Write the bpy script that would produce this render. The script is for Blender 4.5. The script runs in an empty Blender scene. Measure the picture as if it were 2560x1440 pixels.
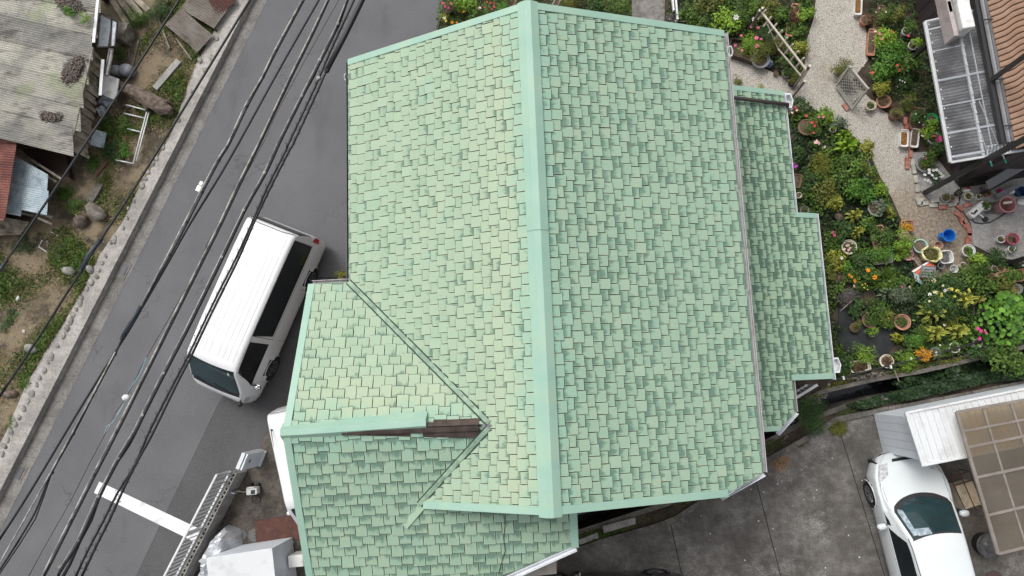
import bpy, math, random
import numpy as np
from mathutils import Vector, Matrix
random.seed(7); rng = np.random.default_rng(11)
sc = bpy.context.scene
col = sc.collection

# ------------------------------------------------------------------ camera (a drone looking almost straight down)
F, NX, NY, H = 1707.0, 1422.0, 961.8, 18.4      # focal length in photo pixels, nadir pixel, height above the road
def _rot():
    d = Vector(((NX-1280)/F, -(NY-720)/F, -1)).normalized()
    return d.rotation_difference(Vector((0, 0, -1))).to_matrix()
RC = _rot()
cam = bpy.data.cameras.new('camera'); cam.sensor_width = 36.0; cam.lens = 36.0*F/2560
cam.clip_start = 0.1; cam.clip_end = 2000
camo = bpy.data.objects.new('camera', cam); col.objects.link(camo)
camo.matrix_world = Matrix.Translation((0, 0, H)) @ RC.to_4x4()
sc.camera = camo

# ------------------------------------------------------------------ bright overcast daylight
SUN_EL, SUN_AZ = 58.0, 128.0                       # azimuth measured counter-clockwise from +X, towards the light
w = bpy.data.worlds.new('World'); sc.world = w; w.use_nodes = True
nt = w.node_tree; bg = nt.nodes['Background']
sky = nt.nodes.new('ShaderNodeTexSky'); sky.sky_type = 'NISHITA'; sky.sun_disc = False
sky.sun_elevation = math.radians(SUN_EL); sky.sun_rotation = math.radians(90-SUN_AZ)
sky.air_density = 1.0; sky.dust_density = 6.0; sky.ozone_density = 1.0
hs = nt.nodes.new('ShaderNodeHueSaturation'); hs.inputs['Saturation'].default_value = 0.22
nt.links.new(sky.outputs[0], hs.inputs['Color']); nt.links.new(hs.outputs[0], bg.inputs['Color'])
bg.inputs['Strength'].default_value = 0.15
sl = bpy.data.lights.new('sun', 'SUN'); sl.energy = 0.95; sl.angle = math.radians(22); sl.color = (1.0, 0.97, 0.93)
so = bpy.data.objects.new('sun', sl); col.objects.link(so)
_d = Vector((math.cos(math.radians(SUN_EL))*math.cos(math.radians(SUN_AZ)), math.cos(math.radians(SUN_EL))*math.sin(math.radians(SUN_AZ)), math.sin(math.radians(SUN_EL))))
so.rotation_euler = _d.to_track_quat('Z', 'Y').to_euler()
sc.view_settings.view_transform = 'Standard'; sc.view_settings.look = 'None'
sc.view_settings.exposure = 0.27; sc.view_settings.gamma = 1.0; sc.view_settings.use_curve_mapping = False
sc.cycles.max_bounces = 6; sc.cycles.transparent_max_bounces = 12

# ------------------------------------------------------------------ helpers
def ray(px, py):
    return RC @ Vector(((px-1280)/F, -(py-720)/F, -1))
def at(px, py, z=0.0):
    d = ray(px, py); t = (z-H)/d.z
    return Vector((d.x*t, d.y*t, z))
def at2(px, py, z=0.0):
    p = at(px, py, z); return (p.x, p.y)
def pts(L, z=0.0): return [at2(a, b, z) for a, b in L]

ORG = {}
def empty(name, loc, label, cat, group=None):
    o = bpy.data.objects.new(name, None); col.objects.link(o); o.location = loc; o.empty_display_size = .2
    ORG[o.name] = Vector(loc); tag(o, label, cat, group); return o
def tag(o, label=None, cat=None, group=None, kind=None):
    if label: o['label'] = label
    if cat: o['category'] = cat
    if group: o['group'] = group
    if kind: o['kind'] = kind
    return o
def link_mesh(name, me, mat, parent=None, origin=None):
    o = bpy.data.objects.new(name, me); col.objects.link(o)
    if mat is not None and not me.materials:
        for m in (mat if isinstance(mat, (list, tuple)) else [mat]): me.materials.append(m)
    if parent is not None:
        o.parent = parent; ORG[o.name] = ORG[parent.name]
    else:
        ORG[o.name] = Vector(origin if origin is not None else (0, 0, 0)); o.location = ORG[o.name]
    return o

class MB:
    def __init__(s): s.v = []; s.f = []; s.m = []; s.uv = []
    def add(s, vs, fs, m=0):
        n = len(s.v); s.v += [tuple(p) for p in vs]
        for f in fs: s.f.append(tuple(i+n for i in f)); s.m.append(m)
        return s
    def hexa(s, b, t, m=0):                           # 4 bottom, 4 top (ccw from above)
        return s.add(list(b)+list(t), [(3,2,1,0),(4,5,6,7),(0,1,5,4),(1,2,6,5),(2,3,7,6),(3,0,4,7)], m)
    def box(s, c, sx, sy, sz, rz=0.0, m=0):           # c = centre of the base
        ca, sa = math.cos(rz), math.sin(rz)
        q = [(c[0]+ca*a-sa*b, c[1]+sa*a+ca*b) for a, b in ((-sx/2,-sy/2),(sx/2,-sy/2),(sx/2,sy/2),(-sx/2,sy/2))]
        return s.hexa([(x,y,c[2]) for x,y in q], [(x,y,c[2]+sz) for x,y in q], m)
    def prism(s, poly, z0, z1, m=0):
        a = sum(poly[i][0]*poly[(i+1)%len(poly)][1]-poly[(i+1)%len(poly)][0]*poly[i][1] for i in range(len(poly)))
        if a < 0: poly = poly[::-1]
        n = len(poly)
        return s.add([(x,y,z0) for x,y in poly]+[(x,y,z1) for x,y in poly],
                     [tuple(range(n-1,-1,-1)), tuple(range(n,2*n))]+[(i,(i+1)%n,n+(i+1)%n,n+i) for i in range(n)], m)
    def slab(s, poly3, thick, m=0):                   # a tilted panel: upper face given, thickness downwards along its normal
        P = [Vector(p) for p in poly3]; n = Vector((0,0,0))
        for i in range(len(P)):
            a, b = P[i], P[(i+1)%len(P)]; n += a.cross(b)
        n.normalize()
        if n.z < 0: P = P[::-1]; n = -n
        k = len(P)
        return s.add([p-n*thick for p in P]+P, [tuple(range(k-1,-1,-1)), tuple(range(k,2*k))]+[(i,(i+1)%k,k+(i+1)%k,k+i) for i in range(k)], m)
    def beam(s, p, q, wd, ht, m=0):                   # p,q on the beam axis
        p, q = Vector(p), Vector(q); d = (q-p).normalized()
        u = Vector((0,0,1)) if abs(d.z) < .95 else Vector((1,0,0))
        a = d.cross(u).normalized(); b = a.cross(d).normalized()
        a *= wd/2; b *= ht/2
        return s.add([p-a-b,p+a-b,p+a+b,p-a+b,q-a-b,q+a-b,q+a+b,q-a+b],
                     [(0,1,2,3),(7,6,5,4),(0,4,5,1),(1,5,6,2),(2,6,7,3),(3,7,4,0)], m)
    def tube(s, P, r, n=6, m=0, cap=True):
        P = [Vector(p) for p in P]; k = len(P); R = r if isinstance(r, (list, tuple)) else [r]*k
        base = len(s.v); prev = None
        for i in range(k):
            d = (P[min(i+1,k-1)]-P[max(i-1,0)])
            d = d.normalized() if d.length > 1e-9 else Vector((0,0,1))
            u = Vector((0,0,1)) if abs(d.z) < .9 else Vector((1,0,0))
            a = d.cross(u).normalized(); b = a.cross(d).normalized()
            if prev is not None and a.dot(prev) < 0: a = -a; b = -b
            prev = a
            for j in range(n):
                t = 2*math.pi*j/n; s.v.append(tuple(P[i]+a*(R[i]*math.cos(t))+b*(R[i]*math.sin(t))))
        for i in range(k-1):
            for j in range(n):
                s.f.append((base+i*n+j, base+i*n+(j+1)%n, base+(i+1)*n+(j+1)%n, base+(i+1)*n+j)); s.m.append(m)
        if cap:
            s.f.append(tuple(base+j for j in range(n-1,-1,-1))); s.f.append(tuple(base+(k-1)*n+j for j in range(n))); s.m += [m, m]
        return s
    def lathe(s, c, prof, n=16, m=0, sx=1.0, sy=1.0, rz=0.0, sq=0.0):
        base = len(s.v); k = len(prof); ca, sa = math.cos(rz), math.sin(rz)
        for r, z in prof:
            for j in range(n):
                t = 2*math.pi*j/n; x, y = math.cos(t), math.sin(t)
                if sq: 
                    e = 1-sq; x = math.copysign(abs(x)**e, x); y = math.copysign(abs(y)**e, y)
                x *= r*sx; y *= r*sy
                s.v.append((c[0]+ca*x-sa*y, c[1]+sa*x+ca*y, c[2]+z))
        for i in range(k-1):
            for j in range(n):
                s.f.append((base+i*n+j, base+i*n+(j+1)%n, base+(i+1)*n+(j+1)%n, base+(i+1)*n+j)); s.m.append(m)
        return s
    def corr(s, p0, pu, pv, pitch=.076, amp=.012, seg=4, m=0):   # corrugated sheet: waves counted along p0->pu, ridges along p0->pv
        p0, pu, pv = Vector(p0), Vector(pu), Vector(pv); L = (pu-p0).length; n = max(2, int(L/pitch*seg))
        nm = (pu-p0).cross(pv-p0).normalized()
        if nm.z < 0: nm = -nm
        base = len(s.v)
        for i in range(n+1):
            q = p0+(pu-p0)*(i/n)+nm*(amp*math.cos(2*math.pi*i/seg))
            s.v.append(tuple(q)); s.v.append(tuple(q+(pv-p0)))
        for i in range(n):
            s.f.append((base+2*i, base+2*i+2, base+2*i+3, base+2*i+1)); s.m.append(m)
        return s
    def build(s, name, mat, parent=None, smooth=False, origin=None, bevel=0):
        if parent is not None: og = ORG[parent.name]
        elif origin is not None: og = Vector(origin)
        else:
            a = np.array(s.v); og = Vector((float(a[:,0].mean()), float(a[:,1].mean()), float(a[:,2].min())))
        me = bpy.data.meshes.new(name)
        me.from_pydata([(x-og.x, y-og.y, z-og.z) for x, y, z in s.v], [], s.f)
        mats = mat if isinstance(mat, (list, tuple)) else [mat]
        for m in mats: me.materials.append(m)
        if len(mats) > 1: me.polygons.foreach_set('material_index', s.m)
        if smooth: me.polygons.foreach_set('use_smooth', [True]*len(me.polygons))
        me.update()
        o = link_mesh(name, me, None, parent, og)
        if bevel:
            b = o.modifiers.new('bevel', 'BEVEL'); b.width = bevel; b.segments = 2; b.limit_method = 'ANGLE'
        return o

# ------------------------------------------------------------------ materials
def srgb(r, g, b, k=1.0):
    f = lambda c: (c/255/12.92 if c <= 10.3 else ((c/255+.055)/1.055)**2.4)*k
    return (f(r), f(g), f(b))
class NT:
    def __init__(s, name):
        s.m = bpy.data.materials.new(name); s.m.use_nodes = True; s.t = s.m.node_tree; s.b = s.t.nodes['Principled BSDF']
    def n(s, ty, **kw):
        x = s.t.nodes.new(ty)
        for k, v in kw.items(): setattr(x, k, v)
        return x
    def l(s, a, b): s.t.links.new(a, b)
    def pos(s):
        if not hasattr(s, '_p'): s._p = s.n('ShaderNodeNewGeometry')
        return s._p.outputs['Position']
    def noise(s, scale, detail=3, rough=.55, vec=None, stretch=None, dist=0.0):
        x = s.n('ShaderNodeTexNoise'); x.inputs['Scale'].default_value = scale; x.inputs['Detail'].default_value = detail
        x.inputs['Roughness'].default_value = rough; x.inputs['Distortion'].default_value = dist
        v = vec if vec is not None else s.pos()
        if stretch is not None:
            mp = s.n('ShaderNodeMapping'); mp.inputs['Scale'].default_value = stretch[:3]
            if len(stretch) > 3: mp.inputs['Rotation'].default_value = (0, 0, stretch[3])
            s.l(v, mp.inputs['Vector']); v = mp.outputs[0]
        s.l(v, x.inputs['Vector']); return x.outputs[0]
    def ramp(s, fac, lo, hi):
        x = s.n('ShaderNodeMapRange'); x.clamp = True; x.interpolation_type = 'SMOOTHSTEP'
        x.inputs[1].default_value = lo; x.inputs[2].default_value = hi; s.l(fac, x.inputs[0]); return x.outputs[0]
    def math(s, op, a, b=None):
        x = s.n('ShaderNodeMath', operation=op)
        for i, q in enumerate((a, b)):
            if q is None: continue
            if isinstance(q, (int, float)): x.inputs[i].default_value = q
            else: s.l(q, x.inputs[i])
        return x.outputs[0]
    def mix(s, fac, a, b, mode='MIX'):
        x = s.n('ShaderNodeMix', data_type='RGBA', blend_type=mode)
        for i, q in ((0, fac), (6, a), (7, b)):
            if isinstance(q, tuple): x.inputs[i].default_value = (*q, 1) if len(q) == 3 else q
            elif isinstance(q, (int, float)): x.inputs[i].default_value = q
            else: s.l(q, x.inputs[i])
        return x.outputs[2]
    def col(s, c):
        if isinstance(c, tuple): s.b.inputs['Base Color'].default_value = (*c, 1)
        else: s.l(c, s.b.inputs['Base Color'])
    def set(s, **kw):
        for k, v in kw.items():
            s.b.inputs[k.replace('_', ' ')].default_value = v
    def bump(s, h, strength=.3, dist=.01):
        x = s.n('ShaderNodeBump'); x.inputs['Strength'].default_value = strength; x.inputs['Distance'].default_value = dist
        s.l(h, x.inputs['Height']); s.l(x.outputs[0], s.b.inputs['Normal'])

MC = {}
def M(name, c, rough=.6, c2=None, ns=4.0, metal=0.0, spec=.4, dirt=None, bump=0.0, bs=60.0, coat=0.0, grain=0.12, gs=70.0):
    if name in MC: return MC[name]
    t = NT(name); t.set(Roughness=rough, Metallic=metal)
    t.b.inputs['Specular IOR Level'].default_value = spec
    if coat: t.b.inputs['Coat Weight'].default_value = coat; t.b.inputs['Coat Roughness'].default_value = .05
    k = c
    if c2: k = t.mix(t.ramp(t.noise(ns, 4), .35, .65), c, c2)
    if dirt: k = t.mix(t.math('MULTIPLY', t.ramp(t.noise(dirt[1], 5, .6), .48, .68), dirt[2]), k, dirt[0])
    if grain:
        g = t.noise(gs, 2, .6)
        k = t.mix(1.0, k, t.mix(g, (1-grain*1.6,)*3, (1+grain,)*3), 'MULTIPLY')
    t.col(k)
    if bump: t.bump(t.noise(bs, 3), bump)
    MC[name] = t.m; return t.m
# ------------------------------------------------------------------ shared materials
def tintmat(name, c1, c2, rough=.55, trans=0.0):
    if name in MC: return MC[name]
    t = NT(name); a = t.n('ShaderNodeAttribute', attribute_name='tint')
    k = t.mix(a.outputs['Fac'], c1, c2); t.col(k); t.set(Roughness=rough); t.b.inputs['Specular IOR Level'].default_value = .25
    MC[name] = t.m; return t.m
GREENS = {
 'mid':   ((.021,.046,.007), (.122,.215,.032)),
 'dark':  ((.013,.031,.008), (.072,.145,.033)),
 'lime':  ((.055,.120,.010), (.265,.420,.040)),
 'yellow':((.085,.110,.012), (.340,.345,.045)),
 'olive': ((.042,.052,.010), (.175,.185,.032)),
 'gold':  ((.065,.075,.009), (.235,.230,.025)),
 'grey':  ((.045,.070,.040), (.150,.190,.115)),
 'bright':((.022,.075,.008), (.140,.300,.035)),
 'brown': ((.050,.030,.015), (.190,.120,.060)),
 'purple':((.060,.050,.050), (.170,.150,.140)),
 'orange':((.330,.130,.010), (.700,.380,.020)),
 'red':   ((.050,.012,.012), (.150,.040,.030)),
 'ivy':   ((.008,.020,.008), (.035,.072,.024)),
 'varieg':((.040,.085,.012), (.56,.55,.11)),
 'dry':   ((.170,.125,.065), (.480,.390,.230)),
}
def green(k): return tintmat('leaf_'+k, *GREENS[k])
m_soil = None
def soilmat():
    t = NT('soil'); n = t.noise(3, 5); f = t.noise(45, 4, .65)
    k = t.mix(t.ramp(n, .35, .65), (.022,.016,.011), (.065,.047,.032)); k = t.mix(t.ramp(f, .52, .75), k, (.16,.12,.085))
    t.col(k); t.set(Roughness=.95); t.bump(f, .7, .03); return t.m
m_soil = soilmat()
def vergemat():
    t = NT('verge_soil'); n = t.noise(1.1, 5, .6); f = t.noise(60, 4, .7); g = t.noise(9, 4, .6)
    k = t.mix(t.ramp(n, .42, .6), (.050,.038,.025), (.130,.098,.064)); k = t.mix(t.ramp(g, .5, .66), k, (.050,.048,.022))
    k = t.mix(t.math('MULTIPLY', t.ramp(t.noise(1.3, 5, .65), .42, .56), .85), k, t.mix(t.noise(38, 5, .75), (.08,.060,.036), (.36,.29,.185))); k = t.mix(t.ramp(f, .56, .74), k, (.30,.26,.19)); t.col(k); t.set(Roughness=.95); t.bump(f, .7, .03); return t.m
m_verge = vergemat()
def asphalt(name, a, b, sp):
    t = NT(name); f = t.noise(42, 5, .85); g = t.noise(.55, 5, .6); h = t.noise(30, 5, .85)
    k = t.mix(t.ramp(f, .34, .66), tuple(x*.86 for x in a), tuple(x*1.06 for x in b)); k = t.mix(t.math('MULTIPLY', t.ramp(g, .35, .7), .30), k, tuple(x*1.18 for x in b))
    k = t.mix(t.math('MULTIPLY', t.ramp(h, .60, .72), sp), k, (.27,.27,.27))
    st = t.noise(1.6, 5, .65, stretch=(1.0,.25,1,.48)); k = t.mix(t.math('MULTIPLY', t.ramp(st, .52, .7), .18), k, tuple(x*.55 for x in a))
    v = t.n('ShaderNodeTexVoronoi', feature='DISTANCE_TO_EDGE'); v.inputs['Scale'].default_value = .42
    nz = t.n('ShaderNodeTexNoise'); nz.inputs['Scale'].default_value = 2.2; nz.inputs['Detail'].default_value = 6; t.l(t.pos(), nz.inputs['Vector'])
    ad = t.n('ShaderNodeVectorMath', operation='ADD'); t.l(t.pos(), ad.inputs[0]); t.l(nz.outputs['Color'], ad.inputs[1]); t.l(ad.outputs[0], v.inputs['Vector'])
    ck = t.math('MULTIPLY', t.ramp(v.outputs['Distance'], .010, .002), t.ramp(t.noise(.7, 2), .50, .62))
    k = t.mix(t.math('MULTIPLY', ck, .35), k, (.02,.02,.02))
    t.col(k); t.set(Roughness=.9); t.b.inputs['Specular IOR Level'].default_value = .25; t.bump(h, .5, .01); return t.m
m_road = asphalt('asphalt', (.078,.079,.084), (.150,.151,.158), .7)
m_road2 = asphalt('asphalt_dark', (.058,.058,.060), (.108,.107,.108), .35)
def concrete(name, a, b, stain, ssc=1.2, amt=.6, fine=80, light=None):
    t = NT(name); n = t.noise(ssc, 6, .65); f = t.noise(fine, 3, .7); g = t.noise(ssc*7, 5, .65)
    k = t.mix(t.ramp(g, .3, .7), a, b); k = t.mix(t.math('MULTIPLY', t.ramp(n, .40, .62), amt), k, stain)
    if light: k = t.mix(t.math('MULTIPLY', t.ramp(t.noise(ssc*.6, 6, .75, stretch=(1,1.2,1)), .52, .68), t.ramp(t.noise(22, 5, .8), .36, .66)), k, light)
    k = t.mix(1.0, k, t.mix(f, (.70,)*3, (1.28,)*3), 'MULTIPLY'); k = t.mix(1.0, k, t.mix(t.ramp(t.noise(26, 5, .85), .35, .65), (.78,)*3, (1.2,)*3), 'MULTIPLY')
    t.col(k); t.set(Roughness=.92); t.b.inputs['Specular IOR Level'].default_value = .2; t.bump(f, .35, .008); return t.m
m_kerb = concrete('kerb_concrete', (.30,.285,.265), (.42,.40,.37), (.17,.16,.15), 1.4, .55)
m_gutter = concrete('gutter_concrete', (.165,.160,.150), (.235,.225,.21), (.10,.095,.09), 1.6, .6)
m_lot = concrete('lot_concrete', (.112,.104,.096), (.185,.175,.163), (.066,.060,.055), .75, .7, 60, (.36,.35,.335))
m_yard = concrete('yard_concrete', (.085,.074,.063), (.145,.128,.110), (.038,.032,.028), 1.3, .8)
m_patio = concrete('patio_concrete', (.27,.265,.255), (.37,.36,.345), (.17,.16,.15), 1.3, .5)
m_ditch = concrete('ditch_concrete', (.10,.095,.085), (.18,.165,.145), (.05,.045,.04), 1.5, .6)
m_block = concrete('block_concrete', (.27,.26,.25), (.36,.35,.33), (.16,.15,.14), 3, .5)
m_path = concrete('path_concrete', (.19,.18,.165), (.26,.25,.23), (.07,.065,.06), 1.5, .8)
def gravelmat():
    t = NT('gravel'); v = t.n('ShaderNodeTexVoronoi'); v.inputs['Scale'].default_value = 68; t.l(t.pos(), v.inputs['Vector'])
    n = t.noise(.8, 5, .6); h = t.n('ShaderNodeSeparateColor'); t.l(v.outputs['Color'], h.inputs[0])
    k = t.mix(h.outputs[0], (.38,.355,.31), (.66,.63,.565)); k = t.mix(t.ramp(v.outputs['Distance'], .50, .85), k, (.16,.135,.11))
    sp = t.n('ShaderNodeSeparateXYZ'); t.l(t.pos(), sp.inputs[0])
    # the lower end of the yard is trodden earth with little gravel left on it
    yy = t.math('ADD', sp.outputs[1], t.math('MULTIPLY', t.noise(1.7, 5, .6), 2.4))
    dirt = t.math('MAXIMUM', t.ramp(yy, 7.4, 5.6), t.math('MULTIPLY', t.ramp(n, .5, .72), .55))
    e = t.mix(t.ramp(t.noise(14, 5, .7), .35, .7), (.155,.112,.076), (.42,.345,.255))
    k = t.mix(t.math('MULTIPLY', dirt, .85), k, e)
    t.col(k); t.set(Roughness=.9); t.bump(v.outputs['Distance'], .8, .02); return t.m
m_gravel = gravelmat()
m_marking = M('road_paint', (.72,.73,.74), .7, dirt=((.42,.42,.42), 2.2, .6), grain=.06)
m_water = None
t = NT('ditch_water'); t.col(t.mix(t.ramp(t.noise(5, 4), .4, .6), (.008,.010,.012), (.020,.024,.026))); t.set(Roughness=.12); t.bump(t.noise(6, 2), .15, .02); m_water = t.m
m_white = M('white_paint', (.74,.75,.76), .28, spec=.5, coat=.5, grain=.0)
m_pearl = M('pearl_paint', (.66,.70,.715), .25, spec=.5, coat=.6, grain=.0)
m_black = M('black_paint', (.008,.008,.010), .12, spec=.5, coat=.6, grain=0)
m_glass = M('dark_glass', (.006,.010,.012), .06, spec=.5, grain=0)
m_tealglass = M('windscreen_glass', (.012,.030,.036), .06, spec=.5, c2=(.022,.050,.056), ns=1.6, grain=0)
m_rubber = M('rubber', (.016,.016,.017), .8, grain=.1)
m_blackplastic = M('black_plastic', (.018,.018,.020), .5, grain=.05)
m_alloy = M('alloy_rim', (.32,.33,.34), .3, metal=.8, grain=0)
m_chrome = M('chrome', (.75,.77,.8), .08, metal=1.0, grain=0)
m_redlens = M('red_lens', (.42,.010,.012), .15, grain=0)
m_clearlens = M('clear_lens', (.55,.57,.58), .3, c2=(.32,.33,.34), ns=14, grain=0)
m_seam = M('panel_gap', (.05,.05,.052), .6, grain=0)
m_whitemetal = M('white_metal', (.64,.66,.67), .4, dirt=((.42,.41,.40), 2.5, .45), grain=.05)
m_alu = M('aluminium', (.50,.51,.52), .45, metal=.2, dirt=((.35,.34,.33), 3, .4), grain=.05)
m_greymetal = M('pale_grey_metal', (.72,.77,.82), .4, dirt=((.55,.60,.65), 2, .4), grain=.05)
m_darkwood = M('dark_wood', (.040,.029,.024), .8, c2=(.080,.058,.047), ns=5, bump=.15)
m_greywood = M('weathered_wood', (.16,.14,.115), .85, c2=(.30,.27,.23), ns=5, dirt=((.07,.06,.045), 4, .7), bump=.4, bs=40)
m_planks = M('old_planks', (.22,.19,.145), .9, c2=(.40,.355,.28), ns=4, dirt=((.045,.055,.02), 3, .7), bump=.4, bs=40)
m_rust = M('rusty_steel', (.105,.042,.032), .85, c2=(.070,.035,.030), ns=3, dirt=((.16,.07,.045), 5, .5), bump=.2)
m_redroof = M('red_corrugated', (.140,.046,.038), .8, c2=(.21,.085,.066), ns=2.4, dirt=((.06,.025,.022), 3, .7))
m_blueroof = M('blue_grey_corrugated', (.34,.42,.47), .6, c2=(.46,.53,.56), ns=3, dirt=((.17,.20,.22), 5, .5))
m_brownroof = M('brown_corrugated', (.145,.125,.105), .8, c2=(.22,.20,.175), ns=2.5, dirt=((.09,.06,.045), 5, .6))
t = NT('asbestos_roof'); n1 = t.noise(1.1, 6, .62); n2 = t.noise(2.6, 5, .7, stretch=(.5,1.6,1)); 
k = t.mix(t.ramp(n1, .38, .62), (.27,.265,.24), (.43,.415,.365)); k = t.mix(t.math('MULTIPLY', t.ramp(n2, .50, .66), .75), k, (.115,.105,.095))
k = t.mix(t.math('MULTIPLY', t.ramp(t.noise(.9, 4), .56, .66), .5), k, (.30,.34,.20))
oi = t.n('ShaderNodeObjectInfo'); k = t.mix(1.0, k, t.mix(oi.outputs['Random'], (.62,.62,.63), (1.12,1.12,1.08)), 'MULTIPLY'); t.col(t.mix(1.0, k, t.mix(t.noise(50, 2), (.8,)*3, (1.12,)*3), 'MULTIPLY')); t.set(Roughness=.9); m_oldroof = t.m
m_terra = M('terracotta', (.36,.155,.090), .8, c2=(.46,.26,.18), ns=6, dirt=((.20,.13,.09), 8, .5))
m_cream = M('cream_plastic', (.62,.57,.46), .6, dirt=((.35,.29,.20), 7, .5))
m_whitepot = M('white_plastic', (.70,.70,.68), .5, dirt=((.38,.35,.30), 6, .45))
m_greypot = M('grey_plastic', (.24,.25,.26), .6, dirt=((.12,.12,.11), 6, .5))
m_blackpot = M('black_pot', (.025,.026,.028), .6)
m_brownpot = M('brown_plastic', (.20,.11,.075), .65, dirt=((.10,.07,.05), 6, .5))
m_pinkpot = M('pink_plastic', (.46,.22,.25), .5, dirt=((.30,.17,.17), 5, .4))
m_rosepot = M('rose_plastic', (.36,.08,.13), .5)
m_greenpot = M('green_plastic', (.02,.38,.12), .4)
m_aqua = M('aqua_plastic', (.42,.62,.56), .45, dirt=((.3,.4,.35), 5, .4))
m_blue = M('blue_plastic', (.012,.16,.55), .35, grain=.03)
m_potsoil = M('pot_soil', (.060,.042,.028), .95, c2=(.14,.10,.065), ns=20, bump=.6)
m_leaflitter = M('leaf_litter', (.13,.055,.014), .9, c2=(.24,.13,.035), ns=22, bump=.5)
m_brick = M('brick', (.30,.085,.055), .85, c2=(.40,.19,.15), ns=6, dirt=((.16,.10,.08), 8, .5), bump=.3)
m_palebrick = M('pale_block', (.34,.33,.29), .9, c2=(.46,.44,.38), ns=5, dirt=((.2,.18,.15), 8, .5), bump=.3)
m_stone = M('river_stone', (.19,.185,.165), .85, c2=(.33,.32,.29), ns=6, dirt=((.09,.085,.07), 8, .6), bump=.3)
m_siding = M('plum_siding', (.040,.028,.032), .5, c2=(.060,.044,.048), ns=2)
m_darkframe = M('dark_bronze', (.030,.029,.031), .45, grain=.08)
m_gutterdark = M('grey_gutter', (.19,.19,.20), .4, dirt=((.11,.11,.12), 3, .5))
m_tantile = M('tan_tile', (.205,.115,.070), .6, c2=(.255,.155,.10), ns=3, dirt=((.20,.11,.065), 4, .5))
m_tilegap = M('tile_gap', (.035,.020,.016), .8)
m_cable = M('black_cable', (.014,.015,.018), .5, grain=.05)
m_cableblue = M('slate_cable', (.030,.040,.055), .45, grain=.05)
m_cablegrey = M('grey_strand', (.42,.40,.37), .6, c2=(.15,.14,.135), ns=5, grain=.1)
m_bluewire = M('blue_wire', (.20,.42,.50), .5)
m_brownwire = M('brown_wire', (.055,.028,.022), .6)
m_bark = M('dead_bark', (.075,.055,.043), .95, c2=(.17,.135,.11), ns=8, bump=.8, bs=25)
m_blackcloth = M('weed_cloth', (.014,.016,.018), .8, c2=(.028,.032,.033), ns=3)
m_silver = M('silver_tarp', (.55,.57,.60), .32, c2=(.66,.68,.70), ns=3, metal=.35, bump=.5, bs=7, grain=0)
m_lattice = M('pale_lattice', (.40,.39,.35), .7, dirt=((.25,.24,.21), 5, .5))
# ------------------------------------------------------------------ setting
def structure(name, mb, mat, parent=None, **k): return tag(mb.build(name, mat, parent, **k), kind='structure') if parent is None else mb.build(name, mat, parent, **k)
def ext(L, a, b):                                     # lengthen an open polyline of xy points at both ends
    L = [Vector((x, y)) for x, y in L]
    return [tuple(L[0]+(L[0]-L[1]).normalized()*a)]+[tuple(p) for p in L]+[tuple(L[-1]+(L[-1]-L[-2]).normalized()*b)]
def offset(L, d):
    P = [Vector(p) for p in L]; out = []
    for i in range(len(P)):
        t = (P[min(i+1,len(P)-1)]-P[max(i-1,0)]).normalized(); out.append(tuple(P[i]+Vector((-t.y, t.x))*d))
    return out
DA = ext(pts([(1300,1338),(1443,1286),(1600,1226),(1760,1150),(1900,1066),(1989,1018),(2057,984),(2119,969),(2195,952),(2300,934),(2431,904),(2560,872)]), 40, 60)
DB = ext(pts([(1300,1372),(1446,1324),(1670,1252),(1800,1178),(1907,1104),(1950,1080),(2004,1051),(2111,1010),(2195,990),(2250,982),(2339,966),(2440,945),(2560,918)]), 40, 60)
LC = ext(pts([(1300,1412),(1443,1368),(1507,1344),(1600,1320),(1675,1296),(1800,1216),(1910,1146),(1961,1118),(2057,1064),(2085,1042),(2149,1029),(2230,1014),(2390,985),(2560,950)]), 40, 60)
structure('stream_bed', MB().add([(-400,-400,-1.1),(400,-400,-1.1),(400,400,-1.1),(-400,400,-1.1)], [(0,1,2,3)]), m_soil)
structure('water', MB().add([(-60,-60,-.98),(70,-60,-.98),(70,40,-.98),(-60,40,-.98)], [(0,1,2,3)]), m_water)
structure('ground', MB().prism(DA+[(75,80),(-75,80),(-75,-40)], -1.2, -.02), m_soil)
structure('terrace', MB().prism(DB+[(75,-75),(-75,-75)], -1.2, -.03), m_soil)
# ditch copings
cp = MB(); o1 = offset(DA, .10)
for i in range(len(DA)-1): cp.hexa([(*DA[i],-.9),(*DA[i+1],-.9),(*o1[i+1],-.9),(*o1[i],-.9)], [(*DA[i],.05),(*DA[i+1],.05),(*o1[i+1],.05),(*o1[i],.05)])
structure('ditch_wall', cp, m_ditch)
cp = MB(); o2 = offset(DB, -.12)
for i in range(len(DB)-1): cp.hexa([(*o2[i],-.9),(*o2[i+1],-.9),(*DB[i+1],-.9),(*DB[i],-.9)], [(*o2[i],.01),(*o2[i+1],.01),(*DB[i+1],.01),(*DB[i],.01)])
structure('ditch_wall', cp, m_ditch)

# road, driveway, yard
RW = pts([(860,-380),(669,0),(488,360),(308,720),(125,1080),(0,1330),(-120,1580)])
SEAM = pts([(760,690),(640,800),(560,990),(547,1007),(512,1080),(340,1440),(270,1590)])
road = RW+SEAM[::-1]+pts([(1000,700),(1092,85),(1106,30),(1160,-60),(1240,-380)])
structure('road', MB().prism(road, -.03, 0.0), m_road)
YD = pts([(700,1010),(672,1060),(651,1118),(600,1172),(452,1440),(380,1575)])
drive = SEAM+YD[::-1]+pts([(1000,800),(1000,700)])
structure('driveway', MB().prism(drive, -.03, -.006), m_road2)
yard = YD+pts([(1100,1600),(1300,1300),(1300,800),(1000,800)])
structure('yard', MB().prism(yard, -.03, -.003), m_yard)
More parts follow.
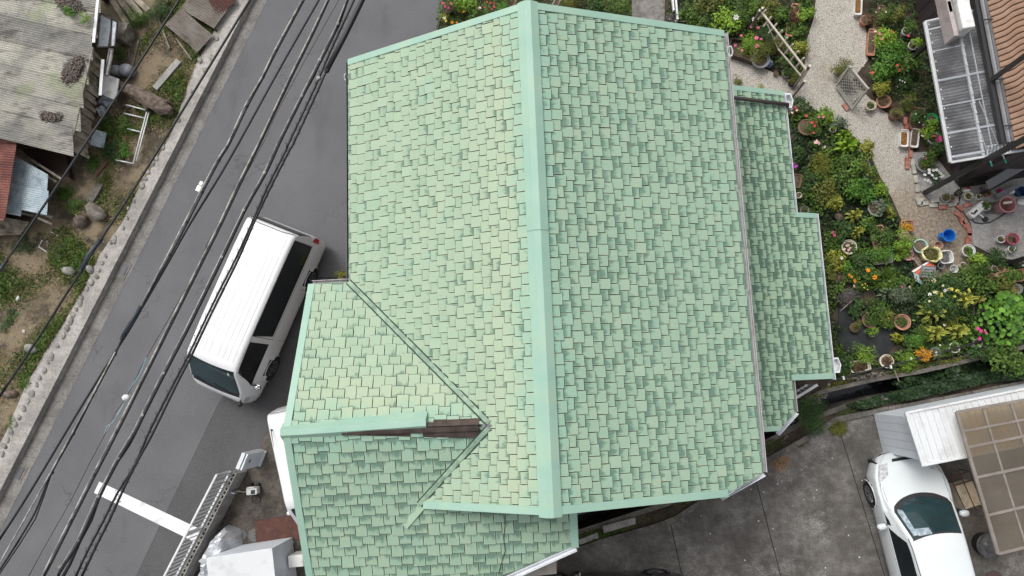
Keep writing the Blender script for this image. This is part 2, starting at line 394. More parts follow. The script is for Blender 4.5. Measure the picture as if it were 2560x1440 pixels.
# gutter slabs along the road: a child slab per joint
KW = pts([(800,-320),(636,0),(453,360),(270,720),(87,1080),(0,1252),(-150,1550)])
def lerp_poly(L, n):
    P = [Vector(p) for p in L]; d = [0]
    for i in range(1, len(P)): d.append(d[-1]+(P[i]-P[i-1]).length)
    out = []
    for k in range(n+1):
        s = d[-1]*k/n; i = max(j for j in range(len(P)) if d[j] <= s+1e-9); i = min(i, len(P)-2)
        out.append(P[i]+(P[i+1]-P[i])*((s-d[i])/(d[i+1]-d[i])))
    return out
g = structure('gutter', MB().prism(KW+RW[::-1], -.05, -.012), m_ditch)
N = 20; A, B = lerp_poly(KW, N), lerp_poly(RW, N)
for i in range(N):
    e = .007/((A[i+1]-A[i]).length)
    a0, a1, b0, b1 = A[i].lerp(A[i+1], e), A[i].lerp(A[i+1], 1-e), B[i].lerp(B[i+1], e), B[i].lerp(B[i+1], 1-e)
    q = [a0.lerp(b0,.02), b0.lerp(a0,.01), b1.lerp(a1,.01), a1.lerp(b1,.02)]; m = [a0.lerp(b0,.45), a1.lerp(b1,.45)]
    j = random.uniform(-.003,.003)
    MB().add([(*q[0],-.002+j),(*m[0],-.010+j),(*q[1],.004+j),(*q[2],.004+j),(*m[1],-.010+j),(*q[3],-.002+j)], [(0,1,4,5),(1,2,3,4)]).build('gutter_slab', m_gutter, g)
# raised kerb wall with river stones along its outer edge
WW = pts([(740,-320),(578,-5),(527,88),(487,160),(469,207),(427,332),(390,397),(345,470),(300,560),(245,640),(200,735),(155,810),(107,885),(62,962),(15,1075),(-40,1180),(-180,1460)], .2)
kw = structure('kerb_wall', MB().prism(WW+KW[::-1], -.05, .16), m_kerb)
Nk = 22; A, B = lerp_poly(KW, Nk), None
wwv = [Vector(p) for p in WW]
for i in range(Nk):                                     # the kerb stones on the road side, each its own
    t = (A[i+1]-A[i]).normalized(); n = Vector((-t.y, t.x)); 
    if n.x > 0: n = -n
    p0, p1 = A[i]+t*.012, A[i+1]-t*.012; j = random.uniform(0,.006)
    MB().hexa([(*(p0+n*-.01),.0),(*(p0+n*.17),.0),(*(p1+n*.17),.0),(*(p1+n*-.01),.0)], [(*(p0+n*.006),.178+j),(*(p0+n*.17),.178+j),(*(p1+n*.17),.178+j),(*(p1+n*.006),.178+j)]).build('kerb_stone', m_kerb, kw)
def rock(c, rx, ry, rz, name, mat, parent=None, seed=0, sub=2, rot=None):
    bmv, bmf = ICO
    r = np.random.default_rng(seed); v = np.array(bmv); k = r.normal(size=(4,3)); 
    disp = 1+.10*np.sin(v@k[0]*2.0+1)+.08*np.sin(v@k[1]*3.1)
    v = v*disp[:,None]*np.array([rx,ry,rz]); a = r.uniform(0,6.28) if rot is None else rot; ca, sa = math.cos(a), math.sin(a)
    x = v[:,0]*ca-v[:,1]*sa+c[0]; y = v[:,0]*sa+v[:,1]*ca+c[1]; z = v[:,2]+c[2]
    mb = MB(); mb.add(list(zip(x.tolist(), y.tolist(), z.tolist())), bmf)
    return mb.build(name, mat, parent, smooth=True)
import bmesh
_b = bmesh.new(); bmesh.ops.create_icosphere(_b, subdivisions=2, radius=1); ICO = ([tuple(v.co) for v in _b.verts], [tuple(v.index for v in f.verts) for f in _b.faces]); _b.free()
_b = bmesh.new(); bmesh.ops.create_icosphere(_b, subdivisions=1, radius=1); ICO1 = ([tuple(v.co) for v in _b.verts], [tuple(v.index for v in f.verts) for f in _b.faces]); _b.free()
SP = [(527,30),(560,8),(585,4),(515,105),(540,95),(530,145),(500,150),(512,175),(478,228),(445,300),(407,366),(391,392),(383,409),(370,430),(362,445),(355,465),(335,502),(320,520),(318,545),(308,570),(285,598),(277,606),(264,640),(255,657),(247,675),(240,690),(228,705),(217,722),(203,745),(199,756),(190,773),(181,787),(176,801),(167,820),(158,838),(143,864),(128,893),(118,905),(111,926),(98,944),(92,962),(79,984),(69,1003),(58,1022),(48,1044),(38,1060),(26,1080),(18,1100),(10,1115),(6,1135)]
for i, (a, b) in enumerate(SP):
    p = at(a, b, .17); r = random.uniform(.055,.10)
    rock((p.x, p.y, .165), r*random.uniform(1.0,1.5), r*random.uniform(.7,1.0), random.uniform(.03,.05), 'stone', m_stone, kw, i, rot=-1.1+random.uniform(-.5,.5))
# drain grates
for k, (a, b) in enumerate([(309,676),(49,1183)]):
    p = at(a, b, .0); d = (Vector(pts([(270,720)])[0])-Vector(pts([(453,360)])[0])).normalized(); an = math.atan2(d.y, d.x)
    gr = empty('drain_grate', (p.x, p.y, .005), ['grey steel drain grate in the gutter level with the white van', 'grey steel drain grate with brown litter near the end of the gutter'][k], 'drain grate', 'drain grates in the gutter')
    MB().box((p.x,p.y,-.001), .50, .30, .012, an).build('rim', m_gutter, gr)
    MB().box((p.x,p.y,.0115), .34, .19, .004, an).build('pit', m_blackplastic, gr)
    for i in range(8):
        s = (i-3.5)*.042; MB().box((p.x+d.x*s, p.y+d.y*s, .016), .018, .18, .012, an).build('bar', m_gutterdark, gr)
# painted stop line
q = pts([(248,1204),(501,1323),(487,1355),(235,1232)], .004)
structure('road_marking', MB().add([(x,y,.004) for x,y in q], [(3,2,1,0)]), m_marking)
# verge on the far side of the road
vg = WW+[(-75,-60),(-75,70)]
structure('verge', MB().prism(vg, -.05, .13), m_verge)

# parking lot: slabs with open joints, kerb, planting strip
lotp = [Vector(p) for p in offset(LC, -.12)]
J = [[Vector(p) for p in pts(L)] for L in ([(1660,1240),(1680,1327),(1705,1440),(1760,1700)], [(1880,1170),(1901,1244),(1950,1440),(2010,1700)], [(2070,1000),(2103,1090),(2130,1193),(2197,1440),(2260,1700)])]
structure('parking_lot', MB().prism([tuple(p) for p in lotp]+[(75,-75),(-75,-75)], -.1, -.024), m_rubber)
def cutpoly(poly, p, d, keep, gap):                    # half-plane clip of an xy polygon
    n = Vector((-d.y, d.x))*keep; out = []
    for i in range(len(poly)):
        a, b = poly[i], poly[(i+1)%len(poly)]; sa, sb = (a-p).dot(n)-gap, (b-p).dot(n)-gap
        if sa >= 0: out.append(a)
        if sa*sb < 0: out.append(a+(b-a)*(sa/(sa-sb)))
    return out
full = lotp+[Vector((60,-60)), Vector((-60,-60))]
lot = bpy.data.objects['parking_lot']
bounds = [None]+J+[None]
for i in range(4):
    po = full
    if bounds[i]: d = (bounds[i][2]-bounds[i][0]).normalized(); po = cutpoly(po, bounds[i][1], d, 1, .010)
    if bounds[i+1]: d = (bounds[i+1][2]-bounds[i+1][0]).normalized(); po = cutpoly(po, bounds[i+1][1], d, -1, .010)
    MB().prism([tuple(p) for p in po], -.05, 0.0).build('concrete_slab', m_lot, lot)
kb = MB(); o3 = offset(LC, -.13)
kroot = None
pl = [Vector(p) for p in LC]
kr = structure('lot_kerb', MB().prism(offset(LC,-.004)+offset(LC,-.126)[::-1], -.3, .045), m_ditch)
L2 = lerp_poly(LC[1:-1], 20)
for i in range(20):
    t = (L2[i+1]-L2[i]).normalized(); n = Vector((t.y, -t.x)); p0, p1 = L2[i]+t*.006, L2[i+1]-t*.006; j = random.uniform(-.008,.008)
    MB().hexa([(*p0,-.1),(*(p0+n*.13),-.1),(*(p1+n*.13),-.1),(*p1,-.1)][::-1], [(*p0,.08+j),(*(p0+n*.13),.08+j),(*(p1+n*.13),.08+j),(*p1,.08+j)][::-1]).build('kerb_stone', m_ditch, kr)
for k, (L, lb) in enumerate([([(1446,1350),(1494,1331),(1497,1345),(1450,1362)], 'pale concrete slab tucked against the lot kerb beside the annex roof corner'),
              ([(1506,1315),(1588,1293),(1590,1310),(1510,1333)], 'pale mossy concrete slab second from the annex roof corner on the planted strip')]):
    o = MB().prism(pts(L,.06), -.03, .06).build('paving_slab', m_block, bevel=.008); tag(o, lb, 'paving slab', 'paving slabs on the ditch strip')

# garden: gravel path, patio, concrete path to the back door
GP = [(2085,-120),(2040,0),(2035,45),(2017,100),(2012,160),(2000,205),(1960,195),(1900,165),(1830,140),(1800,140),(1800,235),(1960,244),(2000,255),(2060,286),(2120,325),(2172,378),(2200,440),(2232,500),(2258,560),(2275,600),(2285,650),(2310,690),(2395,700),(2425,660),(2432,610),(2425,560),(2395,512),(2330,508),(2290,470),(2276,390),(2262,312),(2225,290),(2190,262),(2130,200),(2170,150),(2172,100),(2158,50),(2150,0),(2160,-120)]
structure('gravel_path', MB().prism(pts(GP), -.05, .0), m_gravel)
PT = [(2405,470),(2700,420),(2700,680),(2560,655),(2490,642),(2432,612),(2428,560),(2398,512)]
structure('patio', MB().prism(pts(PT), -.05, .012), m_patio)
structure('garden_path', MB().prism(pts([(1578,-160),(1580,120),(1660,120),(1665,-160)]), -.05, .02), m_path)
structure('house_path', MB().prism(pts([(2270,380),(2330,380),(2400,470),(2396,508),(2330,506),(2292,468)]), -.05, .006), m_patio)
# ------------------------------------------------------------------ the green-roofed house
TH, SC = .0445, 12.85
cth, sth = math.cos(TH), math.sin(TH)
XR, HW, YN, YS = -.0307*SC, .2932*SC, .5200*SC, -.1551*SC
ZR, ZE = 18.4-.8771*SC, 18.4-SC
SL = (ZR-ZE)/HW
ZA, VA, UW = 18.4-.9097*SC, -.0471*SC-.02, -.3828*SC
VE = VA+(ZA-ZE)/SL                                    # north eave of the annex
def P(u, v, z): return Vector((cth*u-sth*v, sth*u+cth*v, z))
def UV(x, y): return (cth*x+sth*y, -sth*x+cth*y)
def pix_plane(px, py, z0, u0, slope):                 # where a pixel's ray meets the plane z = z0 - slope*(u-u0)
    z = z0
    for _ in range(30):
        p = at(px, py, z); u, v = UV(p.x, p.y); z = z0-slope*(u-u0)
    return u, v
ZL = 3.2; UL0 = UV(*at2(1975,400,ZL))[0]
def lowp(px, py): return pix_plane(px, py, ZL, UL0, SL)
zl = lambda u: ZL-SL*(u-UL0)
house = empty('green_roof_house', P(0,2,0), 'two storey house with weathered mint green shingle roofs and a lower roof towards the garden', 'house')

def shinglemat():
    t = NT('green_shingle')
    def uv(n): x = t.n('ShaderNodeUVMap'); x.uv_map = n; return x.outputs[0]
    tab, rnd, st = uv('tab'), uv('rnd'), uv('st')
    s1 = t.n('ShaderNodeSeparateXYZ'); t.l(tab, s1.inputs[0]); tu, tv = s1.outputs[0], s1.outputs[1]
    s2 = t.n('ShaderNodeSeparateXYZ'); t.l(rnd, s2.inputs[0]); rr, sl_ = s2.outputs[0], s2.outputs[1]
    # slope code: 0..1, how worn; the paint has yellowed most along the ridge of the paler slopes and was touched up in aqua here and there
    s3_ = t.n('ShaderNodeSeparateXYZ'); t.l(st, s3_.inputs[0]); stv = s3_.outputs[1]
    big = t.noise(.7, 4, .6, st); mid = t.noise(3.2, 4, .6, st); fine = t.noise(60, 3, .65, st)
    base = t.mix(rr, (.325,.420,.305), (.275,.370,.268))
    base = t.mix(t.ramp(sl_, .22, .42), base, t.mix(rr, (.285,.400,.295), (.235,.350,.260)))
    dist = t.math('ADD', stv, t.math('MULTIPLY', t.math('ADD', big, mid), 1.3))
    yl = t.math('MULTIPLY', t.math('ADD', t.math('MULTIPLY', t.ramp(dist, 3.0, 1.3), .42), t.math('MULTIPLY', t.ramp(big, .5, .75), .22)), t.ramp(sl_, .34, .2))
    k = t.mix(yl, base, (.440,.480,.325))
    k = t.mix(t.math('MULTIPLY', t.ramp(mid, .48, .68), .5), k, (.345,.420,.300))
    aq = t.math('MAXIMUM', t.math('MULTIPLY', t.ramp(t.noise(1.5, 3, .5, st), .56, .70), .35), t.math('MULTIPLY', t.ramp(dist, 2.0, 1.5), .65)); k = t.mix(aq, k, (.250,.415,.325))
    # weather streaks: torn patches running down the slope, stronger on the shorter and worn tabs
    mp = t.n('ShaderNodeMapping'); mp.inputs['Scale'].default_value = (11, 3.6, 1); t.l(st, mp.inputs['Vector'])
    sm = t.noise(1.0, 5, .62, mp.outputs[0], dist=.6); bl = t.noise(4.2, 3, .55, st)
    sc_ = t.math('ADD', t.math('ADD', t.math('MULTIPLY', sm, .62), t.math('MULTIPLY', bl, .30)), t.math('MULTIPLY', rr, .24))
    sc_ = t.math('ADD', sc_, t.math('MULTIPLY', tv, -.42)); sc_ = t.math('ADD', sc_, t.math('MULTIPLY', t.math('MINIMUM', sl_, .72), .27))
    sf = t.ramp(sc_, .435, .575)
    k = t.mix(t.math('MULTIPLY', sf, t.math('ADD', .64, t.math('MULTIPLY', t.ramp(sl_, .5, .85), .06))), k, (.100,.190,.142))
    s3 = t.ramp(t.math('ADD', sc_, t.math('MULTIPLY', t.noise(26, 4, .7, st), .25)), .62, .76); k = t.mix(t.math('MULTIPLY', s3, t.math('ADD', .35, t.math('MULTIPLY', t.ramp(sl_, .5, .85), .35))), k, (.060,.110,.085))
    # scattered lichen dots
    v = t.n('ShaderNodeTexVoronoi'); v.inputs['Scale'].default_value = 5.0; t.l(st, v.inputs['Vector'])
    dot = t.math('MULTIPLY', t.ramp(v.outputs['Distance'], .085, .05), t.ramp(t.noise(2.1, 2, .5, st), .60, .66)); k = t.mix(t.math('MULTIPLY', dot, .5), k, (.12,.16,.11))
    # paint worn pale along the arrises
    du = t.math('MINIMUM', tu, t.math('SUBTRACT', 1.0, tu)); dv = t.math('SUBTRACT', 1.0, tv); rim = t.math('MINIMUM', du, dv)
    rm = t.math('MULTIPLY', t.ramp(t.math('ADD', rim, t.math('MULTIPLY', mid, .05)), .085, .045), t.math('SUBTRACT', 1.0, t.math('MULTIPLY', sl_, .40)))
    k = t.mix(t.math('MULTIPLY', rm, .6), k, (.440,.515,.375))
    k = t.mix(1.0, k, t.mix(fine, (.86,)*3, (1.13,)*3), 'MULTIPLY'); k = t.mix(t.ramp(sl_, .6, .8), k, t.mix(1.0, k, (1.0,1.0,.96), 'MULTIPLY'))
    t.col(k); t.set(Roughness=.8); t.b.inputs['Specular IOR Level'].default_value = .25; t.bump(fine, .25, .006); return t.m
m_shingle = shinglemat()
m_shade = M('shingle_edge_shade', (.016,.032,.025), .9, c2=(.034,.060,.046), ns=9)  # on the tab bevels this dark colour paints in the shadow line round each shingle
m_trim = M('mint_trim', (.265,.425,.345), .5, c2=(.300,.455,.365), ns=1.3, dirt=((.34,.46,.33), 2.2, .5), grain=.08)
m_flash = M('worn_flashing', (.27,.38,.27), .55, c2=(.17,.26,.19), ns=6, dirt=((.10,.13,.10), 9, .6))

def clip_conv(poly, conv):                             # Sutherland-Hodgman, conv counter-clockwise
    out = poly
    for i in range(len(conv)):
        a, b = conv[i], conv[(i+1)%len(conv)]; nx, ny = -(b[1]-a[1]), b[0]-a[0]; L = math.hypot(nx, ny); nx /= L; ny /= L
        src, out = out, []
        for j in range(len(src)):
            p, q = src[j], src[(j+1)%len(src)]
            dp = (p[0]-a[0])*nx+(p[1]-a[1])*ny; dq = (q[0]-a[0])*nx+(q[1]-a[1])*ny
            if dp >= -1e-9: out.append(p)
            if (dp > 1e-9 and dq < -1e-9) or (dp < -1e-9 and dq > 1e-9):
                s = dp/(dp-dq); out.append((p[0]+(q[0]-p[0])*s, p[1]+(q[1]-p[1])*s))
        if len(out) < 3: return []
    return out
def ccw(p):
    a = sum(p[i][0]*p[(i+1)%len(p)][1]-p[(i+1)%len(p)][0]*p[i][1] for i in range(len(p)))
    return p if a > 0 else p[::-1]
# every slope: its frame (s along the eave, t down the slope), its convex outlines in (s,t)
COS = 1/math.sqrt(1+SL*SL); EXP = .184; TABW = .200
TABS = []                                              # (projected area, part, geometry)
def project(p):
    q = RC.transposed() @ (p-Vector((0,0,H))); return (1280+F*q.x/-q.z, 720-F*q.y/-q.z)
PAT = [[.025,.003,-.025],[.027,-.022,.002],[.022,.010,-.022]]
SLOPE_N = [0]
def slope(origin, sdir, tdir, outlines, wear, t_max, s_rng, buried=None, e=EXP, seed=1, t_first=0.0, TW=TABW):
    sid = SLOPE_N[0]; SLOPE_N[0] += 1
    r = random.Random(seed); n = sdir.cross(tdir); n = n if n.z > 0 else -n
    outlines = [ccw(o) for o in outlines]; ncourse = int((t_max-t_first)/e)+2
    for c in range(ncourse):
        tb = t_first+(c+1)*e; s = s_rng[0]-TW*3+(c%2)*1.5*TW+r.uniform(-.02,.02); k = 0; pat = PAT[0]
        while s < s_rng[1]:
            if k == 3: k = 0; pat = r.choice(PAT) if r.random() < .22 else PAT[0]
            wd = TW*r.uniform(.96,1.04); off = pat[k]+r.uniform(-.007,.007); k += 1
            s0, s1 = s+.0034, s+wd-.0034; s += wd
            t0, t1 = tb-e-.075, tb+off
            quad = ccw([(s0+r.uniform(-.002,.002), t0), (s0+r.uniform(-.002,.002), t1+r.uniform(-.005,.005)), (s1+r.uniform(-.002,.002), t1+r.uniform(-.005,.005)), (s1+r.uniform(-.002,.002), t0)])
            rv = min(1, max(0, .5-off*8+r.uniform(-.35,.35))); lift = r.uniform(.020,.030)
            for o in outlines:
                g = clip_conv(quad, o)
                if len(g) < 3: continue
                cs = sum(p[0] for p in g)/len(g); ct = sum(p[1] for p in g)/len(g)
                cen = origin+sdir*cs+tdir*ct
                if buried and buried(cen, g, origin, sdir, tdir): continue
                hh = lambda t_: .002+(t_-t0)/max(.05, t1-t0)*lift
                gi_ = [(a+(.004 if a < cs else -.004), b-(.026 if b > t1-.03 else 0)) for a, b in g]; top = [origin+sdir*a+tdir*b+n*hh(b) for a, b in gi_]
                bot = [origin+sdir*a+tdir*b-n*.004 for a, b in g]
                uvs = [((a-s0)/(s1-s0), min(1, max(0, (b-(tb-e))/(t1-(tb-e))))) for a, b in g]
                px = [project(p) for p in top]; ar = abs(sum(px[i][0]*px[(i+1)%len(px)][1]-px[(i+1)%len(px)][0]*px[i][1] for i in range(len(px))))/2
                mx = sum(p[0] for p in px)/len(px); my = sum(p[1] for p in px)/len(px)
                vis = 0 < mx < 2560 and 0 < my < 1440
                TABS.append((ar*((t1-(tb-e))/(t1-t0)) if vis else 0, top, bot, uvs, (rv, wear), [(a, b) for a, b in g], sid))
nE = P(1,0,0)-P(0,0,0); nN = P(0,1,0)-P(0,0,0)
tE = (nE*COS+Vector((0,0,-SL*COS))); tW = (-nE*COS+Vector((0,0,-SL*COS)))
tN = (nN*COS+Vector((0,0,-SL*COS))); tS = (-nN*COS+Vector((0,0,-SL*COS)))
LT = HW/COS
RID = P(XR, 0, ZR)
# chamfered south-east corner of the main roof
def st_main_e(px, py):
    u, v = pix_plane(px, py, ZR, XR, SL); return (v, (u-XR)/COS)
ch0, ch1 = st_main_e(1820,1236), st_main_e(1906,1182)
slope(RID, nN, tE, [[(YS,0.02),(YN,0.02),(YN,LT),(ch1[0],LT),(YS, ch0[1])]], .45, LT, (YS,YN), seed=3)
def annex_z(v): return ZA-SL*abs(v-VA)
def bury_w(cen, g, o, sd, td):
    # hidden below the annex roof
    n = 0
    for a, b in g:
        p = o+sd*a+td*b; u, v = UV(p.x, p.y)
        if u < XR-.5 and v < VE+.02 and annex_z(v) > p.z+.02: n += 1
    return n == len(g)
slope(RID, nN, tW, [[(YS,0.02),(YN,0.02),(YN,LT),(YS,LT)]], .10, LT, (YS,YN), bury_w, seed=5)
ARI = P(0, VA, ZA)
def main_w_z(u): return ZR-SL*abs(u-XR)
def bury_a(cen, g, o, sd, td):
    n = 0
    for a, b in g:
        p = o+sd*a+td*b; u, v = UV(p.x, p.y)
        if v > YS-.03 and main_w_z(u) > p.z+.02 and u < XR+HW: n += 1
    return n == len(g)
UE = UV(*at2(1440,1340,5.7))[0]                        # east end of the annex's south slope
LAN = (VE-VA)/SL*0+(VE-VA)/COS
slope(ARI, nE, tN, [[(UW,.02),(XR,.02),(XR,LAN),(UW,LAN)]], .05, LAN, (UW,XR), bury_a, .200, seed=8, TW=.214)
def st_annex(px, py):
    z = 5.6
    for _ in range(30):
        p = at(px, py, z); u, v = UV(p.x, p.y); z = ZA-SL*(VA-v)
    return (u, (VA-v)/COS)
a0, a1 = st_annex(1437,1364), st_annex(1250,1440)
far = 4.1; kk = (far-a0[1])/(a1[1]-a0[1]); a2 = (a0[0]+(a1[0]-a0[0])*kk, far)
slope(ARI, nE, tS, [[(UW,.02),(UE,.02),(UE,a0[1]),a2,(UW,far)]], .48, far, (UW,UE), bury_a, .208, seed=9, TW=.218)
# lower roof
lo = {k: lowp(*p) for k, p in dict(n0=(1825,224), n1=(1958,234), e1=(1990,537), e2=(2043,540), e3=(2082,948), s1=(1982,945), s2=(1988,1030), c1=(1950,1072), c0=(1905,1074)).items()}
UWALL = XR+HW-.55
zw = zl(UWALL); LOR = P(UWALL, 0, zw)
ls = lambda k: (lo[k][1], (lo[k][0]-UWALL)/COS)
E1 = (ls('n1')[1]+ls('e1')[1])/2; E2 = (ls('e2')[1]+ls('e3')[1])/2; VN, VS1, VS2, VC = ls('n1')[0], ls('e1')[0], ls('s1')[0], ls('c1')[0]
E3, VCH = (ls('s1')[1]+ls('s2')[1])/2, ls('s2')[0]; EC = ls('c1')[1]
OUT_L = [[(VS1,0),(VN,0),(VN,E1),(VS1,E1)], [(VS2,0),(VS1,0),(VS1,E2),(VS2,E2)], [(VC,0),(VS2,0),(VS2,E3),(VCH,E3),(VC,EC)]]
slope(LOR, nN, tE, OUT_L, .9, E2+.1, (VC,VN), seed=12)
# decks under the shingles
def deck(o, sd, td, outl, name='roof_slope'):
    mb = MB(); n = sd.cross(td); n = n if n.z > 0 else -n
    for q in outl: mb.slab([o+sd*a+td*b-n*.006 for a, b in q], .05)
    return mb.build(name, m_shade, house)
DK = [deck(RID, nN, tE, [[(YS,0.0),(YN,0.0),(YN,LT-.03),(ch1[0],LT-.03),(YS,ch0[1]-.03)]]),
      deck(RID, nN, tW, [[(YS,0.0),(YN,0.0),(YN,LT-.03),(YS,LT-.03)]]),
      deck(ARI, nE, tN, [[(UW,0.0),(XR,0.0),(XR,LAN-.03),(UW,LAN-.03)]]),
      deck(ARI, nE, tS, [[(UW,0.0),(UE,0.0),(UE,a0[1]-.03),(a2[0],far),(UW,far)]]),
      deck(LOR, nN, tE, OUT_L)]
# shingles: the 300 that show largest are objects, the rest one part
TABS.sort(key=lambda q: -q[0])
def tabmesh(name, items, parent):
    v, f, uv1, uv2, uv3, mi = [], [], [], [], [], []; og = ORG[parent.name]
    for ar, top, bot, uvs, rw, st, sid in items:
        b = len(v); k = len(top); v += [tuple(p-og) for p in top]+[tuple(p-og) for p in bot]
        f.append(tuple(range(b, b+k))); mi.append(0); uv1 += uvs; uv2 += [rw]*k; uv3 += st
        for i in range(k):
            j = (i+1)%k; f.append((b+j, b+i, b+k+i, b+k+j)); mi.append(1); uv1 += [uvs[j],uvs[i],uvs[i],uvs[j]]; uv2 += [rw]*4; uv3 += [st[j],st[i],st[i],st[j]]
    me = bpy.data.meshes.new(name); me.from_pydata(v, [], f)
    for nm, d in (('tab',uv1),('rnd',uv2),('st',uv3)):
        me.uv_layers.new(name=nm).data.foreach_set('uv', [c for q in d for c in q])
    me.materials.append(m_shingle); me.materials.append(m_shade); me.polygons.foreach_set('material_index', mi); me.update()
    nz = sum(p.normal.z for p in list(me.polygons)[:1])
    if nz < 0: me.flip_normals()
    return link_mesh(name, me, None, parent)
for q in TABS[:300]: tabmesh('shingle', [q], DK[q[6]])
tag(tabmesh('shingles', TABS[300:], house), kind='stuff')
print('shingles', len(TABS))

# trims ---------------------------------------------------------------
def Q(u, v, up=0.0, side='E'): return P(u, v, ZR-SL*abs(u-XR)+up)
def strip(name, a, b, wd, dz, mat, inward, thick=.05, parent=None):   # flat metal strip along a->b, width towards 'inward'
    a, b = Vector(a), Vector(b); i = Vector(inward).normalized()*wd
    up = Vector((0,0,dz)); return MB().slab([a+up, b+up, b+i+up, a+i+up], thick).build(name, mat, parent or house)
for u1, nm in ((XR+HW, 'E'), (XR-HW, 'W')):
    strip('verge_trim', Q(XR,YN+.06), Q(u1,YN+.06), .13, .035, m_trim, -nN, .09)
e_c = P(XR+ch0[1]*COS, YS-.04, ZR-SL*ch0[1]*COS)
strip('verge_trim', Q(XR,YS-.05), e_c, .13, .035, m_trim, nN, .12)
strip('verge_trim', Q(XR,YS-.05), Q(XR-2.25,YS-.05), .13, .035, m_trim, nN, .12)
def AQ(u, v, up=0.0): return P(u, v, ZA-SL*abs(v-VA)+up)
strip('verge_trim', AQ(UW-.05,VA), AQ(UW-.05,VE), .13, .035, m_trim, nE, .10)
strip('verge_trim', AQ(UW-.05,VA), AQ(UW-.05,VA-far*COS), .13, .035, m_trim, nE, .10)
strip('verge_trim', AQ(UE+.04,VA-1.2), AQ(UE+.04,VA-a0[1]*COS-.03), .13, .035, m_trim, -nE, .10)
def LQ(t, v, up=0.0): return LOR+nN*v+tE*t+Vector((0,0,up))
strip('verge_trim', LQ(0,VN+.05), LQ(E1,VN+.05), .11, .030, m_trim, -nN, .08)
strip('verge_trim', LQ(E1-.02,VS1+.05), LQ(E2,VS1+.05), .11, .032, m_trim, -nN, .08)
strip('verge_trim', LQ(E3-.02,VS2-.05), LQ(E2,VS2-.05), .12, .032, m_trim, nN, .10)
strip('verge_trim', LQ(0,VC-.04), LQ(EC,VC-.04), .10, .030, m_trim, nN, .08)
# ridge caps in lengths, each lapped over the next
def cap(name, p0, p1, side, drop, h, wtop=.055, wside=.185, mat=None, zoff=0.0):
    p0, p1 = Vector(p0), Vector(p1); s = Vector(side)
    prof = [(-wside, -drop-.04), (-wside, -drop+.012), (-wtop, h), (wtop, h), (wside, -drop+.012), (wside, -drop-.04)]
    A = [p0+s*a+Vector((0,0,b+zoff)) for a, b in prof]; B = [p1+s*a+Vector((0,0,b+zoff)) for a, b in prof]
    k = len(prof); return MB().add(A+B, [(i, i+1, k+i+1, k+i) for i in range(k-1)]+[tuple(range(k-1,-1,-1)), tuple(range(k,2*k))]).build(name, mat or m_trim, house)
vb = [YN+.08, 4.70, 2.62, .62, YS-.065]
for i in range(4): cap('ridge_cap', P(XR,vb[i],ZR), P(XR,vb[i+1]-.02,ZR), nE, .185*SL-.02, .034, zoff=.012*(i%2))
# annex ridge: bare boards where the last cap has slid off
xe = XR-(ZR-ZA)/SL-.04
for s in (.052,-.052):
    MB().slab([AQ(UW+1.0,VA+s+.035*math.copysign(1,s),.055), AQ(xe-.12,VA+s+.035*math.copysign(1,s),.055), AQ(xe-.12,VA+s-.035*math.copysign(1,s),.062), AQ(UW+1.0,VA+s-.035*math.copysign(1,s),.062)], .05).build('ridge_board', m_darkwood, house)
    MB().slab([AQ(xe-.9,VA+s*2.1+.03*math.copysign(1,s),.02), AQ(xe-.05,VA+s*2.1+.03*math.copysign(1,s),.02), AQ(xe-.05,VA+s*2.1-.03*math.copysign(1,s),.03), AQ(xe-.9,VA+s*2.1-.03*math.copysign(1,s),.03)], .02).build('ridge_board', m_darkwood, house)
MB().slab([AQ(xe-.10,VA+.13,.03),AQ(xe+.10,VA,.075),AQ(xe-.10,VA-.13,.03)], .02).build('ridge_end_flashing', m_gutterdark, house)
MB().slab([AQ(UW+.8,VA-.05,.02),AQ(xe-.1,VA-.05,.02),AQ(xe-.1,VA-.22,.03),AQ(UW+.8,VA-.07,.02)], .015).build('ridge_underlay', m_darkwood, house)
u1 = UV(*at2(1066,1058,6.75))[0]
cap('ridge_cap', P(UW-.08,VA,ZA), P(UW+.52,VA+.012,ZA), nN, .14, .055, mat=m_trim)
cap('ridge_cap', P(UW+.50,VA+.015,ZA+.006), P(u1,VA+.085,ZA+.03), nN, .13, .055, mat=m_trim)
# valleys
def valley(a, b, name='valley_flashing', wd=.085, mat=None):
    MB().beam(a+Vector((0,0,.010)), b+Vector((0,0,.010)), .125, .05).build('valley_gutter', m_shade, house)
    return MB().beam(a+Vector((0,0,.022)), b+Vector((0,0,.022)), wd, .05).build(name, mat or m_flash, house, bevel=.012)
vtop = P(XR-(ZR-ZA)/SL+.03, VA+.03, ZA+.012)
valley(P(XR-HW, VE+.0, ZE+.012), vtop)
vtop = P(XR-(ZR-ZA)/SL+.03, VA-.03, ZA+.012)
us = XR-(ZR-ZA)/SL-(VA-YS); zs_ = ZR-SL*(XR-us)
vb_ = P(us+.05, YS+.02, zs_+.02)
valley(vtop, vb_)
ve0 = P(us+.08, YS+.03, zs_+.035); ve1 = P(us-.30, YS-.36, zs_-.14)
d_ = (ve1-ve0).normalized(); n_ = Vector((-d_.y, d_.x, 0)).normalized()
MB().slab([ve0-n_*.07, ve0+n_*.10, ve1+n_*.10, ve1-n_*.07], .03).build('valley_end', M('valley_end_paint', (.32,.45,.32), .6, dirt=((.20,.29,.21), 5, .5)), house)
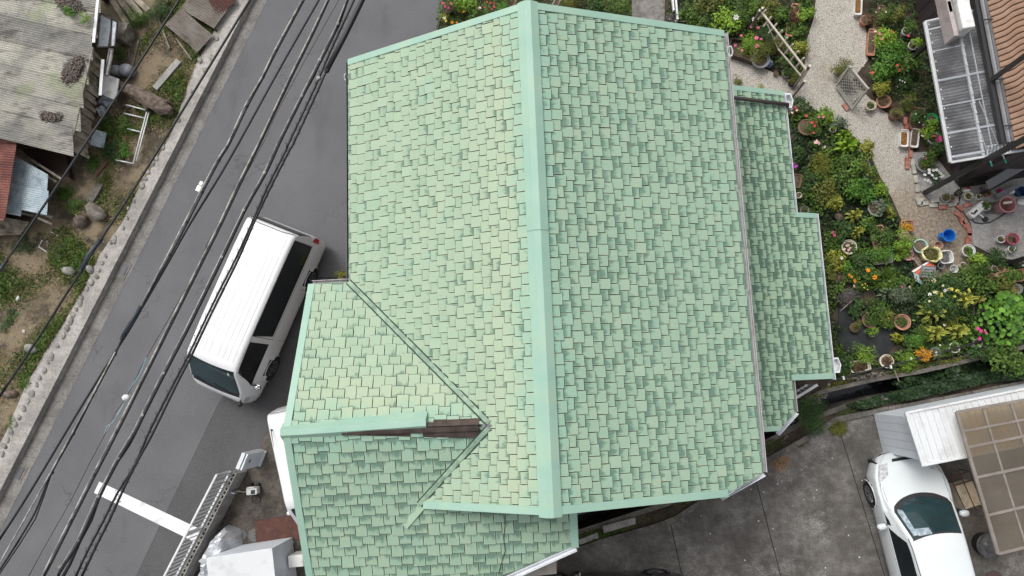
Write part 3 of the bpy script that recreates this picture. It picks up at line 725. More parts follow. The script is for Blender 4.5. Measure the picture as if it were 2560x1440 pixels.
# eaves gutters
def gut(name, L, r, mat):
    return MB().tube(L, r, 8).build(name, mat, house, smooth=True)
m_gutpale = M('pale_gutter', (.42,.40,.41), .6, dirt=((.20,.17,.18), 6, .6))
m_gutwhite = M('white_gutter', (.66,.68,.72), .45, dirt=((.40,.42,.46), 3, .5))
def trough(name, a, b, out, wd, mat, dz=-.03):
    a, b, o = Vector(a), Vector(b), Vector(out).normalized(); up = Vector((0,0,1))
    prof = [(0,.0),(0,-.07),(wd*.5,-.09),(wd,-.07),(wd,.0),(wd-.012,.0),(wd-.018,-.055),(wd*.5,-.07),(.014,-.055),(.012,.0)]
    A = [a+o*x+up*(y+dz) for x, y in prof]; B = [b+o*x+up*(y+dz) for x, y in prof]; k = len(prof)
    return MB().add(A+B, [(i,(i+1)%k,k+(i+1)%k,k+i) for i in range(k)]+[tuple(range(k)), tuple(range(2*k-1,k-1,-1))]).build(name, mat, house)
trough('gutter', P(XR+HW,YN+.06,ZE), P(XR+HW,ch1[0],ZE), nE, .085, m_gutpale)
trough('gutter', P(XR-HW,YN+.04,ZE), P(XR-HW,VE,ZE), -nE, .06, M('dark_gutter', (.10,.09,.09), .6, dirt=((.05,.045,.045), 6, .5)))
trough('gutter', P(UW,VE,ZE), P(XR-HW,VE,ZE), nN, .075, m_gutpale)
cA = P(XR+HW, ch1[0]+.03, ZE); cB = P(XR+ch0[1]*COS, YS-.02, ZR-SL*ch0[1]*COS)
co = Vector((cA.y-cB.y, cB.x-cA.x, 0)).normalized(); cB2 = Vector((cB.x, cB.y, cA.z))
trough('corner_gutter', cA, cB2+(cB2-cA).normalized()*.10, co, .10, m_gutwhite, .0)
MB().slab([cA+Vector((0,0,.0)), cB, cB2-Vector((0,0,.08)), cA-Vector((0,0,.08))], .01).build('corner_fascia', m_greymetal, house)
trough('gutter', LQ(E1,VN+.05), LQ(E1,VS1+.04), nE, .06, m_gutwhite)
trough('gutter', LQ(E2,VS1+.06), LQ(E2,VS2-.07), nE, .06, m_gutwhite)
trough('gutter', LQ(E3,VS2), LQ(E3,VCH), nE, .06, m_gutpale)
lA, lB = LQ(E3,VCH+.02), LQ(EC,VC-.05); lB2 = Vector((lB.x,lB.y,lA.z)); lo_ = Vector((lA.y-lB.y, lB.x-lA.x, 0)).normalized()
trough('corner_gutter', lA, lB2+(lB2-lA).normalized()*.05, lo_, .09, m_gutwhite, .0)
sA = ARI+nE*a0[0]+tS*a0[1]; sB = ARI+nE*a2[0]+tS*a2[1]; sB.z = sA.z; so_ = (sB-sA).normalized(); so_ = Vector((-so_.y, so_.x, 0)); so_ = so_ if so_.y < 0 else -so_
trough('corner_gutter', sA, sB, so_, .10, m_gutwhite, .02)
# rainwater hoppers: open six-sided boxes under the gutters
def hopper(px, py, z, k):
    p = at(px, py, z); hp = MB().lathe((p.x,p.y,z-.20), [(.06,.0),(.135,.10),(.135,.24),(.110,.24),(.095,.09),(.0,.05)], 6, sx=.75*k, sy=1.5*k, rz=TH).build('rain_hopper', m_whitemetal, house)
    MB().tube([(p.x,p.y,z-.2),(p.x,p.y,.05)], .035, 8).build('downpipe', m_whitemetal, house, smooth=True)
hopper(1824,130,5.46,.62); hopper(1971,253,3.08,1.0); hopper(2090,913,2.82,.95); hopper(866,194,5.44,.40)
dp0 = LQ(.45,VN-.30,.13); dp1 = LQ(E1+.05,VN-.30,.10)
MB().tube([dp0+Vector((-.3,0,.14)), dp1, dp1+Vector((.05,0,-.25))], .042, 10).build('drainpipe', M('brown_pipe', (.060,.045,.045), .45), house, smooth=True)
MB().beam(LQ(.62,VN-.30,.04), LQ(.62,VN-.42,.03), .02, .05).build('pipe_bracket', m_whitemetal, house)
# wire lying on the annex roof
wl = [AQ(*UV(*at2(a,b,5.9))) for a, b in ((1262,1282),(1264,1310),(1259,1345),(1262,1380),(1248,1425),(1243,1445))]
MB().tube([p+Vector((0,0,.035)) for p in wl], .006, 5).build('roof_wire', m_blackplastic, house)
# walls
wallm = M('house_wall', (.36,.33,.29), .9, dirt=((.2,.18,.16), 2, .5))
IN = .5
def wall_poly(L, z1, z0=0.0):
    mb = MB(); mb.prism([tuple(P(u,v,0).xy) for u, v in L], z0-.02, z1); return mb.build('wall', wallm, house)
wall_poly([(XR-HW+IN,YS+.4),(XR+HW-IN,YS+.4),(XR+HW-IN,YN-.4),(XR-HW+IN,YN-.4)], ZE+.02)
mb = MB()
for vv in (YS+.4, YN-.4):
    a = P(XR-HW+IN,vv,ZE+.021); b = P(XR+HW-IN,vv,ZE+.021); c = P(XR,vv,ZR-.22); off = nN*(.06 if vv < 0 else -.06)
    mb.add([a,b,c,a+off,b+off,c+off], [(0,1,2),(5,4,3),(0,3,4,1),(1,4,5,2),(2,5,3,0)])
mb.build('gable_wall', wallm, house)
wall_poly([(UW+.4,VA-far*COS+.5),(UE-.4,VA-far*COS+.9),(UE-.4,YS+.395),(XR-HW+IN-.005,YS+.395),(XR-HW+IN-.005,VE-.4),(UW+.4,VE-.4)], ZE-.65)
wall_poly([(UWALL,VC+.4),(UWALL+1.1,VC+.5),(UWALL+1.1,VS2+.4),(UWALL+1.75,VS2+.4),(UWALL+1.75,VS1-.3),(UWALL+1.05,VS1-.3),(UWALL+1.05,VN-.3),(UWALL,VN-.3)], zl(UWALL+1.75)-.12)
# south-east porch rail seen under the lower roof
pr0, pr1 = at(2043,962,.9), at(1984,998,.9)
MB().beam(pr0, pr1, .06, .06).build('porch_rail', m_whitemetal, house)
MB().beam(pr0-Vector((0,0,.7)), pr1-Vector((0,0,.7)), .04, .05).build('porch_rail', m_whitemetal, house)
for i in range(7):
    q = pr0.lerp(pr1, i/6); MB().beam(q-Vector((0,0,.92)), q-Vector((0,0,.02)), .025, .025).build('porch_baluster', m_whitemetal, house)
# ------------------------------------------------------------------ vehicles: one body surface S(x, v); glass, lamps and seams are patches lying on it
class Car:
    def __init__(s, name, label, cat, pos, head, W, top, zb, zs, tum, rr, crown, plan, axles, wr, paint, zroof, group=None):
        s.root = empty(name, (pos[0], pos[1], 0), label, cat, group); s.h = Vector(head).normalized(); s.l = Vector((-s.h.y, s.h.x)); s.o = Vector(pos[:2])
        s.W, s.top, s.zb, s.zs, s.tum, s.rr, s.crown, s.plan, s.ax, s.wr, s.zroof = W, top, zb, zs, tum, rr, crown, plan, axles, wr, zroof
        s.L = top[-1][0]; s.paint = paint
    def w(s, x, y, z): p = s.o+s.h*x+s.l*y; return (p.x, p.y, z)
    @staticmethod
    def interp(T, x):
        if x <= T[0][0]: return T[0][1]
        for i in range(len(T)-1):
            if x <= T[i+1][0]:
                a, b = T[i], T[i+1]; t = (x-a[0])/(b[0]-a[0])
                return a[1]+(b[1]-a[1])*t
        return T[-1][1]
    def smooth_top(s, x):
        k = .035; return (s.interp(s.top, x-k*2)+2*s.interp(s.top, x-k)+3*s.interp(s.top, x)+2*s.interp(s.top, x+k)+s.interp(s.top, x+2*k))/9
    def sec(s, x):
        zt = s.smooth_top(x); hw = s.interp(s.plan, x)
        zb = min(s.zb, zt-.07); zs = s.zs; g = max(.0, zt-zb); fr = min(1, max(0, g/(s.zroof-s.zb)))
        r = min(s.rr, g*.75); ye = hw-.012-s.tum*fr*1.0-(.03 if g < .2 else 0)
        P_ = [(hw-.06, zs), (hw-.012, zs+.09), (hw, zs+.25), (hw+.004, zs+(zb-zs)*.62), (hw-.006, zb-.06), (hw-.02, zb)]
        y0 = hw-.02; y1 = ye; z1 = zt-r
        for t in (.25,.5,.75,1.0): P_.append((y0+(y1-y0)*t, zb+(z1-zb)*t))
        for t in (22,45,68,90):
            a = math.radians(t); P_.append((y1-r+r*math.cos(a), z1+r*math.sin(a)))
        yc = y1-r
        for t in (.25,.5,.75,1.0): P_.append((yc*(1-t), zt+s.crown*fr*(1-(1-t)**2)))
        return P_
    VS = [0,.06,.14,.24,.32,.36,.42,.48,.54,.60,.635,.67,.705,.74,.80,.87,.93,1.0]
    def S(s, x, v):
        P_ = s.sec(x); V = s.VS
        v = min(1, max(0, v))
        for i in range(len(V)-1):
            if v <= V[i+1]:
                t = (v-V[i])/(V[i+1]-V[i]); return Vector((x, P_[i][0]+(P_[i+1][0]-P_[i][0])*t, P_[i][1]+(P_[i+1][1]-P_[i][1])*t))
        return Vector((x, *P_[-1]))
    def N_(s, x, v):
        e = .012; a = s.S(min(s.L-.001,x+e), v)-s.S(max(.001,x-e), v); b = s.S(x, min(1,v+.01))-s.S(x, max(0,v-.01))
        n = a.cross(b); n = -n if (n.y < 0 and v < .6) or (n.z < 0 and v >= .6) else n
        return n.normalized() if n.length > 1e-9 else Vector((0,0,1))
    def body(s):
        xs = []; x = 0.0
        while x < s.L-1e-6:
            xs.append(x); x += .035
        xs.append(s.L); mb = MB(); V = s.VS; nv = len(V); idx = {}
        for i, x in enumerate(xs):
            P_ = s.sec(x)
            for j in range(nv):
                for sd in (1,-1):
                    idx[(i,j,sd)] = len(mb.v); mb.v.append(s.w(x, sd*P_[j][0], P_[j][1]))
        for i in range(len(xs)-1):
            xm = (xs[i]+xs[i+1])/2
            for j in range(nv-1):
                zc = (s.sec(xm)[j][1]+s.sec(xm)[j+1][1])/2
                if j < 4 and any((xm-a)**2+(zc-s.wr)**2 < (s.wr*1.14)**2 for a in s.ax): continue
                for sd in (1,-1):
                    q = [idx[(i,j,sd)], idx[(i+1,j,sd)], idx[(i+1,j+1,sd)], idx[(i,j+1,sd)]]
                    mb.f.append(tuple(q if sd < 0 else q[::-1])); mb.m.append(0)
        for i in (0, len(xs)-1):
            r = [idx[(i,j,1)] for j in range(nv)]+[idx[(i,j,-1)] for j in range(nv-2,-1,-1)]
            mb.f.append(tuple(r if i else r[::-1])); mb.m.append(0)
        o = mb.build('body', s.paint, s.root, smooth=True)
        ub = MB(); ub.hexa([s.w(.1,-.62*s.W/1.7,.2),s.w(s.L-.1,-.62*s.W/1.7,.2),s.w(s.L-.1,.62*s.W/1.7,.2),s.w(.1,.62*s.W/1.7,.2)],[s.w(.1,-.62*s.W/1.7,s.zb-.15),s.w(s.L-.15,-.62*s.W/1.7,s.zb-.25),s.w(s.L-.15,.62*s.W/1.7,s.zb-.25),s.w(.1,.62*s.W/1.7,s.zb-.15)]); ub.build('underbody', m_rubber, s.root)
        return o
    def patch(s, name, x0, x1, v0, v1, sd, mat, off=.006, nx=12, nv=6, lean0=0.0, lean1=0.0, parent=None, thick=True):
        # x limits may lean with v so that pillars slope; sd +1 left, -1 right, 0 across the whole top
        mb = MB(); cols = []
        vv = [v0+(v1-v0)*j/nv for j in range(nv+1)]
        if sd == 0: seq = [(v, 1) for v in vv]+[(v, -1) for v in vv[::-1][(1 if v1 >= .999 else 0):]]
        else: seq = [(v, sd) for v in vv]
        for v, q in seq:
            f = (v-v0)/(v1-v0) if v1 != v0 else 0; f = 1-(1-f)**2 if sd == 0 else f; a, b = x0+lean0*f, x1+lean1*f
            for i in range(nx+1):
                x = a+(b-a)*i/nx; p = s.S(x, v)+s.N_(x, v)*off; mb.v.append(s.w(p.x, q*p.y, p.z))
        for j in range(len(seq)-1):
            for i in range(nx):
                k = j*(nx+1)+i; f = (k, k+1, k+nx+2, k+nx+1); mb.f.append(f if sd >= 0 else f[::-1]); mb.m.append(0)
        # outward facing
        o = mb.build(name, mat, parent or s.root, smooth=True); 
        return o
    def line(s, name, P_, sd, r=.006, mat=None):       # a seam lying on the surface through (x,v) points
        L = []
        for x, v in P_: p = s.S(x, v)+s.N_(x, v)*.001; L.append(s.w(p.x, sd*p.y, p.z))
        return MB().tube(L, r, 4).build(name, mat or m_seam, s.root)
    def wheels(s, spokes=5, rim=m_alloy):
        for a in s.ax:
            for sd in (1,-1):
                hw = s.interp(s.plan, a); yc = sd*(hw-.10); R = s.wr
                def ring(prof, n=20):
                    mb = MB()
                    for r, y in prof:
                        for j in range(n): t = 2*math.pi*j/n; mb.v.append(s.w(a+r*math.cos(t), yc+sd*y, R+r*math.sin(t)))
                    for i in range(len(prof)-1):
                        for j in range(n): mb.f.append((i*n+j, i*n+(j+1)%n, (i+1)*n+(j+1)%n, (i+1)*n+j)); mb.m.append(0)
                    return mb
                wh = ring([(R*.62,-.09),(R*.95,-.09),(R,-.06),(R,.065),(R*.95,.093),(R*.68,.097),(R*.66,.08)]).build('wheel', m_rubber, s.root, smooth=True)
                rm = ring([(R*.67,.085),(R*.62,.092),(R*.60,.06),(.0,.03)]).build('rim', M('rim_dark', (.05,.05,.055), .4), wh, smooth=True)
                sp = ring([(R*.68,.088),(R*.68,.096),(R*.60,.094),(R*.60,.06)])
                for k in range(spokes):
                    t = 2*math.pi*k/spokes+.3; c_, s_ = math.cos(t), math.sin(t)
                    sp.beam(s.w(a+.03*c_, yc+sd*.085, R+.03*s_), s.w(a+R*.64*c_, yc+sd*.08, R+R*.64*s_), .045, .03)
                sp.build('spokes', rim, wh)
                # arch: lip and dark liner
                lip = MB(); L = []
                for t in range(-8, 189, 14):
                    q = math.radians(t); z = R+R*1.15*math.sin(q); x = a+R*1.15*math.cos(q)
                    L.append(s.w(x, sd*(hw+.002), max(z, s.zs-.02)))
                lip.tube(L, .012, 6).build('wheel_arch', s.paint if s.paint is not m_black else m_black, s.root, smooth=True)
                ln = MB(); n = 14
                for y in (hw-.03, hw-.38):
                    for t in range(n+1): q = math.pi*t/n; ln.v.append(s.w(a+R*1.17*math.cos(q), sd*y, R+R*1.17*math.sin(q)))
                for t in range(n): ln.f.append((t,t+1,n+2+t,n+1+t)); ln.m.append(0)
                ln.f.append(tuple(range(n+1,2*n+2))); ln.m.append(0); ln.build('wheel_well', m_rubber, s.root)
    def mirror(s, x, v, sd, mat, size=(.13,.20,.15), out=.14):
        p = s.S(x, v); c = s.w(p.x, sd*(p.y+out), p.z+.02); an = math.atan2(s.h.y, s.h.x)
        m_ = MB(); m_.lathe((c[0],c[1],c[2]-size[2]/2), [(.03,0),(.85,.02),(1.0,size[2]*.5),(.85,size[2]*.95),(.1,size[2])], 12, sx=size[0]/2, sy=size[1]/2, rz=an, sq=.3)
        o = m_.build('wing_mirror', mat, s.root, smooth=True)
        MB().tube([s.w(p.x, sd*(p.y-.02), p.z-.03), (c[0],c[1],c[2]-.02)], .022, 6).build('mirror_arm', m_blackplastic, o)
        g = s.w(p.x-size[0]*.5, sd*(p.y+out), p.z+.02)
        MB().lathe((g[0],g[1],g[2]-.055), [(0,0),(1,0.005),(1,.105),(0,.11)], 8, sx=.008, sy=size[1]*.4, rz=an).build('mirror_glass', m_chrome, o)

# --- white van in the road ------------------------------------------------
fw, rw = at(679,927,.33), at(782,692,.33)
hd = Vector((fw.x-rw.x, fw.y-rw.y)).normalized(); le = Vector((-hd.y, hd.x))
rax = Vector((rw.x, rw.y))+(Vector((fw.x,fw.y))-Vector((rw.x,rw.y))-hd*2.57)*.5
po = rax-hd*1.10-le*.83
van = Car('delivery_van', 'long white van with a ribbed roof parked on the road beside the house', 'van', (po.x, po.y), hd, 1.69,
    [(0,1.02),(.02,1.10),(.08,1.60),(.16,1.97),(.28,2.08),(.8,2.10),(3.3,2.09),(3.84,2.05),(3.98,1.98),(4.57,1.20),(4.64,1.12),(4.72,1.02),(4.78,.88),(4.805,.74),(4.815,.55)],
    1.10, .24, .12, .10, .025, [(0,.80),(.12,.835),(.4,.845),(4.2,.845),(4.5,.825),(4.66,.76),(4.76,.66),(4.815,.55)], (1.10,3.70), .33, m_white, 2.10)
m_rib = M('roof_groove', (.56,.57,.58), .5, grain=0)
van.body(); van.wheels()
van.patch('windscreen', 3.94, 4.49, .735, 1.0, 0, m_tealglass, .008, 14, 10, lean0=.04, lean1=.06)
van.patch('windscreen_surround', 3.91, 4.58, .715, 1.0, 0, m_blackplastic, .004, 14, 10, lean0=.05, lean1=.06)
for sd in (-1, 1):
    van.patch('window_band', .27, 2.84, .368, .622, sd, m_blackplastic, .003, 24, 6, lean0=.06, lean1=.10)
    van.patch('side_window', .30, 1.318, .375, .615, sd, m_glass, .005, 10, 6, lean0=.06)
    van.patch('side_window', 1.325, 2.78, .375, .615, sd, m_glass, .005, 12, 6, lean1=.13)
    van.patch('door_window', 3.06, 4.22, .375, .605, sd, m_glass, .005, 12, 6, lean1=-.30, lean0=.03)
    van.line('door_seam', [(1.42,.08),(1.42,.2),(1.40,.35)], sd); van.line('door_seam', [(2.90,.06),(2.92,.2),(2.92,.34),(2.93,.60)], sd)
    van.line('door_seam', [(4.05,.10),(4.08,.22),(4.12,.34)], sd, .004); van.line('door_seam', [(.12,.34),(.7,.345),(1.4,.345),(2.1,.345),(2.9,.345)], sd, .004)
    van.patch('door_handle', 2.76, 2.88, .30, .325, sd, m_white, .025, 3, 2); van.patch('door_handle', 3.06, 3.18, .29, .315, sd, m_white, .025, 3, 2)
    van.patch('tail_light', .02, .15, .27, .40, sd, m_redlens, .008, 4, 5)
    van.patch('headlight', 4.53, 4.75, .26, .345, sd, m_clearlens, .008, 6, 4, lean1=-.06)
    van.mirror(4.18, .37, sd, m_chrome if sd > 0 else m_white, out=.16)
    van.line('roof_gutter', [(.22,.66),(1.0,.655),(2.0,.655),(3.0,.655),(3.9,.66)], sd, .010, m_white)
    for k in range(4):                                   # roof ribs
        v = .76+k*.060; van.patch('roof_rib', .36, 3.72, v, v+.007, sd, m_rib, .004, 12, 1)
MB().tube([van.w(.20, -.70, 2.03), van.w(.25, -.35, 2.085), van.w(.25, .35, 2.085), van.w(.20, .70, 2.03)], .008, 5).build('tailgate_seam', m_seam, van.root)
van.patch('rear_window', .055, .175, .62, 1.0, 0, m_glass, .006, 5, 6)
for k in range(2):
    a = van.S(4.22-.02*k, .90); b = van.S(4.12, .98)
    MB().tube([van.w(4.57, .45-.75*k, 1.235), van.w(4.53, .10-.62*k, 1.30), van.w(4.50,-.05-.5*k,1.335)], .010, 5).build('wiper', m_blackplastic, van.root)
MB().tube([van.w(4.66,.66,1.0), van.w(4.73,.76,1.16)], .02, 6).build('front_mirror_arm', m_blackplastic, van.root)
c = van.w(4.74,.77,1.19); MB().lathe((c[0],c[1],c[2]-.05), [(.02,0),(.065,.02),(.075,.06),(.05,.10),(0,.11)], 12).build('front_mirror', m_blackplastic, van.root, smooth=True)
van.patch('sticker', 4.0, 4.06, .78, .80, 1, m_cream, .010, 3, 2)

# --- silver-white car in the parking lot --------------------------------------
fl = at(2172,1222,.31); hd = Vector(at2(2170,1215,.3))-Vector(at2(2228,1446,.3)); hd.normalize(); le = Vector((-hd.y, hd.x))
po = Vector((fl.x,fl.y))-le*.80-hd*3.42
car = Car('parked_car', 'pearl white hatchback with a silver sunshade in its windscreen beside the storage shed', 'car', (po.x, po.y), hd, 1.69,
    [(0,.80),(.04,.92),(.30,1.30),(.52,1.44),(1.2,1.515),(2.1,1.50),(2.42,1.44),(3.10,1.03),(3.22,.985),(3.75,.88),(4.0,.76),(4.14,.62),(4.20,.45)],
    .90, .20, .20, .13, .03, [(0,.66),(.15,.76),(.5,.825),(3.4,.835),(3.75,.79),(4.0,.66),(4.13,.50),(4.20,.34)], (.72,3.30), .31, m_pearl, 1.51)
car.body(); car.wheels()
car.patch('windscreen_surround', 2.36, 3.02, .715, 1.0, 0, m_blackplastic, .004, 14, 10, lean1=.27, lean0=.08)
car.patch('windscreen', 2.40, 2.94, .735, 1.0, 0, m_tealglass, .008, 14, 10, lean1=.27, lean0=.08)
sm = M('sunshade_foil', (.50,.56,.60), .25, c2=(.24,.33,.38), ns=12, metal=.6, grain=0)
car.patch('sun_shade', 2.47, 3.02, .752, .80, 1, sm, .0105, 8, 3, lean1=-.05); car.patch('sun_shade', 2.455, 2.60, .80, .95, 1, sm, .0105, 4, 4, lean1=-.02)
for sd in (1,-1):
    car.patch('side_window', .55, 1.45, .375, .595, sd, m_glass, .005, 10, 5, lean0=.22); car.patch('side_window', 1.50, 2.62, .375, .595, sd, m_glass, .005, 10, 5, lean1=-.30)
    car.patch('quarter_window', 2.68, 2.98, .37, .46, sd, m_glass, .005, 5, 3, lean1=-.20, lean0=-.02)
    car.line('door_seam', [(1.47,.06),(1.47,.2),(1.47,.36)], sd, .005); car.line('door_seam', [(2.72,.06),(2.76,.2),(2.70,.36)], sd, .005); car.line('door_seam', [(.62,.34),(1.0,.35),(1.47,.35),(2.1,.35),(2.7,.34)], sd, .003)
    car.patch('door_handle', 1.58, 1.76, .30, .33, sd, m_pearl, .022, 3, 2)
    car.patch('headlight', 3.52, 4.00, .655, .80, sd, m_clearlens, .010, 8, 5, lean1=.02, lean0=.24)
    car.mirror(2.66, .37, sd, m_pearl, (.14,.22,.14), .15)
    car.line('roof_seam', [(.45,.665),(1.0,.665),(1.6,.665),(2.2,.66),(2.42,.66)], sd, .012, m_seam)
    car.line('bonnet_seam', [(3.20,.72),(3.5,.72),(3.85,.74),(3.98,.80)], sd, .005)
car.patch('grille', 4.03, 4.09, .86, 1.0, 0, m_blackplastic, .006, 4, 6)
for k in range(2):
    MB().tube([car.w(3.16,.30-.62*k,1.03), car.w(3.06,-.05-.5*k,1.09)], .010, 5).build('wiper', m_blackplastic, car.root)

# --- black car whose wheel shows at the bottom edge ---------------------------
wp = at(1640,1432,.30); hd = Vector(at2(1400,1452,.3))-Vector(at2(1690,1440,.3)); hd.normalize(); le = Vector((-hd.y, hd.x))
po = Vector((wp.x,wp.y))+le*.78-hd*.70
blk = Car('parked_car', 'glossy black car at the lot bottom showing only its flank and one wheel', 'car', (po.x, po.y), hd, 1.69,
    [(0,.80),(.04,.92),(.30,1.30),(.52,1.42),(1.2,1.475),(2.1,1.46),(2.42,1.40),(3.10,1.0),(3.22,.96),(3.75,.86),(4.0,.74),(4.14,.60),(4.20,.45)],
    .90, .20, .18, .13, .03, [(0,.66),(.15,.76),(.5,.82),(3.4,.83),(3.75,.78),(4.0,.66),(4.13,.50),(4.20,.34)], (.72,3.25), .31, m_black, 1.47)
blk.body(); blk.wheels()
for sd in (1,-1):
    blk.patch('side_window', .55, 1.45, .375, .595, sd, m_glass, .005, 8, 4, lean0=.22); blk.patch('side_window', 1.50, 2.62, .375, .595, sd, m_glass, .005, 8, 4, lean1=-.30)
    blk.mirror(2.66, .37, sd, m_black, (.14,.22,.14), .15)
blk.patch('windscreen', 2.42, 3.12, .745, 1.0, 0, m_glass, .008, 8, 5)

# --- white kei van half under the roof -----------------------------------------
c0, c1 = Vector(at2(690,1030,1.8)), Vector(at2(742,1272,1.8)); hd = (c1-c0).normalized(); le = Vector((-hd.y, hd.x))
po = c0+le*.36-hd*.14
kei = Car('delivery_van', 'small white van tucked under the annex eave with a short black roof aerial', 'van', (po.x, po.y), hd, 1.475,
    [(0,.95),(.03,1.05),(.08,1.6),(.16,1.80),(.30,1.86),(1.0,1.88),(2.30,1.86),(2.48,1.80),(3.05,1.15),(3.20,1.0),(3.33,.85),(3.395,.5)],
    1.0, .22, .09, .10, .02, [(0,.70),(.1,.73),(3.0,.735),(3.25,.68),(3.395,.56)], (.62,2.95), .27, m_white, 1.87)
kei.body(); kei.wheels()
kei.patch('windscreen', 2.50, 3.03, .75, 1.0, 0, m_tealglass, .008, 8, 5)
for sd in (1,-1):
    kei.patch('side_window', .25, 1.2, .375, .60, sd, m_glass, .005, 8, 4); kei.patch('side_window', 1.25, 2.2, .375, .60, sd, m_glass, .005, 8, 4); kei.patch('side_window', 2.26, 2.82, .375, .60, sd, m_glass, .005, 8, 4, lean1=-.3)
    kei.line('roof_gutter', [(.20,.66),(1.0,.655),(2.0,.655),(2.45,.66)], sd, .012, m_seam); kei.mirror(2.62, .40, sd, m_white, (.12,.17,.2), .12)
MB().tube([kei.w(.12,-.60,1.79), kei.w(.17,-.3,1.85), kei.w(.17,.3,1.85), kei.w(.12,.6,1.79)], .008, 5).build('tailgate_seam', m_seam, kei.root)
MB().tube([kei.w(.55,-.52,1.86), kei.w(.52,-.52,1.93), kei.w(.95,-.50,2.02)], [.022,.012,.005], 6).build('aerial', m_blackplastic, kei.root)
# ------------------------------------------------------------------ yard by the house: fence, gate leaf, tarp, locker ...
fA, fB = at(610,1172,.0), at(470,1445,.0)
fd = (fB-fA).normalized(); fn = Vector((-fd.y, fd.x, 0)); fn = fn if fn.x < 0 else -fn
fB = fA+fd*4.6
bw = empty('block_wall', fA, 'low grey hollow block wall whose open cores show beside the white railing', 'wall')
nb = 12; Lb = (fB-fA).length/nb
for i in range(nb):
    a = fA+fd*(i*Lb+.004); b = fA+fd*((i+1)*Lb-.004)
    mb = MB()
    for s in (0, .085): 
        o = fn*(-s); mb.hexa([a+o, b+o, b+o-fn*.03, a+o-fn*.03], [q+Vector((0,0,.62)) for q in (a+o, b+o, b+o-fn*.03, a+o-fn*.03)])
    for k in range(4):
        c = a.lerp(b, k/3*.90+.0); e = c+fd*(.035); o = -fn*.0305
        mb.hexa([c+o, e+o, e+o-fn*.054, c+o-fn*.054], [q+Vector((0,0,.618)) for q in (c+o, e+o, e+o-fn*.054, c+o-fn*.054)])
    mb.build('block', m_block, bw)
rl = empty('railing', fA+fn*.08+Vector((0,0,.4)), 'white aluminium railing with slim bars along the road edge of the yard', 'railing')
r0 = fA+fn*.055+Vector((0,0,.66)); r1 = fB+fn*.055+Vector((0,0,.66)); up = Vector((0,0,1))
MB().beam(r0+up*.70, r1+up*.70, .055, .04).build('top_rail', m_whitemetal, rl, bevel=.008); MB().beam(r0, r1, .04, .035).build('bottom_rail', m_whitemetal, rl)
n = 38
for i in range(n+1):
    p = r0.lerp(r1, i/n); MB().beam(p+up*.018, p+up*.68, .020, .020).build('bar', m_whitemetal, rl)
for i in (0, 2, 13, 25, 37): 
    p = r0.lerp(r1, (i+.5)/n); MB().beam(p-up*.64, p+up*.68, .045, .045).build('post', m_alu, rl)
# folded gate leaf
ga, gb = at(648,1165,0), at(664,1127,0); gd = (gb-ga).normalized(); gn = Vector((-gd.y, gd.x, 0)); gn = gn if gn.x < 0 else -gn
gt = empty('gate_leaf', ga, 'pale blue grey metal gate leaf standing at the end of the white railing', 'gate')
MB().hexa([ga, gb, gb+gn*.05, ga+gn*.05][::-1], [q+up*1.02 for q in (ga, gb, gb+gn*.05, ga+gn*.05)][::-1]).build('panel', m_greymetal, gt, bevel=.01)
MB().hexa([ga+gn*.06, gb+gn*.06, gb+gn*.16, ga+gn*.16][::-1], [q+up*1.06 for q in (ga+gn*.06, gb+gn*.06, gb+gn*.16, ga+gn*.16)][::-1]).build('frame', m_whitemetal, gt, bevel=.01)
MB().beam(ga-gn*.02, gb-gn*.02+up*.02, .05, .09).build('sill', m_whitemetal, gt)
MB().beam(ga.lerp(gb,.45)-gn*.01+up*.78, ga.lerp(gb,.62)-gn*.01+up*.78, .02, .03).build('latch', m_blackplastic, gt)
# pressure washer by the fence
p = at(640,1224,0.0)
pw = empty('hose_reel', p, 'white hose reel with a dark panel standing on the yard concrete near the railing', 'hose reel')
MB().box((p.x,p.y,.06), .30, .20, .22, .1).build('case', m_whitepot, pw, bevel=.03); MB().box((p.x+.05,p.y-.02,.28), .11, .10, .012, .1).build('panel', m_blackplastic, pw)
MB().tube([(p.x-.12,p.y+.09,.25),(p.x-.08,p.y+.10,.36),(p.x+.08,p.y+.12,.36),(p.x+.12,p.y+.10,.25)], .013, 6).build('handle', m_whitepot, pw, smooth=True)
for s in (-1,1): MB().tube([(p.x+s*.10-.02,p.y+.13,.06),(p.x+s*.10+.02,p.y+.13,.06)], .06, 12).build('wheel', m_rubber, pw)
q = at(641,1248,0); MB().tube([(q.x+.12*math.cos(t/3), q.y+.11*math.sin(t/3), .012+.003*(t%3)) for t in range(20)], .009, 5).build('hose', m_blackplastic, pw)
q2 = at(600,1228,.1); MB().tube([(p.x-.15,p.y-.03,.15),(q2.x+.12,q2.y-.02,.10),(q2.x,q2.y+.02,.25)], .012, 5).build('inlet_hose', m_cream, pw)
tp = empty('water_tap', at(598,1226,0), 'small chrome standpipe tap between the railing and the hose reel', 'tap')
q = at(598,1226,.0); MB().tube([(q.x,q.y,0),(q.x,q.y,.45)], .03, 8).build('pipe', m_alu, tp); MB().tube([(q.x,q.y,.42),(q.x+.10,q.y-.02,.42),(q.x+.11,q.y-.02,.36)], .018, 6).build('spout', m_chrome, tp)
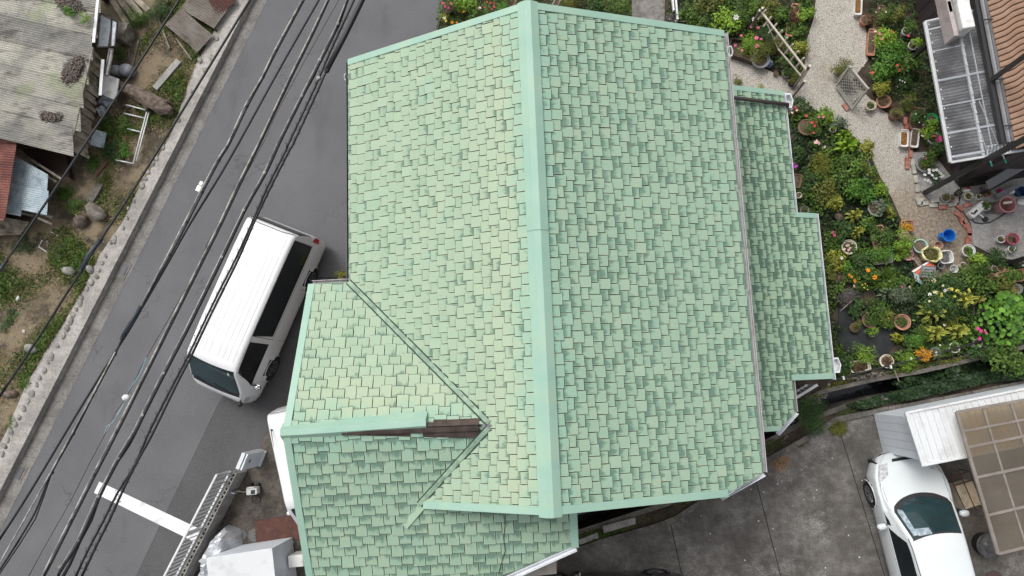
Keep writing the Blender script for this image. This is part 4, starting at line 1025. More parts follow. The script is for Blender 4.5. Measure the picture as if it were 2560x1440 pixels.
# manhole covers
def cover(px, py, r, lb, mat, z=.0):
    p = at(px, py, z); e = empty('manhole_cover', (p.x,p.y,z), lb, 'manhole cover', 'manhole covers')
    MB().lathe((p.x,p.y,z), [(r,-.02),(r,.012),(r*.88,.012),(r*.88,.004),(0,.004)], 24).build('rim', m_ditch, e)
    for k in (.78,.55,.30): MB().lathe((p.x,p.y,z+.004), [(r*k,0),(r*k,.008),(r*(k-.10),.008),(r*(k-.10),0)], 20).build('ring', mat, e)
cover(603,1337,.17,'round grey manhole cover between the silver tarp and the rusty plate', m_gutterdark)
cover(637,1338,.20,'round manhole cover half under the rusty steel plate', m_gutterdark)
o = MB().slab([at(636,1303,.03), at(742,1286,.03), at(752,1350,.03), at(640,1357,.03)], .02).build('steel_plate', m_rust, bevel=.004); tag(o, 'rust brown steel plate lying on the yard below the annex verge', 'steel plate')
# silver tarp over a motorcycle
def tarp(L, lb):
    mb = MB(); n = 22; m = 12; A = [Vector((*at2(a,b,.0),0)) for a,b in L]
    ax = (A[1]-A[0]); d = ax.normalized(); w_ = Vector((-d.y,d.x,0)); r = np.random.default_rng(5)
    for i in range(n+1):
        t = i/n; hgt = .12+.78*(math.sin(math.pi*min(1,max(0,t*.86+.10)))**.6)*(1+.10*math.sin(t*17)); hw = .10+.28*math.sin(math.pi*min(1,t*.9+.07))
        for j in range(m+1):
            a = math.pi*j/m; k = 1+.09*math.sin(5*a+9*t)+.05*r.normal()
            f = .9 if 0 < j < m else 1.15
            p = A[0]+ax*t+w_*(hw*math.cos(a)*k*f); z = max(.015, hgt*math.sin(a)**.7*k)
            mb.v.append((p.x, p.y, z))
    for i in range(n):
        for j in range(m): mb.f.append((i*(m+1)+j, i*(m+1)+j+1, (i+1)*(m+1)+j+1, (i+1)*(m+1)+j)); mb.m.append(0)
    mb.f.append(tuple(range(m+1))); mb.f.append(tuple(range(n*(m+1)+m, n*(m+1)-1, -1))); mb.m += [0,0]
    o = mb.build('covered_motorcycle', m_silver); tag(o, lb, 'motorcycle cover'); return o
tarp([(588,1316),(528,1472)], 'creased silver tarp draped over a motorcycle against the railing')
# white storage locker and its sill, outdoor unit
lz = 1.36
q4 = [at2(515,1395,lz), at2(680,1370,lz), at2(694,1500,lz), at2(529,1525,lz)]
ca, cb, cc, cd = [Vector(v) for v in q4]
lk = empty('storage_locker', (*((ca+cc)/2), 0), 'flat topped white storage locker between the silver tarp and the annex wall', 'locker')
inn = lambda k: [tuple(v+((ca+cc)/2-v)*k) for v in (ca,cb,cc,cd)]
MB().prism(inn(.03), .04, lz-.03).build('cabinet', m_greymetal, lk); MB().prism(inn(0), lz-.028, lz).build('lid', m_whitemetal, lk, bevel=.008)
MB().prism([tuple(v) for v in (Vector(at2(575,1378,.05)), Vector(at2(732,1352,.05)), Vector(at2(733,1358,.05)), Vector(at2(576,1385,.05)))], 0.0, .05).build('door_track', m_whitemetal, lk)
p = at(741,1402,.55); ou = empty('outdoor_unit', (p.x,p.y,0), 'small pale air conditioning unit tucked beside the annex wall and locker', 'outdoor unit')
MB().box((p.x,p.y,.08), .40, .30, .52, .12).build('case', m_whitepot, ou, bevel=.02); MB().box((p.x,p.y,-.0), .36, .26, .075, .12).build('base', m_blackplastic, ou)
MB().lathe((p.x-.205,p.y,.34), [(0,-.001),(.001,0)], 4).build('fan_grille', m_blackplastic, ou)

# ------------------------------------------------------------------ far side of the road: sheds and scrap
GZ = .13
rz = 1.35
os_ = empty('corrugated_shed', at(100,200,GZ), 'old plank shed under a patchy grey corrugated roof with heaps of leaf litter', 'shed')
TL, TR = [(-330,-210),(-330,-155),(-330,-95),(-330,-36),(-330,22),(-330,80),(-330,138),(-330,196),(-330,262)], [(262,-95),(251,-30),(241,32),(232,90),(221,150),(210,210),(200,268),(187,322),(175,378)]
slp = .10
def RP(px, py):                                       # roof plane: falls gently towards the road
    z = rz
    for _ in range(20):
        p = at(px, py, z); z = rz-slp*(p.x-at2(200,200,rz)[0])
    return p
for i in range(8):
    a, b, c, d = RP(*TL[i]), RP(*TR[i]), RP(*TR[i+1]), RP(*TL[i+1]); k = Vector((0,0,.028*(i%2)+.003*i))
    ln = b-a; e = (d-a)*1.06
    MB().corr(a+k, a+k+e, b+k+random.uniform(-.03,.03)*ln.normalized(), .070, .011).build('roof_sheet', m_oldroof, os_)
MB().beam(RP(249,-20)+Vector((0,0,.03)), RP(236,108)+Vector((0,0,.03)), .085, .03).build('verge_board', m_whitemetal, os_)
MB().beam(RP(234,120)+Vector((0,0,.02)), RP(176,372)+Vector((0,0,.0)), .05, .06).build('edge_batten', m_greywood, os_)
# plank wall below the verge
w0, w1 = Vector(at2(300,60,GZ)), Vector(at2(226,392,GZ)); wd_ = (w1-w0).normalized(); wn = Vector((-wd_.y, wd_.x)); wn = wn if wn.x > 0 else -wn
npk = 26                                             # short boards sloping out from under the roof edge
for i in range(npk):
    def bp(t, px0, px1, z): return at(px0[0]+(px1[0]-px0[0])*t, px0[1]+(px1[1]-px0[1])*t, z)
    t0, t1 = (i+.04)/npk, (i+.96)/npk; j = random.uniform(-.05,.06); q_ = random.uniform(-.02,.02)
    MB().slab([bp(t0,(228,120),(163,366),1.20+q_), bp(t0,(256+j*90,150),(220+j*90,398),.66+q_), bp(t1,(256+j*90,150),(220+j*90,398),.66+q_), bp(t1,(228,120),(163,366),1.20+q_)], .022).build('plank', m_planks, os_)
mb = MB(); mb.hexa([(*(w0-wn*.75),GZ),(*(w1-wn*.75),GZ),(*(w1-wn*6),GZ),(*(w0-wn*6),GZ)], [(*(w0-wn*.75),1.1),(*(w1-wn*.75),1.1),(*(w1-wn*6),1.1),(*(w0-wn*6),1.1)]); mb.build('wall', m_darkwood, os_)
MB().beam(RP(226,135)-Vector((0,0,.25))+Vector((.2,-.05,0)), RP(214,228)-Vector((0,0,.3))+Vector((.22,0,0)), .09, .03).build('loose_board', m_whitemetal, os_)
def litter(pxs, name, lb, mat, zf, n=500, size=.05, parent=None, hgt=.10):
    c = [zf(*p) for p in pxs]; mb = MB(); P3 = c
    r = np.random.default_rng(len(pxs)+n)
    for i in range(n):
        w_ = r.dirichlet([.9]*len(P3)); p = sum((P3[k]*w_[k] for k in range(len(P3))), Vector((0,0,0)))
        z = hgt*r.random()*min(1, 3*min(sorted(w_)[-2], .33)); a = r.uniform(0,6.28); s = size*r.uniform(.5,1.5); tl = r.uniform(-.6,.6)
        d = Vector((math.cos(a), math.sin(a), tl*.5))*s; e = Vector((-math.sin(a), math.cos(a), tl))*s*.35
        q = p+Vector((0,0,.012+z)); mb.add([q-d, q+e, q+d, q-e], [(0,1,2,3)])
    o = mb.build(name, mat, parent); o['kind'] = 'stuff'; return o
m_debris = M('dead_leaves', (.055,.042,.034), .95, c2=(.19,.16,.14), ns=30)
litter([(228,116),(210,130),(158,150),(150,190),(145,215),(172,232),(200,215),(222,170)], 'leaf_litter', None, m_debris, RP, 2600, .045, os_, .13)
litter([(95,290),(108,278),(165,285),(160,305),(110,312)], 'leaf_litter', None, m_debris, RP, 900, .04, os_, .10)
litter([(128,-5),(200,-5),(215,30),(165,40)], 'leaf_litter', None, m_debris, RP, 1100, .045, os_, .12)
# small sheets roof, blue sheets and dark gap
rs = empty('red_roof_shed', at(20,470,GZ), 'red rusted corrugated roof at the picture edge below the grey one', 'shed')
r1z = 1.42
q = [at(-260,330,r1z), at(42,356,r1z), at(12,549,r1z-.06), at(-260,560,r1z-.06)]
MB().corr(q[1], q[2], q[0], .07, .011).build('roof_sheet', m_redroof, rs)
MB().beam(q[0]+Vector((0,0,.03)), q[1]+Vector((0,0,.03)), .09, .02).build('flashing', m_redroof, rs); MB().beam(q[2]+Vector((0,0,.02)), q[3]+Vector((0,0,.02)), .07, .02).build('eave_strip', m_redroof, rs)
v = [Vector(x.xy) for x in (at(-260,360,r1z), at(-55,375,r1z), at(-85,530,r1z), at(-260,540,r1z))]
MB().prism([tuple(x) for x in v], GZ-.05, 1.3).build('wall', m_darkwood, rs)
bs_ = empty('lean_to_roof', at(80,470,GZ), 'pale blue grey corrugated lean-to with a torn edge below the red roof', 'shed')
b0, b1, b2, b3 = at(20,380,1.05), at(122,437,.85), at(126,520,.85), at(0,530,1.05)
mid = lambda a, b, t: a.lerp(b, t)
for i, (t0, t1) in enumerate(((0,.52),(.5,1.0))):
    for j, (s0, s1) in enumerate(((0,.46),(.44,1.0))):
        k = Vector((0,0,.012*(i+2*j)))
        A, B = mid(mid(b0,b3,t0), mid(b1,b2,t0), s0), mid(mid(b0,b3,t1), mid(b1,b2,t1), s0); Cc = mid(mid(b0,b3,t0), mid(b1,b2,t0), s1)
        MB().corr(A+k, B+k, Cc+k, .06, .010).build('roof_sheet', m_blueroof, bs_)
for a, b in (((45,378),(158,450)),((10,382),(142,455)),((0,520),(84,540)),((84,530),(132,544)),((95,545),(130,560))): MB().beam(at(*a,.80), at(*b,.62), .06, .05).build('batten', m_greywood, bs_)
for i in range(5):
    a, b = at(-60,536+i*13,.62-.06*i), at(70-4*i,560+i*5,.52-.06*i); MB().beam(a, b, .13, .025).build('board', m_planks, bs_)
MB().prism([at2(40,368,.5),at2(150,372,.5),at2(162,440,.5),at2(60,390,.5)], GZ-.05, .30).build('back_wall', M('shed_dark_brown', (.035,.018,.014), .9), bs_)
# grey-brown corrugated lean-to at the top with rusty sheet
bl = empty('sheet_pile', at(480,60,GZ), 'brown corrugated sheets and a rust red sheet propped near the top of the kerb', 'scrap sheets')
for i, (L, m) in enumerate([([(413,62),(452,20),(535,78),(494,130)], m_brownroof), ([(452,22),(497,-40),(562,22),(536,72)], m_brownroof), ([(513,-20),(560,-60),(608,-30),(545,44)], m_rust)]):
    z0, z1 = .62-.05*i, .30; a, b, c, d = at(*L[0],z0), at(*L[1],z0), at(*L[2],z1), at(*L[3],z1)
    MB().corr(a+Vector((0,0,.02*i)), b+Vector((0,0,.02*i)), d+Vector((0,0,.02*i)), .075, .010).build('sheet', m, bl)
MB().beam(at(455,85,.55), at(494,133,.22), .05, .06).build('prop', m_greywood, bl); MB().beam(at(440,95,.45), at(480,150,.2), .04, .05).build('prop', m_greywood, bl)
for a, b, z in ((413,62,.6),(494,130,.28),(536,72,.28),(452,20,.6)): p = at(a,b,z); MB().tube([(p.x,p.y,GZ-.05),(p.x,p.y,z)], .03, 6).build('stake', m_darkwood, bl)
# second dark timber shed roof at the top
tb = empty('timber_stack', at(300,30,GZ), 'dark mossy timber boards stacked beside the shed at the top', 'timber')
for i in range(4):
    a, b = at(262+i*20,-30+i*3,.5), at(320+i*17,62-i*12,.35); MB().beam(a, b, .16, .04).build('board', m_planks, tb)
for a, b in ((275,-10),(330,40)): p = at(a,b,.2); MB().box((p.x,p.y,GZ-.02), .5, .12, .20, .6).build('bearer', m_darkwood, tb)
# window sashes leaning
ws = empty('window_sash', at(268,120,GZ), 'old sliding window sashes with blue white panes leaning on the shed', 'window')
m_pane = M('dusty_blue_pane', (.78,.84,.88), .5, c2=(.88,.90,.90), ns=3, dirt=((.16,.25,.32), 8, .4), grain=0)
for i, L in enumerate([[(252,32),(282,52),(272,118),(244,118)], [(280,48),(294,56),(288,116),(276,118)], [(275,122),(284,124),(272,190),(262,188)]]):
    q = [at(a,b,z) for (a,b),z in zip(L,(.95,.88,.84,.92))]
    MB().slab(q, .02).build('pane', m_pane, ws)
    for k in range(4): MB().beam(q[k]+Vector((0,0,.012)), q[(k+1)%4]+Vector((0,0,.012)), .035, .03).build('frame', m_darkframe if i == 1 else m_greywood, ws)
# weathered crate/box
p = at(312,85,.35); bx = MB().box((p.x,p.y,GZ-.01), .34, .52, .45, -.25).build('wooden_box', m_greywood, bevel=.006); tag(bx, 'weathered grey box standing on end by the window sashes', 'box')
# fallen log with root plate
lg = MB(); L = [(258,203),(300,215),(340,232),(378,254),(408,270),(428,280)]
lp = [at(a,b,.33) for a,b in L]; lg.tube(lp, [.07,.13,.20,.23,.21,.10], 12)
V = np.array(lg.v); r = np.random.default_rng(3); V += r.normal(size=V.shape)*.018; lg.v = [tuple(x) for x in V]
lo_g = empty('fallen_log', at(345,235,GZ), 'grey brown fallen tree trunk with peeling bark lying among the weeds', 'log')
lg.build('trunk', m_bark, lo_g)
for a, b, c, d in ((395,245,440,262),(360,262,372,285),(300,205,270,195)): MB().tube([at(a,b,.35), at((a+c)/2,(b+d)/2,.42), at(c,d,.25)], [.05,.035,.015], 6).build('stub', m_bark, lo_g)
for k, (a, b, rr, lb) in enumerate([(293,178,.15,'smaller round grey tub of the pair above the fallen log'), (318,177,.18,'larger oval grey tub of the pair above the fallen log')]):
    p = at(a,b,.3); o = MB().lathe((p.x,p.y,GZ-.01), [(.0,.0),(rr*.85,0),(rr,.08),(rr*1.02,.24),(rr*.85,.33),(rr*.4,.36),(0,.365)], 16, sx=1.15, rz=.3).build('tub', M('grey_tub', (.27,.28,.31), .5, dirt=((.15,.15,.16), 6, .6)), smooth=True); tag(o, lb, 'tub', 'grey tubs by the log')
o = MB().slab([at(258,182,.62), at(297,197,.60), at(289,251,.56), at(246,232,.60)], .04).build('foam_board', M('foam_white', (.8,.8,.78), .7, dirt=((.4,.38,.33), 5, .5))); tag(o, 'white foam board lying under the end of the fallen log', 'board')
for L, lb in [([(252,242),(274,238),(286,256),(268,268),(246,258)], 'crumpled white and blue plastic bag below the foam board'), ([(240,270),(262,264),(268,282),(250,292)], 'crumpled clear plastic sheet beside the plank wall'), ([(178,368),(205,372),(212,382),(190,384)], 'torn white plastic bag under the shed roof corner')]:
    c = sum((at(a,b,GZ) for a,b in L), Vector((0,0,0)))/len(L); mb = MB(); n = len(L)*3; ring = []
    rr_ = np.random.default_rng(int(c.x*100)%997)
    for k in range(4):
        for j in range(n):
            a = at(*L[(j//3)%len(L)],GZ); b = at(*L[(j//3+1)%len(L)],GZ); p = a.lerp(b,(j%3)/3); p = c+(p-c)*(1-k*.3+.08*rr_.normal()); mb.v.append((p.x,p.y,GZ+.01+[0,.09,.12,.08][k]+.03*rr_.normal()*(k>0)))
    for k in range(3):
        for j in range(n): mb.f.append((k*n+j,k*n+(j+1)%n,(k+1)*n+(j+1)%n,(k+1)*n+j)); mb.m.append(0)
    mb.f.append(tuple(3*n+j for j in range(n))); mb.m.append(0)
    o = mb.build('plastic_bag', M('plastic_film', (.50,.55,.60), .3, c2=(.70,.72,.74), ns=9, dirt=((.22,.30,.40), 12, .6), grain=0)); tag(o, lb, 'plastic bag', 'plastic rubbish by the shed')
# white pipe frame
pf = empty('plant_frame', at(340,340,GZ), 'white plastic pipe frame standing in the grass below the log', 'pipe frame')
pz = .30
for L in ([(315,262),(368,276)], [(368,276),(333,409)], [(372,282),(341,402)], [(333,409),(290,400)], [(310,283),(360,295)], [(318,322),(352,330)]):
    MB().tube([at(a,b,pz) for a,b in L], .019, 7).build('pipe', m_whitemetal, pf, smooth=True)
for a, b in ((368,276),(333,409),(315,262),(290,400)): p = at(a,b,pz); MB().tube([(p.x,p.y,GZ-.05),(p.x,p.y,pz)], .017, 6).build('leg', m_whitemetal, pf)
pf2 = empty('bent_pipe', at(108,610,GZ), 'bent white pipe offcuts lying in the grass below the stumps', 'pipe')
for L in ([(126,579),(146,590)], [(106,600),(97,617),(119,631),(123,627)]): MB().tube([at(a,b,GZ+.02) for a,b in L], .018, 6).build('pipe', m_whitemetal, pf2)
# boards, slab and stones on the verge
for L, wd, mat, nm, lb, cat in [
    ([(448,152),(388,222)], .20, m_block, 'concrete_beam', 'pale concrete beam lying in dry grass above the log', 'beam'),
    ([(392,35),(424,122)], .06, m_greywood, 'board', 'split pale board lying beside the brown corrugated sheets', 'board'),
    ([(318,340),(238,440)], .09, M('red_timber', (.15,.075,.05), .9), 'timber', 'reddish timber lying across the grass below the pipe frame', 'timber'),
    ([(252,458),(224,508)], .22, m_ditch, 'concrete_beam', 'weedy grey concrete beam next to the big stump', 'beam'),
    ([(323,122),(322,168)], .03, m_greywood, 'stick', 'thin upright pale stick standing over the larger tub', 'stick'),
    ([(347,100),(330,170)], .03, m_greywood, 'stick', 'slanting pale stick leaning over the larger tub', 'stick')]:
    o = MB().beam(at(*L[0],GZ+.05), at(*L[1],GZ+.05), wd, .08 if wd > .1 else .03).build(nm, mat, bevel=.006); tag(o, lb, cat)
for k, (a, b, rx, ry, rz_, mat, nm, lb, cat) in enumerate([
    (243,530,.34,.21,.22,m_greywood,'stump','large smooth grey tree stump near the kerb wall','stump'),
    (205,553,.22,.19,.20,m_bark,'stump','darker jagged stump beside the large smooth one','stump'),
    (172,677,.21,.13,.15,m_stone,'rock','pale pointed rock on the verge opposite the drain','rock'),
    (75,872,.20,.13,.14,m_stone,'rock','chalky rock at the low end of the verge','rock'),
    (222,672,.16,.09,.10,m_stone,'rock','flat stone at the kerb wall beside the cable joint','rock'),
    (20,985,.26,.10,.10,m_bark,'log','short rotten log at the picture edge on the verge','log')]):
    o = rock((*at2(a,b,GZ+.1), GZ+rz_*.55), rx, ry, rz_, nm, mat, None, 40+k, rot=[-.45,.2,-.3,-.3,-1.0,.1][k]); tag(o, lb, cat)
for k, (a, b, s, lb) in enumerate([(46,748,.07,'small crushed white wrapper on the bare verge soil'), (60,830,.05,'tiny white scrap of paper on the lower verge')]):
    p = at(a,b,GZ); mb = MB(); mb.add([(p.x-s,p.y-s*.6,GZ+.02),(p.x+s,p.y-s*.8,GZ+.03),(p.x+s*.8,p.y+s,GZ+.025),(p.x,p.y+s*1.3,GZ+.05),(p.x-s*.8,p.y+s*.7,GZ+.02),(p.x,p.y,GZ+.08)], [(0,1,5),(1,2,5),(2,3,5),(3,4,5),(4,0,5)])
    o = mb.build('wrapper', m_whitepot); tag(o, lb, 'litter')

o = MB().corr(at(232,322,.55), at(226,362,.5), at(266,332,.30), .06, .009).build('corrugated_scrap', m_blueroof); tag(o, 'small pale blue corrugated sheet propped against the sloping planks', 'scrap sheet')
# ------------------------------------------------------------------ neighbouring house with the clear awning
h2 = empty('tiled_house', at(2420,300,0), 'plum walled house with a tan tiled eave and grey gutter at the top corner', 'house')
sw = Vector(at2(2387,458,0)); up_ = (Vector(at2(2283,0,0))-sw).normalized(); rt_ = Vector((-up_.y, up_.x)); rt_ = rt_ if rt_.x > 0 else -rt_
def B2(a, b, z): p = sw+rt_*a+up_*b; return Vector((p.x, p.y, z))     # a into the house, b along its west wall
MB().prism([tuple(B2(a,b,0).xy) for a,b in ((0,0),(8,0),(8,12),(0,12))], -.02, 2.84).build('wall', m_siding, h2)
for i in range(24):                                    # siding boards stand proud of the wall, west then south side
    MB().hexa([B2(-.012,.02+i*.40,.05),B2(-.012,.405+i*.40,.05),B2(0.01,.405+i*.40,.05),B2(0.01,.02+i*.40,.05)][::-1], [B2(-.012,.02+i*.40,2.8),B2(-.012,.405+i*.40,2.8),B2(0.01,.405+i*.40,2.8),B2(0.01,.02+i*.40,2.8)][::-1]).build('siding_board', m_siding, h2)
for i in range(14):
    MB().hexa([B2(.02+i*.40,-.012,.05),B2(.02+i*.40,.01,.05),B2(.405+i*.40,.01,.05),B2(.405+i*.40,-.012,.05)][::-1], [B2(.02+i*.40,-.012,2.8),B2(.02+i*.40,.01,2.8),B2(.405+i*.40,.01,2.8),B2(.405+i*.40,-.012,2.8)][::-1]).build('siding_board', m_siding, h2)
# eave: measured along the gutter in the photograph
g0, g1 = at(2449,-6,2.92), at(2518,354,2.92); gd_ = (g0-g1).normalized(); gi = Vector((-gd_.y, gd_.x, 0)); gi = gi if gi.x > 0 else -gi
g0 = g1+gd_*7.0
def E2_(a, b, z): return g1+gi*a+gd_*b+Vector((0,0,z))
MB().hexa([E2_(-.10,0,-.14),E2_(-.02,0,-.14),E2_(-.02,7,-.14),E2_(-.10,7,-.14)], [E2_(-.10,0,-.02),E2_(-.02,0,-.02),E2_(-.02,7,-.02),E2_(-.10,7,-.02)]).build('fascia', m_darkframe, h2)
k = 9; prof = [(.075*math.cos(math.pi+math.pi*i/k)+.06, .075*math.sin(math.pi+math.pi*i/k)) for i in range(k+1)]; prof += [(x*.86+.0084, y*.8) for x, y in prof[::-1]]
A = [E2_(x,0,y+.02) for x,y in prof]; B = [E2_(x,7,y+.02) for x,y in prof]; n = len(prof)
MB().add(A+B, [(i,(i+1)%n,n+(i+1)%n,n+i) for i in range(n)]+[tuple(range(n)), tuple(range(2*n-1,n-1,-1))]).build('gutter', m_gutterdark, h2)
for b in (.35, 1.45, 2.9, 4.2): MB().beam(E2_(-.02,b,.05), E2_(.16,b,.05), .03, .02).build('gutter_clip', m_darkframe, h2)
tile_bed = MB().slab([E2_(.10,0,-.02),E2_(1.3,0,.34),E2_(1.3,7,.34),E2_(.10,7,-.02)], .06).build('roof_deck', m_tilegap, h2)
# tan tiles: each an S-shaped strip, its joint with the next left open
tw = .137; rs_ = .30
def tile(b0):
    mb = MB(); N_ = 12; W_ = .64
    for i in range(N_+1):
        a = .135+W_*i/N_; f = i/N_; s = .10*(1/(1+math.exp(-(f-.50)*14)))+.10*f
        z = (a-.10)*rs_+.020+.012*math.sin(f*math.pi)
        for bb, dz in ((b0+.009,-.006),(b0+.022,.008),(b0+tw*.5,.012),(b0+tw-.014,.006),(b0+tw-.007,-.012)): mb.v.append(tuple(E2_(a, bb+s, z+dz)))
    for i in range(N_):
        for j in range(4): mb.f.append((i*5+j, (i+1)*5+j, (i+1)*5+j+1, i*5+j+1)); mb.m.append(0)
    mb.f.append((0,1,2,3,4)); mb.m.append(0)
    return mb.build('tile', m_tantile, tile_bed, smooth=False)
for i in range(36): tile(-.20+i*tw)
MB().hexa([E2_(.775,0,.10),E2_(.84,0,.10),E2_(.84,7,.10),E2_(.775,7,.10)], [E2_(.775,0,.29),E2_(.84,0,.29),E2_(.84,7,.29),E2_(.775,7,.29)]).build('wall_flashing', m_gutterdark, h2)
MB().slab([E2_(.84,-.1,.262),E2_(2.2,-.1,.60),E2_(2.2,7,.60),E2_(.84,7,.262)], .04).build('upper_tile_bed', m_tantile, h2)
# dark posts rising past the eave
def post(f, z0, z1, wd=.10):
    MB().box((f[0],f[1],z0), wd, wd, z1-z0, .2).build('post', m_darkframe, h2, bevel=.006)
post(at2(2262,163,0), 0, 2.55); post(at2(2312,482,0), 0, 4.3, .11); post(at2(2487,194,3.02), 2.95, 4.4, .09); post(at2(2518,658,0), 0, 3.0, .11)
# dark lattice screen and leaning board at the south wall
MB().slab([at(2400,400,1.2), at(2462,395,1.2), at(2470,452,.2), at(2395,462,.2)], .02).build('insect_screen', M('dark_screen', (.012,.014,.013), .5), h2)
lb_ = empty('leaning_board', at(2510,430,0), 'long pale grey board leaning low against the plum wall under the awning', 'board')
MB().slab([at(2466,455,.9), at(2600,372,.9), at(2600,402,.6), at(2472,474,.6)], .03).build('board', m_gutterdark, lb_)
MB().beam(at(2468,478,.4), at(2600,408,.4), .05, .2).build('batten', m_darkframe, lb_); 
for a,b in ((2480,470),(2570,420)): p = at(a,b,.55); MB().tube([(p.x,p.y,.0),(p.x,p.y,.6)], .03, 6).build('strut', m_darkframe, lb_)
# ------------------------------------------------------------------ clear corrugated awning
aw = empty('clear_awning', at(2400,240,0), 'clear ribbed awning on a white frame reaching out from the plum house', 'awning')
tt = NT('clear_sheet'); tr = tt.n('ShaderNodeBsdfTransparent'); tr.inputs[0].default_value = (.88,.90,.93,1); gl = tt.n('ShaderNodeBsdfGlossy'); gl.inputs['Roughness'].default_value = .16; gl.inputs['Color'].default_value = (.9,.92,.95,1)
df = tt.n('ShaderNodeBsdfDiffuse'); df.inputs['Color'].default_value = (.62,.64,.66,1)
m1 = tt.n('ShaderNodeMixShader'); m2 = tt.n('ShaderNodeMixShader'); fr = tt.n('ShaderNodeLayerWeight'); fr.inputs[0].default_value = .35
dn = tt.ramp(tt.noise(2.2, 4, .6), .35, .75); tt.l(tt.math('ADD', tt.math('MULTIPLY', dn, .16), .10), m1.inputs[0]); tt.l(tr.outputs[0], m1.inputs[1]); tt.l(df.outputs[0], m1.inputs[2])
tt.l(tt.math('MULTIPLY', fr.outputs['Fresnel'], .55), m2.inputs[0]); tt.l(m1.outputs[0], m2.inputs[1]); tt.l(gl.outputs[0], m2.inputs[2])
tt.l(m2.outputs[0], tt.t.nodes['Material Output'].inputs['Surface']); m_clear = tt.m
za = 2.62
C0, C1, C2, C3 = at(2312,55,za), at(2376,406,za), at(2507,384,za+.10), at(2437,26,za+.10)
def AWP(s, t): return C0.lerp(C3, s).lerp(C1.lerp(C2, s), t)         # s across, t down the picture
ts = [0.0,.045,.20,.40,.575,.79,.965,1.0]
for i in range(2):
    s0, s1 = ((0.02,.63),(.64,1.0))[i]
    for t0, t1 in ((.0,.20),(.20,.40),(.40,.575),(.575,.79),(.79,1.0)):
        a, b, c = AWP(s0,t0), AWP(s0,t1), AWP(s1,t0); k = Vector((0,0,.035))
        MB().corr(a+k, b+k, c+k, .076, .012, 6).build('sheet', m_clear, aw, smooth=True)
for a, b, w_, h_ in (((0,0),(0,1),.075,.06),((0,0),(1,0),.05,.05),((0,1),(1,1),.06,.06),((.635,.08),(.635,1),.055,.05),((1,0),(1,1),.04,.05),((.82,.15),(.82,.96),.02,.03)):
    MB().beam(AWP(*a), AWP(*b), w_, h_).build('frame_bar', m_alu, aw, bevel=.006)
for t, s1, w_ in ((.06,.62,.04),(.22,.62,.018),(.43,1,.04),(.61,.8,.025),(.80,1,.045),(.965,.63,.05)):
    MB().beam(AWP(.03,t)-Vector((0,0,.01)), AWP(s1,t)-Vector((0,0,.01)), w_, .04).build('cross_bar', m_alu, aw)
for i in range(15):
    for s in (.045,.635):
        p = AWP(s, .03+i*.067); MB().lathe((p.x,p.y,p.z+.045), [(.016,0),(.016,.012),(.006,.02),(0,.02)], 8).build('screw_cap', m_whitemetal, aw)
# return of the awning along the south wall
a, b, c, d = at(2376,406,za-.004), at(2700,352,za-.004), at(2700,330,za+.05), at(2507,362,za+.05)
D0, D1, D2, D3 = C1.lerp(C2,.62)+Vector((.02,0,-.004)), at(2700,352,za), at(2700,322,za), C1.lerp(C2,.62)+(at(2470,365,za)-at(2463,391,za))
MB().corr(D0+Vector((0,0,.034)), D1+Vector((0,0,.034)), D3+Vector((0,0,.034)), .074, .011, 6).build('sheet', m_clear, aw, smooth=True)
MB().beam(D0, D1, .05, .05).build('frame_bar', m_alu, aw); MB().beam(D3, D2, .03, .04).build('frame_bar', m_alu, aw)
# laundry poles with green ends
for k, (a, b, c, d, lb) in enumerate([(2474,398,2480,416,'first white laundry pole with a green end poking out below the awning corner'), (2509,392,2516,408,'second white laundry pole with a green end nearer the picture edge')]):
    p, q = at(a,b,2.25), at(c,d,2.25); dd = (q-p).normalized(); e = empty('laundry_pole', q, lb, 'laundry pole', 'laundry poles')
    MB().tube([q-dd*1.6, q-dd*.10], .014, 8).build('pole', m_whitemetal, e); MB().tube([q-dd*.11, q], .018, 8).build('end_cap', M('jade_cap', (.02,.36,.24), .4), e)
# outdoor units on a wall bracket above the awning
for k, (a, b, lb) in enumerate([(2417,37,'pale outdoor air conditioning unit over the top of the clear awning'), (2404,-22,'pale outdoor air conditioning unit cut by the top picture edge')]):
    p = at(a,b,3.15); e = empty('outdoor_unit', (p.x,p.y,2.5), lb, 'outdoor unit', 'outdoor units on the plum house')
    an = math.atan2(up_.y, up_.x); MB().box((p.x,p.y,2.60), .62, .27, .55, an).build('case', m_whitepot, e, bevel=.03)
    MB().box((p.x,p.y,2.56), .70, .40, .035, an).build('tray', m_gutterdark, e)
    q = p-gi*.26; MB().box((q.x,q.y,2.64), .86, .10, .42, an).build('wind_guard', M('pinkish_beam', (.40,.35,.34), .6, dirt=((.25,.2,.2), 4, .5)), e, bevel=.01)
